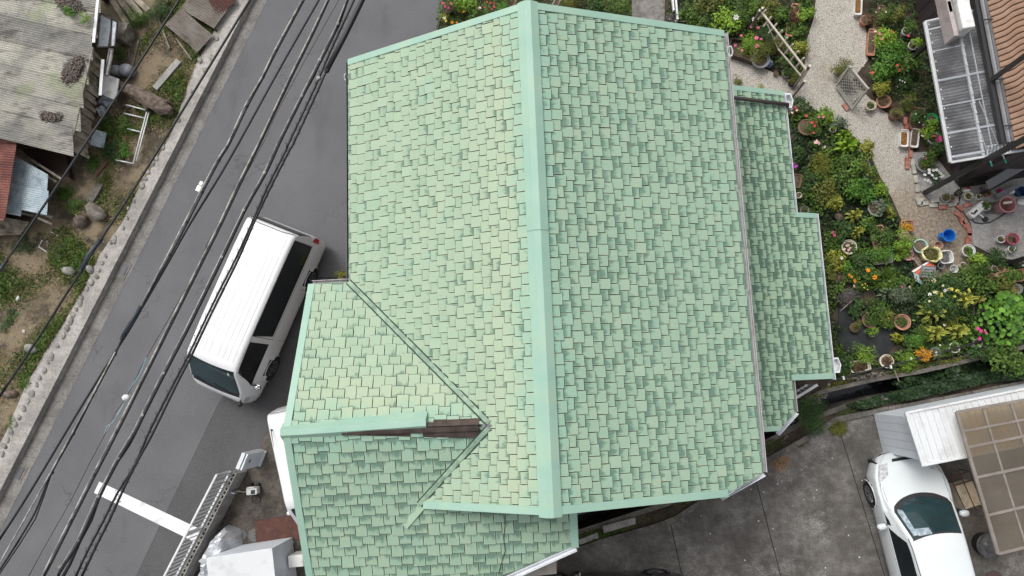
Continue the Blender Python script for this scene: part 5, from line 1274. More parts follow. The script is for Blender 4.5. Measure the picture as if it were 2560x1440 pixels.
# ------------------------------------------------------------------ storage shed with ribbed white roof
zs1 = 2.1
ss = empty('storage_shed', at(2300,1080,0), 'white ribbed metal storage shed at the nose of the parked hatchback', 'shed')
wl = [at2(2183,1034,0), at2(2206,1130,0)]
f0, f1 = Vector(wl[0]), Vector(wl[1]); sd_ = (f1-f0).normalized(); se = Vector((-sd_.y, sd_.x)); se = se if se.x > 0 else -se
se = (Vector(at2(2540,962,0))-f0).normalized()
def SHD(a, b, z): p = f0+se*a+sd_*b; return Vector((p.x,p.y,z))
wb = (f1-f0).length
MB().hexa([SHD(.03,.03,0),SHD(.03,wb,0),SHD(5,wb,0),SHD(5,.03,0)], [SHD(.03,.03,zs1-.02),SHD(.03,wb,zs1-.02),SHD(5,wb,zs1-.02),SHD(5,.03,zs1-.02)]).build('shell', m_greymetal, ss)
for i in range(5):                                       # west wall panels
    a, b = wb*i/5+.003, wb*(i+1)/5-.003
    MB().hexa([SHD(.0,a,.03),SHD(.0,b,.03),SHD(.04,b,.03),SHD(.04,a,.03)], [SHD(.0,a,zs1-.03),SHD(.0,b,zs1-.03),SHD(.04,b,zs1-.03),SHD(.04,a,zs1-.03)]).build('wall_panel', m_greymetal, ss)
for i in range(9):
    a, b = .03+i*.5, .52+i*.5
    MB().hexa([SHD(a,.0,.03),SHD(b,.0,.03),SHD(b,.04,.03),SHD(a,.04,.03)][::-1], [SHD(a,.0,zs1-.03),SHD(b,.0,zs1-.03),SHD(b,.04,zs1-.03),SHD(a,.04,zs1-.03)][::-1]).build('wall_panel', m_greymetal, ss)
MB().hexa([SHD(-.03,wb,.02),SHD(-.03,wb+.03,.02),SHD(.04,wb+.03,.02),SHD(.04,wb,.02)], [SHD(-.03,wb,.25),SHD(-.03,wb+.03,.25),SHD(.04,wb+.03,.25),SHD(.04,wb,.25)]).build('door_guide', m_whitemetal, ss)
r0_, r1_ = Vector(at2(2264,1032,zs1+.05)), Vector(at2(2306,1163,zs1)); re = (Vector(at2(2560,972,zs1+.05))-r0_).normalized(); rd = (r1_-r0_); rl_ = rd.length; rd.normalize()
def SR(a, b, z): p = r0_+re*a+rd*b; return Vector((p.x,p.y,zs1+.05-.05*b/rl_+z))
shed_roof = MB().slab([SR(0,0,0),SR(0,rl_,0),SR(5,rl_,0),SR(5,0,0)], .05).build('roof', m_whitemetal, ss)
for i in range(34):
    a = .12+i*.145; wd_r = (.055,.018,.055,.018)[i%4]
    MB().hexa([SR(a,.04,.001),SR(a,rl_-.05,.001),SR(a+wd_r,rl_-.05,.001),SR(a+wd_r,.04,.001)], [SR(a+.006,.04,.022),SR(a+.006,rl_-.05,.022),SR(a+wd_r-.006,rl_-.05,.022),SR(a+wd_r-.006,.04,.022)]).build('roof_rib', m_whitemetal, shed_roof)
MB().beam(SR(.0,-.01,.02), SR(.0,rl_+.02,.02), .07, .08).build('verge_cap', m_whitemetal, ss, bevel=.01)
MB().beam(SR(.0,rl_,.0), SR(5,rl_,.0), .06, .08).build('eave_cap', m_whitemetal, ss, bevel=.01); MB().beam(SR(0,.0,.0), SR(5,.0,.0), .05, .07).build('back_cap', m_whitemetal, ss)
# ------------------------------------------------------------------ carport with smoked panels
zc = 2.45
cpt = empty('carport', at(2480,1220,0), 'carport roof of smoky brown translucent panels in a bronze frame', 'carport')
k0, k1, k2, k3 = at(2391,1030,zc), at(2495,1384,zc), at(2760,1318,zc+.12), at(2640,985,zc+.12)
def CP(s, t): return k0.lerp(k3, s).lerp(k1.lerp(k2, s), t)
tt = NT('smoked_panel'); tr = tt.n('ShaderNodeBsdfTransparent'); tr.inputs[0].default_value = (.82,.72,.54,1); df = tt.n('ShaderNodeBsdfDiffuse'); df.inputs['Color'].default_value = (.22,.205,.185,1); gl = tt.n('ShaderNodeBsdfGlossy'); gl.inputs['Roughness'].default_value = .22
m1 = tt.n('ShaderNodeMixShader'); m2 = tt.n('ShaderNodeMixShader'); tt.l(tt.math('ADD', tt.math('MULTIPLY', tt.ramp(tt.noise(1.5,4,.6),.3,.7), .12), .22), m1.inputs[0]); tt.l(tr.outputs[0], m1.inputs[1]); tt.l(df.outputs[0], m1.inputs[2])
m2.inputs[0].default_value = .05; tt.l(m1.outputs[0], m2.inputs[1]); tt.l(gl.outputs[0], m2.inputs[2]); tt.l(m2.outputs[0], tt.t.nodes['Material Output'].inputs['Surface']); m_smoke = tt.m
m_bronze = M('bronze_frame', (.19,.165,.145), .45, c2=(.24,.21,.19), ns=3)
tr_ = [0,.14,.255,.47,.735,1.0]; ss_ = [0,.27,.55,.83,1.0]
for i in range(5):
    for j in range(4):
        q = [CP(ss_[j]+.004,tr_[i]+.004), CP(ss_[j]+.004,tr_[i+1]-.004), CP(ss_[j+1]-.004,tr_[i+1]-.004), CP(ss_[j+1]-.004,tr_[i]+.004)]
        MB().slab(q, .004).build('panel', m_smoke, cpt)
for i, t in enumerate(tr_): MB().beam(CP(0,t)+Vector((0,0,.012)), CP(1,t)+Vector((0,0,.012)), .055 if i not in (1,) else .045, .035).build('cross_bar', m_bronze, cpt)
for j, s in enumerate(ss_): MB().beam(CP(s,0)+Vector((0,0,-.022 if 0 < j < 4 else .004)), CP(s,1)+Vector((0,0,-.022 if 0 < j < 4 else .004)), .065 if j in (0,4) else .04, .05).build('edge_bar' if j in (0,4) else 'rafter', m_bronze, cpt)
for s, t in ((.85,.1),(.85,.9)): p = CP(s,t); MB().box((p.x,p.y,-.01), .12, .12, p.z-.04).build('post', m_bronze, cpt)
# dark ribbed lid on a tub, second tub, crate
p = at(2460,1360,.05); tb_ = empty('round_tub', (p.x,p.y,0), 'round dark tub with a grey translucent lid beside the carport corner', 'tub')
MB().lathe((p.x,p.y,0), [(.27,0),(.285,.25),(.29,.27)], 24).build('tub', m_blackpot, tb_, smooth=True)
MB().lathe((p.x,p.y,.27), [(.295,-.02),(.295,.02),(.265,.025),(.26,.005),(.12,.012),(.11,.03),(0,.03)], 24).build('lid', M('smoke_lid', (.06,.062,.065), .25, c2=(.10,.10,.105), ns=8), tb_, smooth=True)
p = at(2489,1448,.05); o = MB().lathe((p.x,p.y,0), [(.19,0),(.19,.02),(.17,.03),(0,.03)], 24).build('manhole_cover', M('brown_cover', (.085,.06,.055), .8)); tag(o, 'round brown manhole cover cut by the bottom edge near the carport', 'manhole cover', 'manhole covers')
cr = empty('crate', at(2420,1245,0), 'tan slatted crate in a rusty wire stand between hatchback and carport', 'crate')
ca_, cb_, cc_, cd_ = at(2389,1216,.40), at(2433,1203,.40), at(2453,1262,.40), at(2410,1275,.40)
m_tan = M('tan_plastic', (.66,.58,.45), .7, dirt=((.28,.23,.16), 6, .5))
MB().prism([tuple(v.xy) for v in (ca_,cb_,cc_,cd_)], .02, .36).build('body', m_tan, cr)
for i in range(14):
    a, b = ca_.lerp(cd_, (i+.15)/14), cb_.lerp(cc_, (i+.15)/14); a2_, b2_ = ca_.lerp(cd_, (i+.8)/14), cb_.lerp(cc_, (i+.8)/14)
    MB().slab([a,b,b2_,a2_], .03).build('slat', m_tan, cr)
for (a,b),(c,d) in (((2376,1193),(2423,1178)),((2423,1178),(2459,1268)),((2459,1268),(2418,1285)),((2418,1285),(2376,1193)),((2400,1185),(2440,1276)),((2386,1214),(2434,1199))):
    MB().tube([at(a,b,.44), at(c,d,.44)], .012, 6).build('wire', m_rust, cr)
for a,b in ((2376,1193),(2423,1178),(2459,1268),(2418,1285)): p = at(a,b,.44); MB().tube([(p.x,p.y,0),(p.x,p.y,.44)], .012, 6).build('leg', m_rust, cr)
o = MB().prism(pts([(2380,1217),(2390,1214),(2412,1276),(2405,1284),(2398,1270)],.1), .0, .12).build('blue_sheet', M('blue_sheet', (.03,.22,.55), .4, c2=(.08,.33,.68), ns=8)); tag(o, 'folded blue plastic sheet squeezed beside the tan crate', 'sheet')
# ------------------------------------------------------------------ garden
def leafmesh(name, pos, nrm, size, wid, tint, mat, parent=None, origin=None, kind=None):
    """many small diamond leaves as one mesh; pos,nrm (n,3), size (n,), tint (n,)"""
    n = len(pos); a = rng.uniform(0, 6.283, n)
    nz = nrm/np.linalg.norm(nrm, axis=1)[:,None]
    ref = np.where(np.abs(nz[:,2:3]) < .9, np.array([[0,0,1.0]]), np.array([[1.0,0,0]]))
    u = np.cross(nz, ref); u /= np.linalg.norm(u, axis=1)[:,None]; v = np.cross(nz, u)
    d = u*np.cos(a)[:,None]+v*np.sin(a)[:,None]; e = np.cross(nz, d); s = size[:,None]
    droop = -nz*s*.18
    V = np.stack([pos-d*s*.5, pos+e*s*wid*.5, pos+d*s*.5+droop, pos-e*s*wid*.5], 1).reshape(-1,3)
    og = ORG[parent.name] if parent is not None else Vector(origin)
    V = V-np.array(og)
    me = bpy.data.meshes.new(name); me.vertices.add(4*n); me.vertices.foreach_set('co', V.astype(np.float32).ravel())
    me.loops.add(4*n); me.loops.foreach_set('vertex_index', np.arange(4*n, dtype=np.int32))
    me.polygons.add(n); me.polygons.foreach_set('loop_start', np.arange(0, 4*n, 4, dtype=np.int32)); me.polygons.foreach_set('loop_total', np.full(n, 4, dtype=np.int32))
    at_ = me.attributes.new('tint', 'FLOAT', 'POINT'); at_.data.foreach_set('value', np.repeat(tint, 4).astype(np.float32))
    me.materials.append(mat); me.update(calc_edges=True); me.validate()
    o = link_mesh(name, me, None, parent, og)
    if kind: o['kind'] = kind
    return o
def lobes(c, r, h, n_l, dens, ls, flat=.8):
    P_, N_, T_ = [], [], []
    for i in range(n_l):
        a = rng.uniform(0,6.283); q = r*.62*math.sqrt(rng.random()) if i else 0; lr = r*rng.uniform(.34,.52) if n_l > 1 else r
        lc = np.array([c[0]+q*math.cos(a), c[1]+q*math.sin(a), c[2]+h*rng.uniform(.35,.80)*(1-.35*q/r)])
        k = max(6, int(dens*lr*lr/(ls*ls)))
        d = rng.normal(size=(k,3)); d /= np.linalg.norm(d,axis=1)[:,None]; d[:,2] = np.where(d[:,2] < -.25, -d[:,2], d[:,2])
        rad = lr*(rng.random(k)**.35)*rng.uniform(.85,1.15,k); p = lc+d*rad[:,None]*np.array([1,1,flat*min(1.4,h/(2*lr)+.3)])
        p[:,2] = np.maximum(p[:,2], c[2]+.01)
        P_.append(p); N_.append(d*.8+np.array([0,0,.9])+rng.normal(size=(k,3))*.45); T_.append(np.clip(rng.uniform(.0,.9,k)*(.45+.65*rng.random())+rng.normal(0,.12)+.05, 0, 1))
    return np.concatenate(P_), np.concatenate(N_), np.concatenate(T_)
FL = {}
def flower_mesh(colr, mat, cen):
    if colr in FL: return FL[colr]
    vs, fs, mi = [], [], []
    for k in range(6):
        a = k*math.pi/3; b = .42
        i = len(vs); vs += [(0,0,.05),(.75*math.cos(a-b),.75*math.sin(a-b),.22),(1.05*math.cos(a),1.05*math.sin(a),.12),(.75*math.cos(a+b),.75*math.sin(a+b),.22)]
        fs.append((i,i+1,i+2,i+3)); mi.append(0)
    i = len(vs); vs += [(.24*math.cos(t*1.0472),.24*math.sin(t*1.0472),.17) for t in range(6)]+[(0,0,.28)]
    for t in range(6): fs.append((i+t,i+(t+1)%6,i+6)); mi.append(1)
    me = bpy.data.meshes.new('flower'); me.from_pydata(vs, [], fs); me.materials.append(mat); me.materials.append(cen); me.polygons.foreach_set('material_index', mi); me.update(); FL[colr] = me; return me
FC = {'pink': (.78,.16,.32), 'palepink': (.80,.50,.52), 'magenta': (.60,.02,.22), 'red': (.62,.03,.06), 'white': (.80,.80,.77), 'yellow': (.78,.66,.10), 'orange': (.80,.28,.01), 'purple': (.38,.05,.42), 'cream': (.78,.74,.42), 'lilac': (.55,.32,.55)}
FM = {k: M('petal_'+k, v, .6, grain=.1, gs=90) for k, v in FC.items()}
m_eye = M('flower_eye', (.35,.22,.03), .7); m_eyed = M('flower_eye_dark', (.03,.015,.01), .7)
def flower(parent, px, py, z, colr, r=.045):
    r *= .85
    p = at(px, py, z); me = flower_mesh(colr, FM[colr], m_eyed if colr == 'orange' else m_eye)
    o = bpy.data.objects.new('flower', me); col.objects.link(o); o.parent = parent; ORG[o.name] = ORG[parent.name]
    o.location = p-ORG[parent.name]; o.scale = (r,)*3; o.rotation_euler = (rng.uniform(-.5,.5), rng.uniform(-.5,.5), rng.uniform(0,6)); return o
POTM = {'terra': m_terra, 'cream': m_cream, 'white': m_whitepot, 'grey': m_greypot, 'black': m_blackpot, 'brown': m_brownpot, 'pink': m_pinkpot, 'rose': m_rosepot, 'green': m_greenpot, 'aqua': m_aqua, 'blue': m_blue}
def pot(root, p, spec, base=0.0):
    """('round', colour, r, h) or ('rect', colour, length, width, h, angle); p = (x,y)"""
    m = POTM[spec[1]]
    if spec[0] == 'round':
        r, h = spec[2], spec[3]
        po_ = MB().lathe((p[0],p[1],base), [(0,0),(r*.72,0),(r*.93,h*.86),(r*1.02,h*.86),(r*1.04,h),(r*.92,h),(r*.88,h*.84),(0,h*.82)], 20).build('pot', m, root, smooth=False)
        MB().lathe((p[0],p[1],base), [(r*.89,h*.80),(r*.6,h*.88),(0,h*.90)], 14).build('soil', m_potsoil, po_)
    else:
        L, W, h, an = spec[2:6]; ca, sa = math.cos(an), math.sin(an); mb = MB()
        mb.lathe((p[0],p[1],base), [(0,0),(.90,0),(.98,h*.85),(1.05,h*.85),(1.05,h),(.95,h),(.93,h*.78),(0,h*.78)], 28, sx=L/2, sy=W/2, rz=an, sq=.72); po_ = mb.build('planter', m, root)
        MB().lathe((p[0],p[1],base), [(.94,h*.74),(.5,h*.86),(0,h*.84)], 20, sx=L/2, sy=W/2, rz=an, sq=.72).build('soil', spec[6] if len(spec) > 6 else m_potsoil, po_)
    return spec[3] if spec[0] == 'round' else spec[4]
def strap_leaf(c, an, L, wd, rise, droop, n=6, tw=0.0):
    vs, fs = [], []; d = Vector((math.cos(an), math.sin(an), 0)); s = Vector((-math.sin(an), math.cos(an), 0))
    for i in range(n+1):
        t = i/n; p = Vector(c)+d*(L*t*(1-.12*t))+Vector((0,0,rise*math.sin(min(1,t*1.25)*1.57)-droop*t*t)); w_ = wd*.5*(math.sin(math.pi*min(1,.12+t*.88))**.7 if t < 1 else .02)
        vs += [p-s*w_+Vector((0,0,w_*.5)), p, p+s*w_+Vector((0,0,w_*.5))]
    for i in range(n):
        k = 3*i; fs += [(k,k+1,k+4,k+3),(k+1,k+2,k+5,k+4)]
    return vs, fs
def leafobj(parent, vs, fs, mat, tint=None):
    og = ORG[parent.name]; me = bpy.data.meshes.new('leaf'); me.from_pydata([tuple(Vector(v)-og) for v in vs], [], fs); me.materials.append(mat)
    n = len(vs); a = me.attributes.new('tint','FLOAT','POINT'); t = tint if isinstance(tint, list) else [tint if tint is not None else random.random()]*n
    a.data.foreach_set('value', t); me.update(); return link_mesh('leaf', me, None, parent)
PLG = 'plants in the crowded garden'
NP = 0
def plant(lb, px, py, r, h, kind, colr, potspec=None, fl=(), ls=None, cat=None, name=None, group=PLG, base=0.0):
    """r in photo pixels across half the crown; h = height of the foliage in metres"""
    global NP; NP += 1
    ph = (potspec[3] if potspec and potspec[0] == 'round' else potspec[4] if potspec else 0)
    zt = base+ph*.85; R = r*(H-zt-h*.5)/F*(1.0 if kind in ('none','round','draca','strap') else 1.22 if potspec else 1.12)
    c = at(px, py, zt+h*.5); x, y = c.x, c.y
    name = name or ('potted_plant' if potspec else {'bush':'shrub','grass':'grass_clump','conifer':'conifer','draca':'dracaena','strap':'lily_plant','round':'hollyhock','fine':'shrub','bare':'dead_shrub','none':'planter'}[kind])
    root = empty(name, (x, y, base), lb, cat or ('potted plant' if potspec else 'plant'), group)
    if potspec:
        if len(potspec) > 7 and potspec[7] is not None: q = at2(*potspec[7], ph)
        else: q = (x, y)
        pot(root, q, potspec, base)
        if kind != 'none' and (potspec[0] == 'round') and len(potspec) > 4: pass
    c = (x, y, zt)
    if kind in ('bush','fine','conifer'):
        if kind == 'bush': s = ls or .062; P_, N_, T_ = lobes(c, R, h, max(4, int(5+R*11)), 9.0, s); wd = .52
        elif kind == 'fine': s = ls or .040; P_, N_, T_ = lobes(c, R, h, max(4, int(5+R*11)), 7.0, s); wd = .45
        else: s = ls or .075; P_, N_, T_ = lobes(c, R, h, 6, 20, s, 1.0); wd = .14
        leafmesh('foliage', P_, N_, s*rng.uniform(.65,1.35,len(P_)), wd, T_, green(colr), root)
        if h > .25:
            for k in range(3):
                a = rng.uniform(0,6.28); MB().tube([(x,y,max(base,zt-.03)), (x+R*.25*math.cos(a), y+R*.25*math.sin(a), zt+h*.35), (x+R*.5*math.cos(a), y+R*.5*math.sin(a), zt+h*.6)], [.014,.009,.005], 5).build('stem', m_darkwood, root)
    elif kind == 'grass':
        k = int(120+R*500); mb = MB()
        vs, fs, ti = [], [], []
        for i in range(k):
            a = rng.uniform(0,6.28); q = R*.35*math.sqrt(rng.random()); L = R*rng.uniform(.5,1.0); v_, f_ = strap_leaf((x+q*math.cos(a), y+q*math.sin(a), zt), a+rng.normal()*.5, L, ls or .014, h*rng.uniform(.5,1.1), h*rng.uniform(.2,.8), 3)
            b = len(vs); vs += v_; fs += [tuple(j+b for j in f) for f in f_]; ti += [float(np.clip(rng.normal(.5,.22),0,1))]*len(v_)
        og = ORG[root.name]; me = bpy.data.meshes.new('foliage'); me.from_pydata([tuple(Vector(v)-og) for v in vs], [], fs); me.materials.append(green(colr)); a = me.attributes.new('tint','FLOAT','POINT'); a.data.foreach_set('value', ti); link_mesh('foliage', me, None, root)
    elif kind in ('strap','draca'):
        n_ = 22; wd = ls or (.045 if kind == 'strap' else .072)
        for i in range(n_):
            f = i/n_; a = i*2.399+rng.normal()*.12; L = R*(1.02-.55*f)*rng.uniform(.85,1.1)
            v_, f_ = strap_leaf((x, y, zt+.03+h*.4*f), a, L, wd, h*(.45+.6*f), h*(.75-.5*f), 6)
            if kind == 'draca':
                ti = []
                for j in range(len(v_)//3): m_ = float(np.clip(.12+.1*rng.normal(),0,1)); ti += [.95, m_, .85]
                leafobj(root, v_, f_, green(colr), ti)
            else: leafobj(root, v_, f_, green(colr), float(np.clip(rng.normal(.55,.22),0,1)))
        MB().tube([(x,y,zt-.02),(x,y,zt+.05+h*.4)], .02, 6).build('stem', m_darkwood, root)
    elif kind == 'round':
        n_ = int(85+R*90)
        for i in range(n_):
            a = i*2.399; q = R*math.sqrt((i+.5)/n_)*rng.uniform(.9,1.1); lr = (ls or .058)*rng.uniform(.6,1.3); z = zt+h*(1-.45*(q/R)**2)*rng.uniform(.72,1.08)
            cx, cy = x+q*math.cos(a), y+q*math.sin(a); tx, ty = rng.normal()*.25, rng.normal()*.25
            vs = [(cx,cy,z)]+[(cx+lr*math.cos(t)*(.90 if k%2 else 1.05), cy+lr*math.sin(t)*(.90 if k%2 else 1.05), z+lr*(tx*math.cos(t)+ty*math.sin(t))+.012) for k, t in enumerate([j*math.pi/5 for j in range(10)])]
            leafobj(root, vs, [(0,1+j,1+(j+1)%10) for j in range(10)], green(colr), float(np.clip(rng.normal(.42,.30),0,1)))
        for k in range(6):
            a = k*1.05; MB().tube([(x,y,zt),(x+R*.3*math.cos(a),y+R*.3*math.sin(a),zt+h*.6),(x+R*.6*math.cos(a),y+R*.6*math.sin(a),zt+h*.8)], [.012,.008,.005], 5).build('stem', m_darkwood, root)
    elif kind == 'bare':
        for k in range(16):
            a = rng.uniform(0,6.28); p = Vector(c); L = [p]; d = Vector((math.cos(a), math.sin(a), rng.uniform(.2,1.0))).normalized()
            for i in range(4): d = (d+Vector((rng.normal()*.3, rng.normal()*.3, -.12))).normalized(); p = p+d*(R/4); L.append(Vector((p.x,p.y,max(.02,p.z))))
            MB().tube(L, [.009,.007,.005,.004,.003], 4).build('twig', m_greywood, root)
    for f in fl:
        fx, fy, fc = f[:3]; fr_ = f[3] if len(f) > 3 else .042
        flower(root, fx, fy, zt+h*(.92 if kind != 'none' else .5)+.03, fc, fr_)
    return root
B, Rr = 'round', 'rect'
# the strip between the road and the green roof (top edge)
plant('magenta flowered potted plant with a white hooped rim at the road corner', 1118,14,20,.45,'fine','olive',(B,'black',.13,.22),[(1107,8,'magenta',.06),(1113,16,'magenta',.05),(1128,9,'pink',.05),(1121,20,'magenta',.045)])
plant('yellow lily like plant nearest the road corner fence', 1113,47,16,.4,'fine','yellow',None,[(1111,45,'cream',.06),(1115,52,'yellow',.05)])
plant('small orange flowered plant just above the mint verge', 1135,55,20,.3,'fine','mid',None,[(1130,56,'orange',.06),(1142,56,'orange',.04),(1160,29,'orange',.05)])
plant('bushy light green shrub between the road corner and the pale pink rose', 1166,15,36,.6,'bush','lime')
plant('green rose bush with a single large pale pink bloom', 1192,36,30,.5,'bush','mid',None,[(1199,21,'palepink',.075)])
plant('red flowered plant in a grey bowl pot above the west roof verge', 1226,16,24,.35,'fine','mid',(B,'grey',.15,.2),[(1217,5,'red',.04),(1226,7,'red',.04),(1235,8,'red',.04),(1212,18,'red',.04),(1235,17,'red',.045),(1229,23,'red',.04)])
plant('leafy green shrub right of the red flowers by the ridge end', 1262,14,26,.45,'bush','bright')
plant('brown clay bowl with bare soil close to the ridge end', 1276,1,17,.1,'none','mid',(B,'brown',.17,.2))
plant('white planter with dry soil behind the ridge end', 1390,6,14,.1,'none','mid',(Rr,'white',.36,.16,.2,1.1))
plant('tangled olive shrub behind the white planter at the ridge end', 1425,6,36,.4,'fine','olive')
plant('deep green shrub against the garden path at the top', 1545,18,34,.6,'bush','mid')
plant('dark shrub in deep shade at the top centre', 1488,10,30,.5,'bush','dark')
# rose beds right of the concrete path
plant('low grey brown weed clump with tiny white flowers beside the concrete path', 1682,52,22,.25,'fine','purple',None,[(1674,48,'white',.016),(1680,56,'white',.016),(1688,52,'white',.016)])
plant('yellow green shrub with large leaves along the top edge', 1765,14,44,.7,'bush','olive',ls=.085)
plant('dark green rose shrub left of the white roses', 1722,38,34,.6,'bush','mid')
plant('dark shrub with grey buds in the middle of the rose bed', 1790,40,42,.6,'bush','dark')
plant('rose bush carrying two white blooms', 1855,44,36,.7,'bush','mid',None,[(1840,43,'white',.095),(1884,48,'white',.07)])
plant('vivid yellow green shrub just right of the east roof verge', 1812,62,40,.8,'bush','lime',ls=.075)
plant('dark shrub hanging over the mint verge at the rose bed', 1752,66,34,.5,'bush','mid')
plant('leggy shrub with green clustered leaves along the bed top', 1918,18,38,.6,'bush','olive')
plant('green shrub beside the head of the white trellis', 1870,20,34,.7,'bush','mid')
plant('lime petunia with round pink flowers in the wooden box', 1868,108,38,.45,'fine','lime',None,[(1853,89,'pink',.05),(1891,95,'pink',.075),(1892,115,'pink',.07),(1878,66,'pink',.055),(1895,69,'pink',.055),(1838,113,'pink',.05),(1855,126,'pink',.05),(1903,98,'pink',.05)])
plant('olive shrub in a big grey rimmed pot beside the blue jar', 1908,137,32,.35,'fine','olive',(B,'grey',.24,.26,'x',0,0,(1902,148)))
plant('dark olive shrub under the white trellis', 1938,112,30,.5,'fine','olive')
plant('small dark shrub between the petunia and the trellis', 1915,88,28,.5,'fine','dark')
plant('deep green potted plant nearest the trellis foot, upper of three', 1964,157,16,.25,'bush','mid',(B,'black',.13,.2),ls=.05)
plant('deep green potted plant nearest the trellis foot, middle of three', 1970,178,15,.22,'bush','mid',(B,'grey',.13,.2),ls=.05)
plant('ragged potted plant at the trellis foot on the gravel edge', 1986,200,19,.22,'fine','olive',(B,'black',.12,.18))
plant('empty brown clay pot on the gravel by the trellis pots', 1940,182,7,.05,'none','mid',(B,'brown',.065,.12))
plant('yellow green spotted shrub right of the trellis', 2000,120,26,.55,'bush','yellow',ls=.05)
plant('lime shrub bordering the gravel near the top edge', 2016,34,24,.5,'bush','lime')
plant('round green shrub below the red leaved planter', 1996,86,22,.45,'bush','mid')
plant('red leaved plants in a long terracotta planter beside the gravel', 1986,42,17,.35,'fine','red',(Rr,'terra',.95,.22,.2,1.33))
plant('bushy green shrub between trellis and red leaved planter', 1955,45,32,.55,'bush','mid')
plant('dwarf green tuft against the main gutter on the gravel', 1838,203,20,.25,'fine','olive')
plant('tiny yellow plant at the lower roof verge on the gravel', 1903,216,10,.15,'fine','yellow')
# planters along the gravel, right side
plant('long white trough with brown leaves at the top of the gravel', 2147,13,10,.08,'none','mid',(Rr,'white',.52,.19,.2,1.48,m_leaflitter))
plant('green plant with pale flowers in a brown trough at the top', 2210,28,26,.35,'fine','mid',(Rr,'brown',.5,.2,.18,1.5),[(2198,20,'palepink',.035),(2215,30,'palepink',.035),(2190,30,'palepink',.03)])
plant('reddish potted plant on the corner by the brown trough', 2168,45,16,.25,'fine','brown',(B,'terra',.14,.2))
plant('spindly plant in a square brown planter', 2198,58,12,.15,'fine','mid',(Rr,'brown',.3,.24,.18,1.45))
plant('dark tangled shrub beside the plum wall at the top', 2240,45,30,.5,'fine','olive')
plant('lime petunia with two salmon flowers in a long terracotta trough', 2212,95,34,.35,'bush','lime',(Rr,'terra',.75,.2,.18,1.45,m_potsoil,(2180,105)),[(2199,85,'pink',.055),(2205,97,'pink',.055),(2230,80,'red',.05),(2188,79,'palepink',.05)],ls=.055)
plant('potted shrub with a white hoop ring near the plum wall, upper one', 2272,72,20,.3,'bush','mid',(B,'white',.12,.2),ls=.05)
plant('lime potted shrub with a white hoop ring near the plum wall, lower one', 2288,108,18,.3,'bush','lime',(B,'white',.12,.2),[(2271,90,'red',.045)],ls=.05)
plant('large dense green shrub with three deep red flowers in front of the awning', 2212,163,46,.7,'bush','bright',None,[(2243,164,'red',.055),(2248,175,'red',.065),(2181,182,'red',.06)],ls=.07)
plant('second dense green shrub joining the red flowered one towards the awning', 2275,160,36,.6,'bush','mid',ls=.065)
plant('green shrub with hoop supports above the red flowered shrub', 2230,122,36,.5,'bush','bright',ls=.06)
plant('golden yellow potted shrub next to the terracotta bowl', 2206,219,25,.3,'bush','yellow',(B,'black',.16,.2),ls=.055)
plant('low grey scrub growing behind the lattice panel', 2122,212,30,.22,'fine','purple')
plant('cream double rimmed pot with a seedling beside the lattice panel', 2178,262,9,.08,'fine','mid',(B,'cream',.135,.2))
plant('wide terracotta bowl of brown green stems beside the cream pot', 2210,252,14,.08,'fine','brown',(B,'terra',.19,.2))
plant('dark clump of small white flowers under the large red flowered shrub', 2262,206,28,.35,'fine','dark',None,[(2250,200,'white',.025),(2256,203,'white',.025),(2262,206,'white',.022),(2243,217,'white',.022)])
plant('wispy dark shrub behind the lattice panel', 2104,172,26,.3,'fine','olive',(B,'grey',.11,.18))
plant('long dense conifer trained sideways beside the brick edge', 2272,258,26,.5,'conifer','olive')
plant('end of the sideways trained conifer in an olive pot', 2248,278,20,.4,'conifer','olive',(B,'brown',.15,.25))
plant('dark green plants with tiny white flowers in a long brown trough', 2300,293,24,.28,'bush','dark',(Rr,'brown',.62,.34,.2,1.40),[(2290,285,'white',.02),(2312,292,'white',.02),(2298,306,'white',.02)],ls=.05)
plant('bright green rimmed pot with a dry root ball under the awning edge', 2331,296,10,.06,'none','mid',(B,'green',.14,.22))
plant('lime flowering plant in a white trough below the green rimmed pot', 2315,323,24,.35,'bush','lime',(Rr,'white',.5,.2,.18,1.4,m_potsoil,(2288,345)),[(2306,340,'palepink',.045),(2308,313,'lilac',.035)],ls=.05)
plant('magenta petunia spilling from a pale bowl under the awning edge', 2340,343,17,.2,'fine','mid',(B,'white',.17,.2),[(2334,340,'magenta',.065),(2342,350,'magenta',.07),(2350,344,'magenta',.06),(2352,351,'magenta',.05)])
plant('white trough of brown leaves on the gravel edge by the bricks', 2262,345,10,.06,'none','mid',(Rr,'white',.46,.20,.2,1.45,m_leaflitter))
plant('green plant with pink flowers in a wide grey bowl by the pale blocks', 2322,402,24,.25,'bush','mid',(B,'grey',.22,.22,0,0,0,(2313,410)),[(2308,392,'palepink',.035),(2315,396,'pink',.035)],ls=.06)
plant('mound of white pink eyed flowers beside the dark awning post', 2337,440,26,.35,'fine','dark',None,[(2323,425,'white',.05),(2333,426,'white',.05),(2341,425,'white',.05),(2312,437,'white',.05),(2323,432,'white',.05),(2330,438,'white',.05),(2348,430,'white',.05),(2351,434,'white',.05),(2357,440,'white',.05),(2352,443,'white',.05),(2312,449,'white',.05),(2320,451,'white',.05),(2326,456,'white',.045),(2340,446,'white',.045),(2334,444,'white',.05)])
plant('green leafy pot between the magenta bowl and the dark post', 2345,372,22,.3,'bush','dark',(B,'brown',.14,.2))
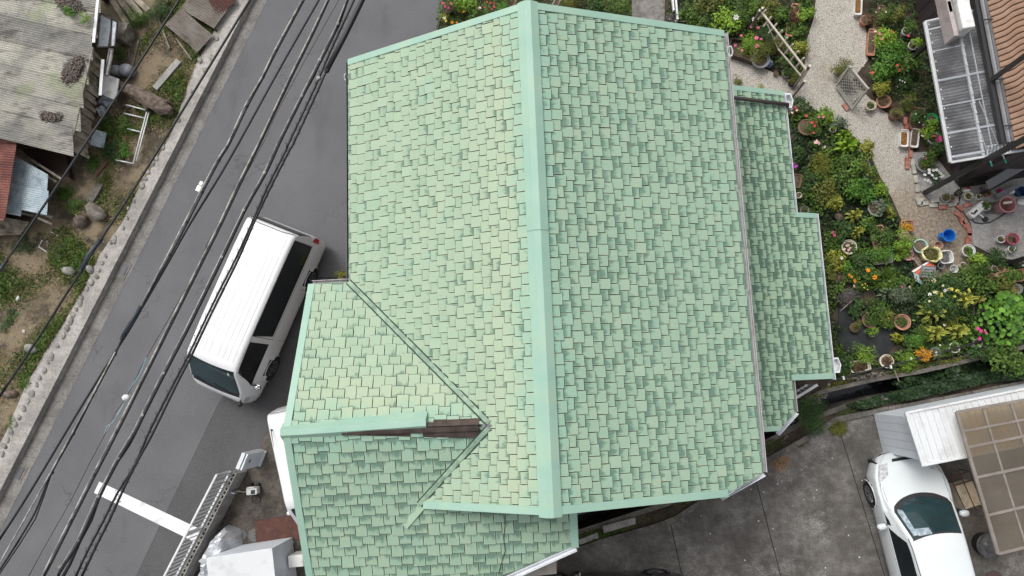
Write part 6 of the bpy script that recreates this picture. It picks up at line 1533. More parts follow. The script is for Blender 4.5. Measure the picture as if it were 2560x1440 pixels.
# main bed from the roof hopper down
plant('grey green leafy shrub at the tip of the bed near the drainpipe', 2002,263,26,.4,'bush','grey')
plant('pale lilac and pink blooms close under the lower roof hopper', 1985,277,18,.35,'fine','olive',None,[(1978,272,'lilac',.05),(1987,268,'magenta',.05),(1980,282,'palepink',.05),(1992,276,'palepink',.04)])
plant('red geranium in a wide round pot near the top of the bed', 2030,318,26,.3,'fine','mid',(B,'brown',.22,.20,0,0,0,(2017,318)),[(2030,307,'red',.05),(2039,305,'red',.05),(2036,315,'red',.045),(2016,289,'red',.045),(2034,332,'red',.04),(2058,292,'pink',.045),(2047,292,'pink',.04)])
plant('lime green shrub bordering the gravel above the white pot', 2070,286,24,.4,'bush','lime')
plant('grey green bush spilling onto the gravel bend', 2098,310,24,.4,'bush','grey')
plant('white pot with leafy stems in the upper bed', 2084,322,9,.12,'fine','olive',(B,'white',.085,.2))
plant('yellow green strap leaved clump under the grey green bush', 2108,340,26,.4,'strap','lime')
plant('large pale green lily clump with arching leaves', 2117,366,40,.55,'strap','lime',ls=.07)
plant('pale pink double geranium between roof edge and golden conifer', 2042,362,18,.35,'fine','mid',None,[(2039,356,'palepink',.06),(2046,358,'palepink',.06),(2042,352,'palepink',.05),(2062,367,'palepink',.045)])
plant('round golden green conifer ball in the upper bed', 2057,410,36,.55,'conifer','gold',ls=.085)
plant('purple flowers tight against the lower roof gutter', 1985,413,16,.3,'fine','olive',None,[(1982,410,'purple',.06),(1990,416,'purple',.06),(1984,418,'purple',.05)])
plant('dark green bush between gutter and golden conifer', 1998,390,26,.4,'bush','dark')
plant('yellow leaved plant in a pale pot beside the gravel bend', 2168,372,22,.3,'bush','yellow',(B,'white',.11,.18),[(2172,323,'purple',.03)],ls=.06)
plant('grey trough of orange leaves beside the gravel', 2165,418,12,.06,'none','mid',(Rr,'grey',.52,.22,.2,1.72,m_leaflitter))
plant('broad mid green bush left of the grey trough', 2130,420,36,.5,'bush','mid')
plant('spreading deep green bush with big leaves, upper half of the bed', 2120,450,38,.5,'bush','mid',ls=.08)
plant('spreading green bush with big leaves, centre of the bed', 2150,478,40,.55,'bush','bright',ls=.075)
plant('olive shrub standing in the shade beside the cream pot', 2065,480,36,.45,'bush','olive')
plant('dark low bush below the golden conifer', 2030,450,34,.35,'bush','dark')
plant('lime bush bordering the gravel below the grey trough', 2200,470,22,.35,'bush','lime')
plant('small lime bush beside the gravel, just above the silver bucket', 2190,447,20,.3,'bush','olive')
plant('brown square planter of dry soil beside the lower roof', 1992,452,14,.06,'none','mid',(Rr,'brown',.36,.24,.2,1.35))
plant('small cream pot of soil below the brown square planter', 1997,488,7,.04,'none','mid',(B,'cream',.08,.2))
plant('grey clear pot at the step of the lower roof', 2012,525,9,.05,'fine','olive',(B,'grey',.11,.2))
plant('yellow variegated shrub in the middle of the bed', 2078,508,28,.5,'bush','yellow',ls=.075)
plant('yellow blotched shrub right of the black pot', 2133,540,26,.5,'draca','varieg',ls=.05)
plant('grey leaved plant in a silver rimmed tub', 2195,518,22,.3,'bush','grey',(B,'alu' if False else 'grey',.20,.25),ls=.09)
plant('black pot half hidden at the roof step', 2098,540,9,.04,'none','mid',(B,'black',.12,.25))
plant('yellow green shrub by the gravel beside the silver rimmed tub', 2226,528,18,.3,'bush','yellow')
plant('deep green bush below the black pot', 2110,575,32,.45,'bush','dark')
plant('yellow green shrub with long pointed leaves, middle of the bed', 2138,582,26,.5,'draca','varieg',ls=.045)
plant('magenta flower spike on a leafy stem near the roof corner', 2088,590,18,.4,'fine','mid',None,[(2082,580,'magenta',.045),(2086,588,'magenta',.05)])
plant('mid green bush around the purple stem', 2170,565,30,.5,'bush','mid')
plant('mid green bush planted in a terracotta trough', 2205,590,28,.4,'bush','mid',(Rr,'terra',.62,.36,.2,1.75))
plant('vivid lime bush in a long pink trough', 2258,606,27,.35,'bush','lime',(Rr,'pink',.72,.22,.2,1.72,m_potsoil,(2268,615)),ls=.05)
plant('second vivid lime bush at the lower end of the pink trough', 2256,636,25,.35,'bush','lime',ls=.05)
plant('dense clipped green bush in a grey trough', 2213,642,32,.38,'fine','bright',(Rr,'grey',.5,.3,.18,.12))
plant('square terracotta planter of yellow and orange leaves on the earth', 2270,564,14,.10,'fine','orange',(Rr,'terra',.30,.28,.2,.03))
plant('wide cream bowl with pale pink flowers in the bed', 2124,617,14,.08,'fine','mid',(B,'cream',.19,.2),[(2117,614,'palepink',.04),(2121,613,'palepink',.04),(2125,620,'palepink',.045),(2111,623,'palepink',.04),(2121,625,'palepink',.045),(2130,609,'white',.025)])
plant('golden yellow leaved croton close to the outer gutter', 2086,652,30,.45,'bush','yellow',None,[(2104,645,'white',.05)],ls=.06)
plant('glossy green bush right of the golden croton', 2110,666,18,.35,'bush','bright')
plant('dark spreading bush in the centre of the lower bed', 2148,658,32,.4,'bush','dark')
plant('olive yellow bush tight to the outer gutter', 2074,690,22,.4,'bush','olive')
plant('brown pot with a russet plant and a grey disc lid', 2101,698,8,.06,'fine','brown',(B,'black',.15,.2))
plant('orange daylily on the roof side of the lower bed', 2130,694,18,.35,'fine','mid',None,[(2122,687,'orange',.045),(2128,692,'orange',.05),(2136,700,'orange',.05),(2138,704,'orange',.04)])
plant('green clump with two large orange blooms in the lower bed', 2168,690,26,.4,'bush','mid',None,[(2170,676,'orange',.065),(2186,693,'orange',.085)])
plant('small plant of yellow button flowers on the soil track', 2163,716,14,.25,'fine','mid',None,[(2156,712,'yellow',.022),(2163,709,'yellow',.022),(2168,714,'yellow',.022),(2160,719,'yellow',.022),(2169,724,'yellow',.022)])
plant('single pale pink flower on a low plant', 2138,715,14,.25,'fine','mid',None,[(2135,715,'palepink',.045)])
plant('purple grey fading shrub near the outer gutter', 2118,740,32,.35,'fine','purple')
plant('dark leafy clump at the foot of the outer gutter', 2140,770,28,.3,'bush','dark')
plant('grassy green clump left of the red and white bag', 2215,700,32,.35,'grass','mid')
plant('leafy green plant beneath the red and white bag', 2255,704,14,.3,'bush','mid')
plant('pink flower inside a grey ringed pot', 2252,717,9,.06,'fine','mid',(B,'grey',.12,.2),[(2254,717,'pink',.045)])
plant('pale pink flower beside the grey ringed pot', 2275,720,12,.2,'fine','mid',None,[(2274,718,'palepink',.05)])
plant('pale strap leaved clump below the grey ringed pot', 2215,735,28,.4,'strap','grey',ls=.05)
plant('grey green wispy bush next to the pale strap leaves', 2258,745,34,.4,'fine','grey')
plant('large dark green rose bush dotted with pale yellow blooms', 2350,740,62,.7,'bush','dark',None,[(2324,736,'white',.06),(2336,730,'cream',.05),(2341,731,'cream',.06),(2362,726,'white',.06),(2371,724,'cream',.045),(2378,723,'yellow',.06),(2393,727,'yellow',.06),(2353,735,'yellow',.045),(2353,740,'yellow',.04),(2386,741,'yellow',.05),(2417,747,'yellow',.06),(2422,725,'yellow',.055),(2323,753,'cream',.04),(2334,701,'cream',.07),(2357,714,'cream',.04)],ls=.055)
plant('leafy green shrub over the upper part of the yellow rose bush', 2372,704,22,.5,'bush','mid')
plant('broad lime tinged shrub right of the red and white bag', 2420,700,40,.6,'bush','mid',ls=.07)
plant('yellow edged dracaena, largest in front of the dark rose bush', 2326,783,42,.55,'draca','varieg')
plant('yellow edged dracaena standing tallest beside the rose bush', 2396,752,42,.75,'draca','varieg')
plant('small yellow edged dracaena near the grey twigs', 2440,750,18,.4,'draca','varieg',ls=.04)
plant('yellow green dracaena left of the white disc flower', 2335,832,34,.45,'draca','varieg')
plant('yellow and green dracaena under the grey twigs', 2390,828,34,.5,'draca','varieg')
plant('low yellow spotted bush between the dracaenas', 2372,800,24,.3,'bush','yellow',None,[(2360,813,'white',.05)])
plant('grey bare twigs of a dead shrub among the dracaenas', 2445,790,36,.4,'bare','dry')
plant('mid green bush left of the terracotta bowl', 2190,780,36,.35,'bush','mid')
plant('lime leaved bush above the terracotta bowl', 2215,795,26,.35,'bush','olive',ls=.08)
plant('wide terracotta bowl of seedlings in the lower bed', 2257,805,14,.10,'fine','mid',(B,'terra',.20,.26))
plant('round pot of green and yellow plants left of the weed cloth', 2177,800,17,.15,'fine','mid',(B,'brown',.19,.2))
plant('pale green spindly plant at the edge of the weed cloth', 2226,818,16,.3,'fine','bright')
plant('upright feathery conifer above the lime ball conifer', 2180,834,17,.55,'conifer','lime')
plant('ragged bonsai with a pale twisted trunk beside the feathery conifer', 2142,818,18,.3,'conifer','olive',(B,'brown',.12,.15))
plant('bright lime ball conifer at the lower bed end', 2159,878,32,.5,'conifer','lime',ls=.09)
plant('broad hosta with a curled golden leaf', 2242,845,18,.25,'strap','yellow',ls=.10)
plant('ferny green bush right of the golden hosta', 2285,855,30,.4,'fine','bright')
plant('second ferny green bush above the orange croton', 2298,830,26,.35,'fine','mid')
plant('orange and yellow croton by the lower fence pipe', 2312,887,20,.25,'bush','orange',(B,'grey',.13,.18),ls=.05)
plant('pale green potted plant next to the orange croton', 2344,880,16,.25,'fine','grey',(B,'grey',.12,.2),[(2350,863,'white',.03)])
plant('white bucket planter of dry soil on the fence line', 2386,869,10,.04,'none','mid',(B,'white',.13,.26))
plant('ribbed white pot holding stems at the right end of the fence pipe', 2445,858,10,.06,'fine','brown',(B,'white',.11,.26))
plant('large bright hollyhock with round leaves at the right edge', 2490,815,58,.9,'round','bright',None,[(2445,822,'magenta',.06),(2452,827,'magenta',.06),(2464,831,'magenta',.055),(2449,846,'magenta',.06)])
plant('second round leaved hollyhock above the first at the edge', 2520,770,38,.8,'round','bright',ls=.06)
plant('lime bush of bright leaves on the picture edge', 2545,760,26,.6,'bush','lime',ls=.06)
plant('russet leaved shrub behind the hollyhock', 2530,822,20,.4,'fine','brown')
plant('young maple with dark star leaves overhanging the ditch', 2515,890,50,1.0,'bush','mid',ls=.09)
plant('darker maple branch with hanging leaves near the bottom right of the bed', 2450,882,28,.7,'bush','dark',ls=.08)
plant('chipped cream planter of dry succulents by the fence pipe', 2152,915,18,.10,'fine','brown',(Rr,'cream',.48,.28,.2,.15))
plant('cream half round planter with pale stems by the fence pipe', 2218,903,14,.10,'fine','brown',(B,'cream',.17,.2))
plant('lime shrub crossing the fence pipe', 2268,905,28,.35,'fine','lime',None,[(2277,896,'white',.05)])
plant('dark undergrowth bush at the hopper corner', 2105,905,28,.3,'bush','dark')
plant('green weeds below the fence pipe, hanging over the ditch', 2232,925,12,.25,'fine','mid')
# patio side
plant('cream fluted pot of bright green leaves on the patio corner', 2423,626,13,.10,'bush','bright',(B,'white',.16,.24),ls=.04)
plant('white potted yellow green plant beside the rose coloured bin', 2504,597,8,.08,'fine','olive',(B,'white',.10,.2))
plant('rose coloured tall pot with a red stemmed plant on the patio', 2532,597,9,.06,'fine','red',(B,'rose',.15,.3))
plant('white pot with a dark sprig at the patio edge', 2532,622,10,.12,'fine','dark',(B,'white',.09,.2))
plant('lime shrub at the patio corner below the fluted pot', 2440,650,24,.4,'bush','lime')
plant('leafy green shrub under the lime one at the patio corner', 2448,675,30,.5,'bush','mid')
plant('dark shrub shading the patio edge', 2490,652,30,.4,'bush','dark')
plant('violet pansies beside the small clay pots', 2478,668,10,.15,'fine','dark',None,[(2474,668,'purple',.03),(2478,671,'purple',.03),(2482,664,'white',.03)])
plant('small clay pot of soil, right hand of two beneath the dark shrub', 2504,671,9,.05,'none','mid',(B,'terra',.10,.18))
plant('small cream pot of soil beside the violet pansies', 2487,671,7,.05,'none','mid',(B,'cream',.08,.16))
plant('clay pot of twigs below the violet pansies', 2482,694,9,.06,'fine','brown',(B,'terra',.11,.18))
plant('long terracotta trough with leafy greens at the picture edge', 2535,690,24,.2,'bush','mid',(Rr,'terra',.75,.30,.2,.16),[(2552,652,'white',.04),(2558,664,'white',.04)],ls=.05)
plant('olive shrub right of the yellow rose bush', 2510,718,30,.4,'bush','olive')
plant('grey ringed dark pot at the right edge', 2543,722,10,.05,'none','mid',(B,'grey',.13,.24))
plant('pink flower trough behind the hollyhock', 2515,735,20,.25,'fine','mid',None,[(2504,731,'pink',.05),(2512,733,'pink',.05),(2520,734,'pink',.045)])
for k, (a, b, mt, r_, lb) in enumerate([(2366,493,'grey',.12,'grey bowl of herbs first in the row along the plum wall'),(2381,494,'brown',.09,'small brown pot second in the row along the plum wall'),(2424,489,'cream',.11,'straw coloured pot in the row along the plum wall'),(2449,491,'white',.075,'small white pot with greenery in the row along the plum wall'),(2474,482,'terra',.08,'orange pot near the grey plank on the plum wall row'),(2400,480,'black',.08,'dark pot tucked behind the straw coloured one')]):
    plant(lb, a, b, r_*95*.8, .10, 'fine', 'olive', (B, mt, r_, .18))
plant('violet flower tuft in the row along the plum wall', 2459,477,10,.15,'fine','dark',None,[(2456,476,'purple',.03),(2461,474,'purple',.03),(2460,480,'lilac',.03)])
plant('yellow green weed at the house corner beside the van', 852,690,17,.5,'bush','yellow',ls=.05,group=None)
plant('bushy green weed against the corrugated shed verge', 255,68,26,.5,'fine','mid',group='weeds by the shed')
plant('bright weed growing on the shed roof litter', 176,30,24,.25,'fine','bright',group='weeds by the shed',base=1.38)
plant('trailing weed hanging over the shed roof edge', 216,45,22,.25,'fine','lime',group='weeds by the shed',base=1.38)
plant('dark weeds between the window sashes and the tubs', 305,140,26,.5,'fine','mid',group='weeds by the shed')
plant('tall green weeds right of the weathered box', 348,45,40,.6,'fine','mid',group='weeds by the shed')
plant('dark weeds at the top edge beside the brown sheets', 400,22,38,.5,'fine','dark',group='weeds by the shed')
plant('green weeds growing inside the white pipe frame', 325,320,34,.4,'fine','mid',group='weeds by the shed')
plant('low dark weeds below the lean-to sheets', 285,385,40,.35,'fine','dark',group='weeds by the shed')
plant('bright weed tuft at the kerb beside the brown sheets', 518,92,10,.25,'fine','lime',group='weeds by the shed')
plant('green weed tuft around the stumps', 190,515,34,.25,'fine','mid',group='weeds by the shed')
plant('weed tuft beside the pale pointed rock', 200,655,18,.25,'fine','mid',group='weeds by the shed')

GW = 'weeds by the shed'
plant('dark fern like weeds at the foot of the sloping planks', 272,318,34,.35,'fine','mid',group=GW)
plant('bright weeds under the lower rung of the white frame', 318,378,30,.3,'fine','bright',group=GW)
plant('weeds around the torn plastic bag at the shed corner', 232,408,32,.3,'fine','mid',group=GW)
plant('low weeds along the reddish timber', 262,452,30,.25,'fine','olive',group=GW)
plant('green weeds between the lean-to roof and the stumps', 165,480,34,.3,'fine','mid',group=GW)
plant('weeds below the old boards at the picture edge', 60,615,36,.25,'fine','dark',group=GW)
plant('weeds beside the bent white pipes', 140,625,26,.2,'fine','mid',group=GW)
plant('dry straw tussock above the fallen log', 368,190,34,.14,'grass','dry',group=GW)
plant('dry straw tussock between frame and kerb wall', 395,318,28,.14,'grass','dry',group=GW)
plant('dry straw tussock below the white frame', 318,442,36,.14,'grass','dry',group=GW)
plant('dry straw tussock near the large smooth stump', 290,490,26,.12,'grass','dry',group=GW)
plant('weeds growing over the concrete beam by the log', 440,190,22,.25,'fine','olive',group=GW)
plant('weeds filling the gap beside the split pale board', 430,70,26,.35,'fine','mid',group=GW)
plant('weed patch on the lower verge beside the long cable', 60,960,34,.2,'fine','mid',group=GW)
plant('weed patch on the lower verge near the chalky rock', 25,800,36,.2,'fine','dark',group=GW)
plant('mossy weed patch at the lowest corner of the verge', 30,1060,24,.2,'fine','mid',group=GW)
# broad mound of weeds and ivy along the ditch
plant('dense rounded clump of grassy weeds beside the lot kerb', 2030,1035,50,.5,'fine','dark',group='ditch plants',name='weed_clump')
plant('low grass patch growing through the lot corner joint', 2095,1068,22,.12,'grass','olive',group='ditch plants')
def scatter(poly, n, zf, size, wid, colr, name, hmax=.3, tilt=.6, clump=0.0, holes=()):
    P0 = np.array(poly); mn, mx = P0.min(0), P0.max(0); pts_ = []
    def inside(q):
        x, y = q[:,0], q[:,1]; c = np.zeros(len(q), bool); j = len(P0)-1
        for i in range(len(P0)):
            xi, yi, xj, yj = *P0[i], *P0[j]; m = ((yi > y) != (yj > y)) & (x < (xj-xi)*(y-yi)/(yj-yi+1e-12)+xi); c ^= m; j = i
        return c
    out = np.zeros((0,2))
    while len(out) < n:
        q = rng.uniform(mn, mx, (n*2,2)); q = q[inside(q)]
        for hx, hy, hr in holes: q = q[(q[:,0]-hx)**2+(q[:,1]-hy)**2 > (hr*(.8+.4*rng.random(len(q))))**2]
        if clump: 
            w_ = np.sin(q[:,0]*2.1+1.3*np.sin(q[:,1]*1.7))+np.sin(q[:,1]*2.6+1.1*np.sin(q[:,0]*2.3)); q = q[w_+rng.normal(0,.5,len(q)) > clump]
        out = np.concatenate([out, q])
    out = out[:n]; hh = .5+.5*np.sin(out[:,0]*5.1+2*np.sin(out[:,1]*3.7))*np.sin(out[:,1]*4.3)
    z = zf+hmax*hh*rng.random(n)**.6+.01; pos = np.column_stack([out, z]); nr = np.column_stack([rng.normal(0,tilt,n), rng.normal(0,tilt,n), np.ones(n)])
    t = np.clip(rng.normal(.38,.22,n)+.25*(hh-.5),0,1)
    o = leafmesh(name, pos, nr, size*rng.uniform(.6,1.4,n), wid, t, green(colr), None, (float(out[:,0].mean()), float(out[:,1].mean()), zf), 'stuff'); return o
HOLES = [(*at2(a,b), r/93) for a,b,r in ((2110,790,32),(2150,810,30),(2205,850,42),(2130,850,34),(2195,880,26),(2180,690,22),(2170,745,22),(2200,665,18),(2115,720,14))]
BED = pts([(1965,255),(1990,250),(2055,290),(2112,330),(2160,380),(2190,440),(2222,500),(2245,560),(2262,600),(2280,660),(2300,700),(2400,705),(2450,640),(2560,660),(2620,700),(2620,840),(2400,885),(2240,915),(2095,945),(2060,700),(2048,545),(1995,540)])
scatter(BED, 17000, 0, .08, .5, 'ivy', 'undergrowth', .22, holes=HOLES)
scatter(BED, 9000, 0, .085, .55, 'mid', 'undergrowth', .36, clump=.3, holes=HOLES)
scatter(BED, 3000, 0, .07, .4, 'olive', 'undergrowth', .26, clump=.4, holes=HOLES)
TOPB = pts([(1668,-120),(2030,-120),(2030,30),(2010,100),(2003,200),(1965,190),(1815,125),(1815,90),(1700,70),(1668,60)])
scatter(TOPB, 4500, 0, .09, .55, 'mid', 'undergrowth', .34, clump=.1); scatter(TOPB, 5000, 0, .075, .5, 'ivy', 'undergrowth', .25)
scatter(pts([(1112,-100),(1578,-100),(1578,60),(1320,40),(1090,90)]), 6500, 0, .07, .5, 'mid', 'undergrowth', .28)
scatter(pts([(2165,-60),(2290,-60),(2330,100),(2380,340),(2330,430),(2285,300),(2180,210),(2172,120)]), 4500, 0, .07, .5, 'dark', 'undergrowth', .22)
IVY = pts([(2112,1012),(2195,990),(2250,975),(2339,955),(2440,935),(2560,905),(2620,890),(2620,930),(2560,945),(2450,958),(2330,985),(2230,1005),(2150,1022)])
scatter(pts([(2230,955),(2300,930),(2440,900),(2560,868),(2640,850),(2640,900),(2560,915),(2440,940),(2339,958),(2250,975)],-.2), 2200, -.35, .085, .85, 'ivy', 'ivy', .45, .5)
scatter(IVY, 5200, -.02, .08, .85, 'ivy', 'ivy', .32, .45)
STRIP = pts([(1446,1330),(1670,1258),(1800,1182),(1907,1110),(2004,1055),(2111,1016),(2140,1026),(2050,1062),(1910,1140),(1790,1212),(1670,1290),(1450,1362)])
scatter(STRIP, 4500, -.03, .05, .35, 'mid', 'weeds', .10, .8, clump=.5); scatter(pts([(1989,1012),(2119,964),(2300,925),(2431,896),(2420,888),(2250,920),(2095,950)]), 1400, -.02, .06, .5, 'olive', 'weeds', .12, clump=.2)
VER = [tuple(v) for v in WW[1:-1]]+pts([(-60,1150),(-60,620),(60,600),(175,560),(262,440),(250,300),(330,190),(400,-40)], GZ)
scatter(pts([(1925,1160),(1950,1135),(1975,1140),(1965,1175),(1945,1185)]), 260, 0, .06, .12, 'orange', 'dry_weeds', .05, .9); scatter(pts([(1985,1112),(2010,1098),(2025,1102),(2000,1122)]), 160, 0, .06, .12, 'brown', 'dry_weeds', .05, .9)
scatter(VER, 20000, GZ, .08, .34, 'mid', 'weeds', .14, .9, clump=.35); scatter(VER, 22000, GZ, .10, .14, 'dry', 'dry_grass', .07, .9, clump=-.3); scatter(VER, 8000, GZ, .065, .35, 'olive', 'weeds', .06, .9, clump=.2)
scatter(pts([(330,190),(430,100),(505,120),(470,230),(420,330),(360,420),(290,480),(250,400),(330,300)], GZ), 7000, GZ, .085, .10, 'dry', 'dry_grass', .07, .8, clump=-.2)
# loose gravel stones
def pebbles(poly, n, s, mat, name, z=0.0):
    P0 = np.array(poly); mn, mx = P0.min(0), P0.max(0); mb = MB(); k = 0
    while k < n:
        x, y = rng.uniform(mn, mx); c = False; j = len(P0)-1
        for i in range(len(P0)):
            if (P0[i][1] > y) != (P0[j][1] > y) and x < (P0[j][0]-P0[i][0])*(y-P0[i][1])/(P0[j][1]-P0[i][1])+P0[i][0]: c = not c
            j = i
        if not c: continue
        k += 1; q = s*rng.uniform(.5,1.5); a = rng.uniform(0,6.28); d = [(q*math.cos(a+t*1.571)*rng.uniform(.7,1.1), q*math.sin(a+t*1.571)*rng.uniform(.7,1.1)) for t in range(4)]
        mb.add([(x+u,y+v,z) for u,v in d]+[(x+d[0][0]*.3,y+d[0][1]*.3,z+q*.8),(x+d[2][0]*.4,y+d[2][1]*.4,z+q*.7)], [(0,1,4),(1,2,5,4),(2,3,5),(3,0,4,5)])
    o = mb.build(name, mat); o['kind'] = 'stuff'; return o
m_peb = NT('gravel_stone'); oi = m_peb.n('ShaderNodeNewGeometry'); m_peb.col(m_peb.mix(oi.outputs['Random Per Island'], (.28,.25,.20), (.60,.56,.50))); m_peb = m_peb.m
GPn = pts([(2040,0),(2035,45),(2017,100),(2012,160),(2000,205),(1960,195),(1900,165),(1830,140),(1830,230),(1960,240),(2060,282),(2120,325),(2172,378),(2200,440),(2232,500),(2290,470),(2276,390),(2262,312),(2190,262),(2130,200),(2170,150),(2158,50),(2150,0)])
pebbles(GPn, 5000, .011, m_peb, 'gravel')
pebbles(pts([(1960,1100),(2100,960),(2300,925),(2431,898),(2420,886),(2250,918),(2095,948),(2000,1010)]), 420, .03, m_stone, 'rubble', -.02)
pebbles(pts([(1700,1300),(1960,1130),(2170,1100),(2190,1300),(2200,1420),(1750,1430)]), 26, .018, m_marking, 'litter_specks'); pebbles(VER, 700, .03, M('pale_stone', (.34,.32,.28), .9, c2=(.22,.20,.17), ns=8), 'rubble', GZ)
# ------------------------------------------------------------------ trellis, lattice, bricks, buckets
tz = 1.15
tl = empty('trellis', at(1950,110,0), 'pale wooden ladder trellis running diagonally over the rose bed', 'trellis')
def seg(a, b, z0, z1, w_, h_, nm, mt=m_greywood): return MB().beam(at(*a,z0), at(*b,z1), w_, h_).build(nm, mt, tl)
m_pw = M('pale_wood', (.42,.38,.31), .8, c2=(.52,.48,.40), ns=6, dirt=((.25,.22,.18), 5, .5))
seg((1902,28),(2018,178),tz,tz,.045,.045,'rail',m_pw); seg((1945,122),(2005,193),tz-.45,tz-.45,.035,.035,'rail',m_pw); seg((1918,60),(1945,122),.6,tz-.45,.02,.02,'rail',m_greywood)
for i in range(9):
    t = i/8; a = (1906+t*108, 34+t*138)
    MB().beam(at(a[0]+9,a[1]-10,tz+.02), at(a[0]-11,a[1]+14,tz-.5 if i > 2 else tz-.25), .04, .04).build('rung', m_pw, tl)
for a, zt_ in (((1906,20),1.3),((1899,26),1.2),((2024,165),1.35),((2012,203),1.0)):
    p = at(*a, zt_); MB().tube([(p.x,p.y,-.02),(p.x,p.y,zt_)], .032, 8).build('post', m_greywood, tl); MB().lathe((p.x,p.y,zt_), [(.033,-.01),(.033,.012),(0,.014)], 8).build('post_cap', m_cream, tl)
MB().beam(at(2024,165,1.25), at(2000,206,.9), .06, .06).build('brace', m_greywood, tl)
lt = empty('lattice_panel', at(2130,220,0), 'small grey diamond lattice panel tipped against a brick beside the gravel', 'lattice')
l0, l1, l2, l3 = at(2124,166,.95), at(2170,222,.95), at(2131,272,.12), at(2091,214,.12)
def LP(s, t): return l0.lerp(l1, s).lerp(l3.lerp(l2, s), t)
for a, b, nm in (((0,0),(1,0),'frame'),((0,1),(1,1),'frame'),((0,0),(0,1),'frame'),((1,0),(1,1),'frame')): MB().beam(LP(*a), LP(*b), .05, .04).build(nm, m_lattice, lt)
MB().beam(LP(-.02,.93), LP(1.0,.93), .03, .03).build('frame', m_lattice, lt); MB().beam(LP(-.0,.07), LP(1.0,.07), .025, .03).build('frame', m_lattice, lt)
for i in range(-6, 7):
    c_ = i/7; MB().beam(LP(max(0,c_), max(0,-c_)), LP(min(1,1+c_), min(1,1-c_)), .012, .010).build('slat', m_lattice, lt)
for i in range(1, 14):
    c_ = i/7; MB().beam(LP(max(0,c_-1), min(1,c_)), LP(min(1,c_), max(0,c_-1)), .012, .010).build('slat', m_lattice, lt)
for a in ((2124,166),(2170,222)): p = at(*a,.95); MB().tube([(p.x,p.y,-.01),(p.x,p.y,1.0)], .022, 6).build('stake', m_pw, lt)
MB().beam(at(2124,168,1.0), at(2160,165,1.0), .03, .03).build('crossbar', m_pw, lt)
be = empty('brick_edging', at(2270,340,0), 'loose row of bricks and pale blocks edging the gravel and the patio', 'edging')
BR = [(2263,302,1.35,0),(2266,318,1.40,0),(2269,334,1.45,0),(2272,350,1.45,0),(2274,364,1.5,0),(2277,384,1.45,0),(2268,403,1.5,0),(2269,413,1.52,0),(2282,406,1.5,1),(2285,425,1.65,1),(2290,447,1.65,1),(2294,470,1.6,1),(2295,503,1.9,1),(2303,505,1.3,1),(2311,508,.05,1),(2337,502,.12,1),(2334,513,.02,1),(2358,501,.08,0),(2358,508,.06,1),(2358,518,.03,0),(2381,510,.12,1),(2400,520,-.75,0),(2419,512,.2,0),(2396,535,-.5,0),(2402,542,-.8,0),(2405,552,-1.2,0),(2413,560,-1.3,0),(2421,570,-1.45,0),(2424,580,1.5,0),(2424,592,1.5,0),(2419,604,1.45,0),(2114,267,-1.0,0)]
for i, (a, b, an, kd) in enumerate(BR):
    p = at(a,b,.05); MB().box((p.x,p.y,-.005), .205, .098, .062+.02*(i%3==0), an).build('brick', m_brick if kd == 0 else m_palebrick, be, bevel=.005)
wb_ = empty('wooden_planter', at(1840,120,0), 'weathered wooden box bed under the lime petunia', 'planter box')
for L in ([(1826,100),(1822,138)],[(1822,138),(1882,158)],[(1826,100),(1856,104)]): MB().beam(at(*L[0],.15), at(*L[1],.15), .03, .20).build('board', m_darkwood, wb_)
MB().prism(pts([(1826,101),(1858,106),(1882,157),(1823,137)],.1), .0, .12).build('soil', m_potsoil, wb_)
def bucket(name, lb, cat, px, py, z, r, h, mat, extra=None, inner=None, sx=1.0, sq=0.0, rz_=0.0, group=None):
    p = at(px,py,h); e = empty(name, (p.x,p.y,z), lb, cat, group)
    MB().lathe((p.x,p.y,z), [(0,0),(r*.78,0),(r*.97,h*.97),(r*1.06,h*.97),(r*1.06,h),(r*.93,h),(r*.74,.015),(0,.012)], 24, sx=sx, rz=rz_, sq=sq).build('body', mat, e, smooth=False)
    if inner: MB().lathe((p.x,p.y,z+h*inner[0]), [(r*(.76+.16*inner[0]),0),(r*.4,.03),(0,.035)], 16, sx=sx, rz=rz_, sq=sq).build('contents', inner[1], e)
    return e, p
e, p = bucket('bucket', 'bright blue plastic bucket with a side spout on the bare earth', 'bucket', 2373,588,0,.155,.32,m_blue)
MB().lathe((p.x-.19,p.y+.015,.25), [(.045,0),(.05,.05),(.042,.05),(.035,.005),(0,.0)], 12).build('spout', m_blue, e)
bucket('tub', 'round aqua tub of dry stems on the earth', 'tub', 2302,615,0,.175,.22,m_aqua,None,(.72,m_leaflitter if False else M('dry_stems', (.10,.075,.055), .9, c2=(.17,.13,.10), ns=25, bump=.6)))
bucket('pot', 'empty pinkish clay pot between the aqua tub and the white basin', 'pot', 2347,613,0,.105,.18,M('pink_clay', (.42,.25,.19), .8, dirt=((.3,.17,.13), 6, .5)),None,(.12,M('pink_clay', (.4,.2,.2))))
bucket('basin', 'white rounded square basin with grey ash in it', 'basin', 2366,642,0,.165,.22,m_whitepot,None,(.45,M('ash', (.06,.06,.062), .9, c2=(.16,.16,.16), ns=25)),1.0,.45,.1)
bucket('bucket', 'small grey bucket under the yellow sack', 'bucket', 2354,664,0,.085,.2,m_greypot,None,(.15,m_blackpot))
bucket('pot', 'white enamel pot leaning among the stacked flower pots', 'pot', 2386,672,0,.10,.12,m_whitepot,None,(.2,m_greypot))
bucket('pot', 'beige flower pot stacked in a terracotta one', 'pot', 2406,665,.05,.085,.16,m_cream,None,(.3,m_brownpot))
bucket('pot', 'terracotta saucer pot holding the beige pot', 'pot', 2410,670,0,.13,.07,m_terra)
bucket('pot', 'small white pot below the terracotta saucer', 'pot', 2407,683,0,.075,.1,m_whitepot,None,(.4,m_blackpot))
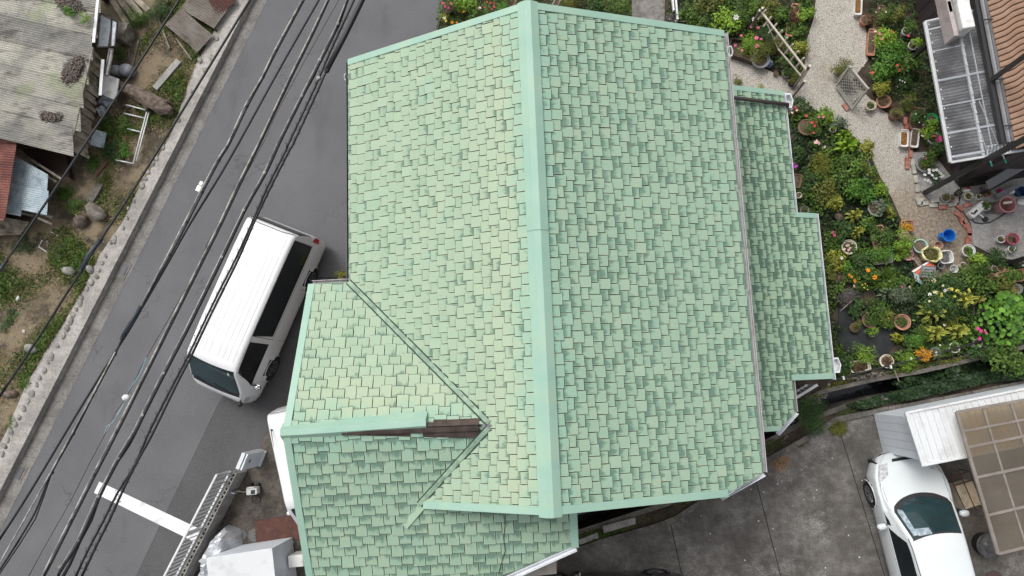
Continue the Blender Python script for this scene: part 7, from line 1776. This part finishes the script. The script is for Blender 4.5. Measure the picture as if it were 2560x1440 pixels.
e, p = bucket('bucket', 'tall pale pink bucket with a brush head on the patio', 'bucket', 2520,511,0,.20,.36,m_pinkpot,None,(.2,m_brownpot))
MB().beam((p.x-.12,p.y+.03,.38), (p.x+.08,p.y+.05,.38), .06, .05).build('brush', m_cream, e)
# yellow sack of clippings
p = at(2328,636,.25); ys = empty('sack', (p.x,p.y,0), 'open yellow plastic sack of garden clippings', 'sack')
mb = MB(); n = 26
for k, (r_, z) in enumerate([(.15,0),(.215,.10),(.22,.22),(.235,.30),(.22,.33),(.195,.28),(.17,.20)]):
    for j in range(n):
        t = 2*math.pi*j/n; q = r_*(1+.10*math.cos(2*t+.6)+.05*math.sin(5*t+k))+.012*rng.normal(); mb.v.append((p.x+q*math.cos(t), p.y+q*math.sin(t)*.95, max(.0,z+.02*rng.normal()*(k>0))))
for k in range(6):
    for j in range(n): mb.f.append((k*n+j,k*n+(j+1)%n,(k+1)*n+(j+1)%n,(k+1)*n+j)); mb.m.append(0)
mb.build('bag', M('yellow_film', (.60,.56,.24), .4, c2=(.72,.69,.42), ns=8), ys, smooth=True)
MB().lathe((p.x,p.y,.19), [(.20,0),(.1,.05),(0,.05)], 14).build('contents', m_potsoil, ys)
d = rng.uniform(-1,1,(420,2)); d = d[(d**2).sum(1) < 1]*.19; P_ = np.column_stack([d+np.array([p.x,p.y]), .22+rng.uniform(0,.05,len(d))]); leafmesh('clippings', P_, np.column_stack([rng.normal(0,.5,(len(d),2)), np.ones(len(d))]), rng.uniform(.04,.09,len(d)), .18, rng.random(len(d)), green('olive'), ys, kind='stuff')
# red and white fertiliser bag under a wire tray
fb = empty('fertilizer_bag', at(2305,690,0), 'red and white printed soil bag lying under a grey wire tray', 'bag')
z_ = .20
MB().slab([at(2281,676,z_), at(2325,651,z_), at(2338,664,z_), at(2312,700,z_)], .10).build('red_face', M('red_print', (.55,.035,.05), .45, c2=(.62,.16,.07), ns=5), fb, bevel=.02)
MB().slab([at(2279,678,z_+.01), at(2322,652,z_+.01), at(2326,654,z_+.015), at(2284,681,z_+.015)], .02).build('white_edge', m_whitepot, fb)
MB().slab([at(2281,679,z_-.02), at(2298,688,z_), at(2306,714,z_-.02), at(2287,702,z_-.12)], .08).build('white_face', M('white_print', (.62,.64,.66), .45, c2=(.30,.42,.55), ns=6), fb, bevel=.02)
MB().slab([at(2283,680,.10), at(2288,702,.08), at(2276,692,.02), at(2272,684,.02)], .05).build('grey_side', m_greypot, fb, bevel=.02)
MB().slab([at(2310,686,z_+.004), at(2334,690,z_+.004), at(2330,704,z_), at(2313,702,z_)], .05).build('yellow_print', M('yellow_print', (.55,.38,.10), .5, c2=(.65,.62,.55), ns=10), fb)
wt = empty('wire_tray', at(2318,680,.3), 'flat grey slatted tray lying on the red and white bag', 'tray')
w_ = [at(2305,664,.27), at(2338,667,.27), at(2334,696,.25), at(2299,692,.25)]
MB().slab(w_, .012).build('base', M('tray_grey', (.26,.26,.27), .6, dirt=((.14,.14,.14), 6, .5)), wt)
for i in range(5): MB().beam(w_[0].lerp(w_[3], i/4)+Vector((0,0,.012)), w_[1].lerp(w_[2], i/4)+Vector((0,0,.012)), .012, .02).build('slat', m_greypot, wt)
for i in (0,1): MB().beam(w_[i].lerp(w_[i],0)+Vector((0,0,.012)), w_[3-i]+Vector((0,0,.012)), .02, .03).build('edge', m_gutterdark, wt)
# jar, weed cloth, mats, washer, fence pipe
p = at(1924,158,.15); o = MB().lathe((p.x,p.y,0), [(0,0),(.07,.01),(.105,.09),(.10,.16),(.06,.21),(.055,.23),(.04,.23),(.035,.12),(0,.10)], 18).build('ceramic_jar', M('blue_glaze', (.045,.075,.21), .25, c2=(.25,.30,.42), ns=14), smooth=True); tag(o, 'blue and white glazed jar beside the big grey pot', 'jar')
structure('weed_mat', MB().prism(pts([(2095,770),(2125,758),(2180,800),(2235,825),(2240,858),(2205,895),(2160,900),(2100,890)]), -.02, .012), m_blackcloth)
structure('track', MB().prism(pts([(2150,660),(2180,640),(2240,660),(2250,690),(2200,700),(2180,760),(2185,800),(2160,800),(2160,730)]), -.02, .004), m_soil)
jw = empty('pressure_washer', at(2440,523,0), 'white pressure washer lying on the patio with its black hose', 'pressure washer')
a, b = at(2425,541,.16), at(2462,508,.16); an = math.atan2(b.y-a.y, b.x-a.x); c = (a+b)/2
MB().box((c.x,c.y,.02), .52, .20, .20, an).build('case', m_whitepot, jw, bevel=.04)
q = at(2434,534,.25); MB().tube([(q.x-.05,q.y+.03,.22),(q.x,q.y,.27),(q.x+.05,q.y+.01,.22)], .018, 6).build('handle', m_blackplastic, jw); MB().box((c.x-.08,c.y-.06,.215), .10, .05, .02, an).build('vent', m_blackplastic, jw)
q = at(2463,548,.05); MB().lathe((q.x,q.y,.02), [(0,0),(.07,0),(.07,.06),(0,.06)], 6).build('nozzle', m_blackplastic, jw); MB().beam((q.x,q.y,.05), (c.x+.05,c.y-.08,.10), .03, .03).build('lance', m_whitepot, jw)
L = [at(x,y,.03) for x,y in ((2428,546),(2436,556),(2455,559),(2475,556),(2495,545),(2515,533),(2535,519),(2540,508),(2533,500))]
MB().tube(L, .014, 6).build('hose', m_cableblue, jw, smooth=True)
plant('potted herb with an orange root ball standing on the white washer', 2468,515,14,.15,'bush','mid',(B,'white',.11,.18),ls=.05)
o = MB().prism(pts([(2455,510),(2528,498),(2533,533),(2462,536)]), .012, .022).build('doormat', M('doormat', (.085,.080,.075), .95, c2=(.12,.115,.11), ns=30)); tag(o, 'dark grey mat beneath the pink bucket on the patio', 'mat')
o = MB().beam(at(2490,492,.18), at(2546,463,.18), .12, .05).build('plank', m_gutterdark); tag(o, 'blue grey plank leaning along the plum wall pots', 'plank')
e, p = bucket('bucket', 'dark blue bucket at the end of the plum wall pots', 'bucket', 2555,478,0,.13,.2,M('navy', (.02,.055,.14), .4))
for k, (a, b, c_, lb) in enumerate([(2418,477,'white','white bottle lying among the plum wall pots'),(2421,473,'red','red bottle cap beside the white bottle on the plum wall row'),(2500,476,'magenta','pink box of tools along the plum wall'),(2530,480,'white','white trowel set beside the blue grey plank')]):
    p = at(a,b,.08); o = MB().lathe((p.x,p.y,0), [(0,0),(.045,0),(.05,.10),(.025,.14),(.02,.17),(0,.17)], 12, sx=1.6 if k in (0,3) else 1).build('bottle', FM[c_], smooth=True); tag(o, lb, 'bottle')
p = at(2556,504,.1); o = MB().lathe((p.x,p.y,.012), [(0,0),(.08,0),(.09,.06),(.05,.10),(0,.10)], 14, sx=1.3).build('watering_can', m_whitepot, smooth=True); tag(o, 'white watering can at the right edge of the patio', 'watering can')
fp = empty('pipe_fence', at(2250,900,0), 'low black pipe rail on white clips along the ditch side of the garden', 'fence')
L = [(2092,948),(2180,925),(2260,905),(2340,884),(2420,862),(2470,848),(2540,828)]
MB().tube([at(a,b,.35) for a,b in L], .022, 8).build('rail', m_blackplastic, fp)
for a, b in ((2108,945),(2226,917),(2340,884),(2466,850)):
    p = at(a,b,.35); MB().tube([(p.x,p.y,-.02),(p.x,p.y,.35)], .018, 6).build('post', m_blackplastic, fp); MB().box((p.x,p.y,.33), .04, .09, .06, .2).build('clip', m_whitemetal, fp)
p0 = at(1107,18,.5); rf = empty('wire_fence', (p0.x,p0.y,0), 'thin dark wire fence at the road corner of the garden', 'fence')
for a, b in ((1142,0),(1100,72)): p = at(a,b,.5); MB().tube([(p.x,p.y,-.02),(p.x,p.y,.55)], .015, 6).build('post', m_blackplastic, rf)
for z in (.2,.5): MB().tube([at(1150,-30,z), at(1092,78,z)], .008, 5).build('wire', m_blackplastic, rf)
pb = empty('white_paling', at(1690,35,0), 'weathered white paling beside the concrete path at the top', 'fence')
for L in ([(1687,-20),(1694,50)],[(1680,-10),(1684,28)]): MB().beam(at(*L[0],.3), at(*L[1],.3), .05, .10).build('rail', m_whitemetal, pb)
for a, b in ((1693,46),(1688,0)): p = at(a,b,.3); MB().box((p.x,p.y,-.02), .05, .05, .36).build('post', m_whitemetal, pb)
for k, (L, lb) in enumerate([([(1700,54),(1725,53)],'short bare stick crossing the rose bed by the paling'),([(1750,66),(1788,60)],'long bare stick lying across the rose bed'),([(2100,778),(2130,752)],'green cane lying beside the outer gutter'),([(2236,925),(2248,955)],'thin yellow cane poking out over the ditch')]):
    o = MB().tube([at(*L[0],.35), at(*L[1],.35)], .012, 6).build('cane', m_greywood); tag(o, lb, 'cane')
print('plants', NP)
# ------------------------------------------------------------------ overhead cables along the road
CG = 'overhead cables along the road'
def cable(lb, L, r, mat, z, name='overhead_cable', extra=(), ext_=True):
    P_ = [at(a, b, z) for a, b in L]
    if ext_:
        P_ = [P_[0]+(P_[0]-P_[1]).normalized()*7]+P_+[P_[-1]+(P_[-1]-P_[-2]).normalized()*7]
    e = empty(name, P_[len(P_)//2], lb, 'cable', CG)
    # subdivide for a smooth run
    Q_ = []
    for i in range(len(P_)-1):
        for k in range(3):
            t = k/3; p0, p1, p2, p3 = P_[max(0,i-1)], P_[i], P_[i+1], P_[min(len(P_)-1,i+2)]
            Q_.append(.5*((2*p1)+(p2-p0)*t+(2*p0-5*p1+4*p2-p3)*t*t+(3*p1-p0-3*p2+p3)*t**3) if 0 < i < len(P_)-2 else p1.lerp(p2,t))
    Q_.append(P_[-1]); MB().tube(Q_, r*.95, 7).build('sheath', mat, e, smooth=True)
    for x in extra: x(e)
    return e, Q_
def strand(L, r, mat, z, nm='messenger'):
    def f(e): MB().tube([at(a,b,z) for a,b in L], r, 6).build(nm, mat, e, smooth=True)
    return f
def ties(L, z, r=.05, mat=None):
    def f(e):
        for a, b in L: p = at(a,b,z); MB().lathe((p.x,p.y,z-r), [(0,0),(r*.8,r*.3),(r,r),(r*.8,r*1.7),(0,r*2)], 8).build('tie', mat or m_cable, e)
    return f
def loops(L, z, n, amp=.055, r=.004):
    def f(e):
        P_ = [at(a,b,z) for a,b in L]; tot = sum((P_[i+1]-P_[i]).length for i in range(len(P_)-1)); Q_ = []; N_ = n*10
        for k in range(N_+1):
            s = tot*k/N_; i = 0
            while i < len(P_)-2 and s > (P_[i+1]-P_[i]).length: s -= (P_[i+1]-P_[i]).length; i += 1
            d = (P_[i+1]-P_[i]).normalized(); q = P_[i]+d*s; sd = Vector((-d.y,d.x,0)); t = 2*math.pi*n*k/N_
            Q_.append(q+sd*(amp*math.sin(t)*(1+.3*math.sin(k*.9)))+d*(.03*math.sin(2*t))+Vector((0,0,amp*.6*math.cos(t))))
        MB().tube(Q_, r, 4).build('lashing_wire', m_cable, e)
    return f
Z = 5.1
cable('black cable running closest to the corrugated shed', [(448,0),(333,180),(230,334),(133,480),(15,653),(-30,715)], .026, m_cable, Z, extra=(strand([(16,652),(-8,686),(-40,735)], .040, m_cableblue, Z, 'splice'), ties([(15,653)],Z,.045)))
cable('black cable over the kerb with a fat slate splice at its middle', [(625,0),(515,180),(405,360),(320,495),(251,600),(203,677),(175,720),(100,838),(0,990),(-20,1022)], .026, m_cable, Z, extra=(strand([(250,602),(224,634),(204,674)], .048, m_cableblue, Z, 'splice'), ties([(252,598),(202,678)],Z,.05)))
cable('white flecked strand and black cable pair carrying the white box', [(760,0),(693,125),(659,192),(619,265),(575,358),(549,400),(507,480),(469,555),(427,636),(380,720),(353,767),(328,806),(306,845),(288,885),(239,977),(186,1080),(129,1182),(100,1252),(82,1292),(40,1362),(0,1424)], .021, m_cable, Z,
      extra=(strand([(755,0),(687,125),(655,192),(612,265),(569,360),(543,400),(500,480),(462,555),(420,636),(376,720),(352,765)], .020, m_cablegrey, Z+.03), strand([(288,880),(235,980),(182,1080),(125,1184),(66,1290),(0,1407),(-40,1480)], .018, m_cablegrey, Z+.03),
             strand([(351,768),(328,804),(306,842)], .042, m_cableblue, Z, 'splice'), strand([(129,1182),(108,1245),(88,1298),(48,1362),(6,1424),(-30,1480)], .014, m_cable, Z-.1, 'drop_cable'), ties([(727,52),(690,125),(657,192),(617,265),(582,335),(547,400),(505,480),(467,555),(425,636),(352,767),(305,845),(287,885),(237,977),(182,1085),(129,1182)],Z,.042)))
e_, _q = cable('plain black cable second of the road pair beside the flecked strand', [(797,0),(700,170),(597,357),(537,460),(475,560),(427,645),(385,718),(352,775),(320,830),(275,900),(212,1002),(165,1080),(75,1230),(0,1347),(-30,1394)], .024, m_cable, Z-.12)
cable('grey weathered strand with a black cable along the centre of the road', [(822,0),(785,80),(738,175),(694,267),(650,360),(601,460),(554,560),(504,660),(474,720),(403,862),(349,970),(294,1080),(239,1187),(181,1302),(126,1412),(111,1440),(88,1485)], .022, m_cable, Z,
      extra=(strand([(818,0),(780,80),(733,175),(689,267),(645,360),(595,460),(548,560),(498,660),(468,720),(397,862),(343,970),(287,1080),(232,1187),(174,1302),(119,1412),(95,1462)], .021, m_cablegrey, Z+.03), strand([(548,560),(520,606),(498,662)], .010, m_cable, Z-.05,'drop_cable'), ties([(782,80),(735,175),(691,267),(597,460),(550,560),(500,660),(400,862),(346,970),(290,1080),(235,1187),(177,1302),(122,1412)],Z,.042)))
cable('thin brown wire that carries the white ball insulator', [(847,0),(760,155),(687,292),(657,360),(590,480),(500,655),(465,720),(420,800),(367,892),(340,945),(315,994),(296,1022),(277,1055),(260,1090),(218,1170),(175,1255),(120,1352),(72,1440),(50,1480)], .007, m_brownwire, Z-.3,
      extra=(strand([(366,894),(350,935),(331,962),(318,984)], .009, m_bluewire, Z-.3,'blue_wire'), strand([(312,1004),(303,1022),(296,1034),(280,1058),(267,1066),(261,1086)], .009, m_bluewire, Z-.3,'blue_wire'), strand([(309,1008),(295,1032),(278,1056),(266,1080)], .010, m_cablegrey, Z-.3)))
cable('grey topped cable with a dark sag passing the van roof corner', [(869,0),(847,60),(803,150),(757,240),(699,357),(665,432),(613,525),(558,642),(520,720),(465,832),(413,932),(360,1037),(339,1080),(299,1145),(250,1240),(200,1350),(158,1417),(145,1440),(128,1478)], .030, m_cable, Z,
      extra=(strand([(866,0),(843,60),(798,150),(752,240),(694,357),(660,432),(608,525),(552,642),(514,720),(459,832),(406,932),(353,1037),(332,1080),(292,1145),(243,1240),(193,1350),(150,1420)], .014, m_cablegrey, Z+.03), strand([(800,150),(785,188),(755,242)], .035, m_cable, Z-.03,'sag'), strand([(555,642),(538,684),(517,722)], .034, m_cable, Z-.03,'sag'), strand([(339,1080),(322,1112),(298,1147)], .038, m_cable, Z-.03,'sag'), strand([(248,1242),(228,1300),(200,1352),(175,1410),(150,1455)], .036, m_cable, Z-.03,'sag'), ties([(845,60),(800,150),(755,240),(662,432),(610,525),(555,642),(410,932),(357,1037),(297,1145),(247,1240),(197,1350),(150,1418)],Z,.04,m_cablegrey)))
cable('black cable wrapped with curling lashing wire over the van roof', [(885,0),(825,130),(790,212),(722,357),(715,375),(667,470),(635,545),(590,645),(552,720),(520,785),(470,890),(435,957),(375,1075),(337,1162),(295,1230),(257,1305),(220,1375),(190,1440),(172,1480)], .024, m_cable, Z-.05,
      extra=(loops([(870,35),(825,130),(790,212),(722,357),(667,470),(635,545),(590,645),(552,720),(520,785),(470,890),(435,957),(375,1075),(337,1162),(295,1230),(257,1305),(220,1375),(190,1440)], Z-.05, 52, .055, .0042),))
cable('thick black sleeved cable nearest the green roof', [(905,0),(862,90),(817,175),(797,220),(735,355),(720,382),(672,477),(640,545),(597,645),(560,720),(528,785),(478,890),(441,962),(380,1087),(345,1150),(310,1220),(275,1297),(242,1362),(205,1440),(187,1480)], .026, m_cable, Z,
      extra=(strand([(930,-48),(905,2),(862,90),(818,174)], .060, m_cable, Z,'sleeve'), ties([(817,176)],Z,.06), loops([(797,220),(735,355),(672,477),(640,545),(597,645)], Z, 16, .05, .0042), loops([(345,1150),(310,1220),(275,1297),(242,1362),(205,1440)], Z, 12, .05, .0042), ties([(797,196)],Z,.05,m_cablegrey)))
# box and ball on the lines
p = at(500,468,Z); jb = empty('junction_box', p, 'white cable junction box with a worn corner hanging on the flecked strand', 'junction box', None)
d = (at(469,555,Z)-at(547,400,Z)).normalized(); an = math.atan2(d.y,d.x); q = at(498,472,Z)
MB().box((q.x,q.y,Z-.06), .13, .095, .10, an).build('case', m_white, jb, bevel=.012); q = at(504,459,Z); MB().box((q.x,q.y,Z-.05), .09, .085, .08, an).build('end_cap', m_whitemetal, jb, bevel=.01)
MB().beam(at(506,466,Z), at(510,472,Z), .03, .03).build('clamp', m_cable, jb)
p = at(315,994,Z-.3); ib = empty('ball_insulator', p, 'round white ball insulator threaded on the thin brown wire', 'insulator', None)
MB().lathe((p.x-.012,p.y,Z-.36), [(0,0),(.05,.015),(.072,.055),(.05,.105),(0,.12)], 16).build('shell', m_white, ib, smooth=True); MB().lathe((p.x+.03,p.y+.005,Z-.36), [(0,0.005),(.045,.02),(.06,.055),(.045,.10),(0,.11)], 16).build('shell', m_whitemetal, ib, smooth=True)
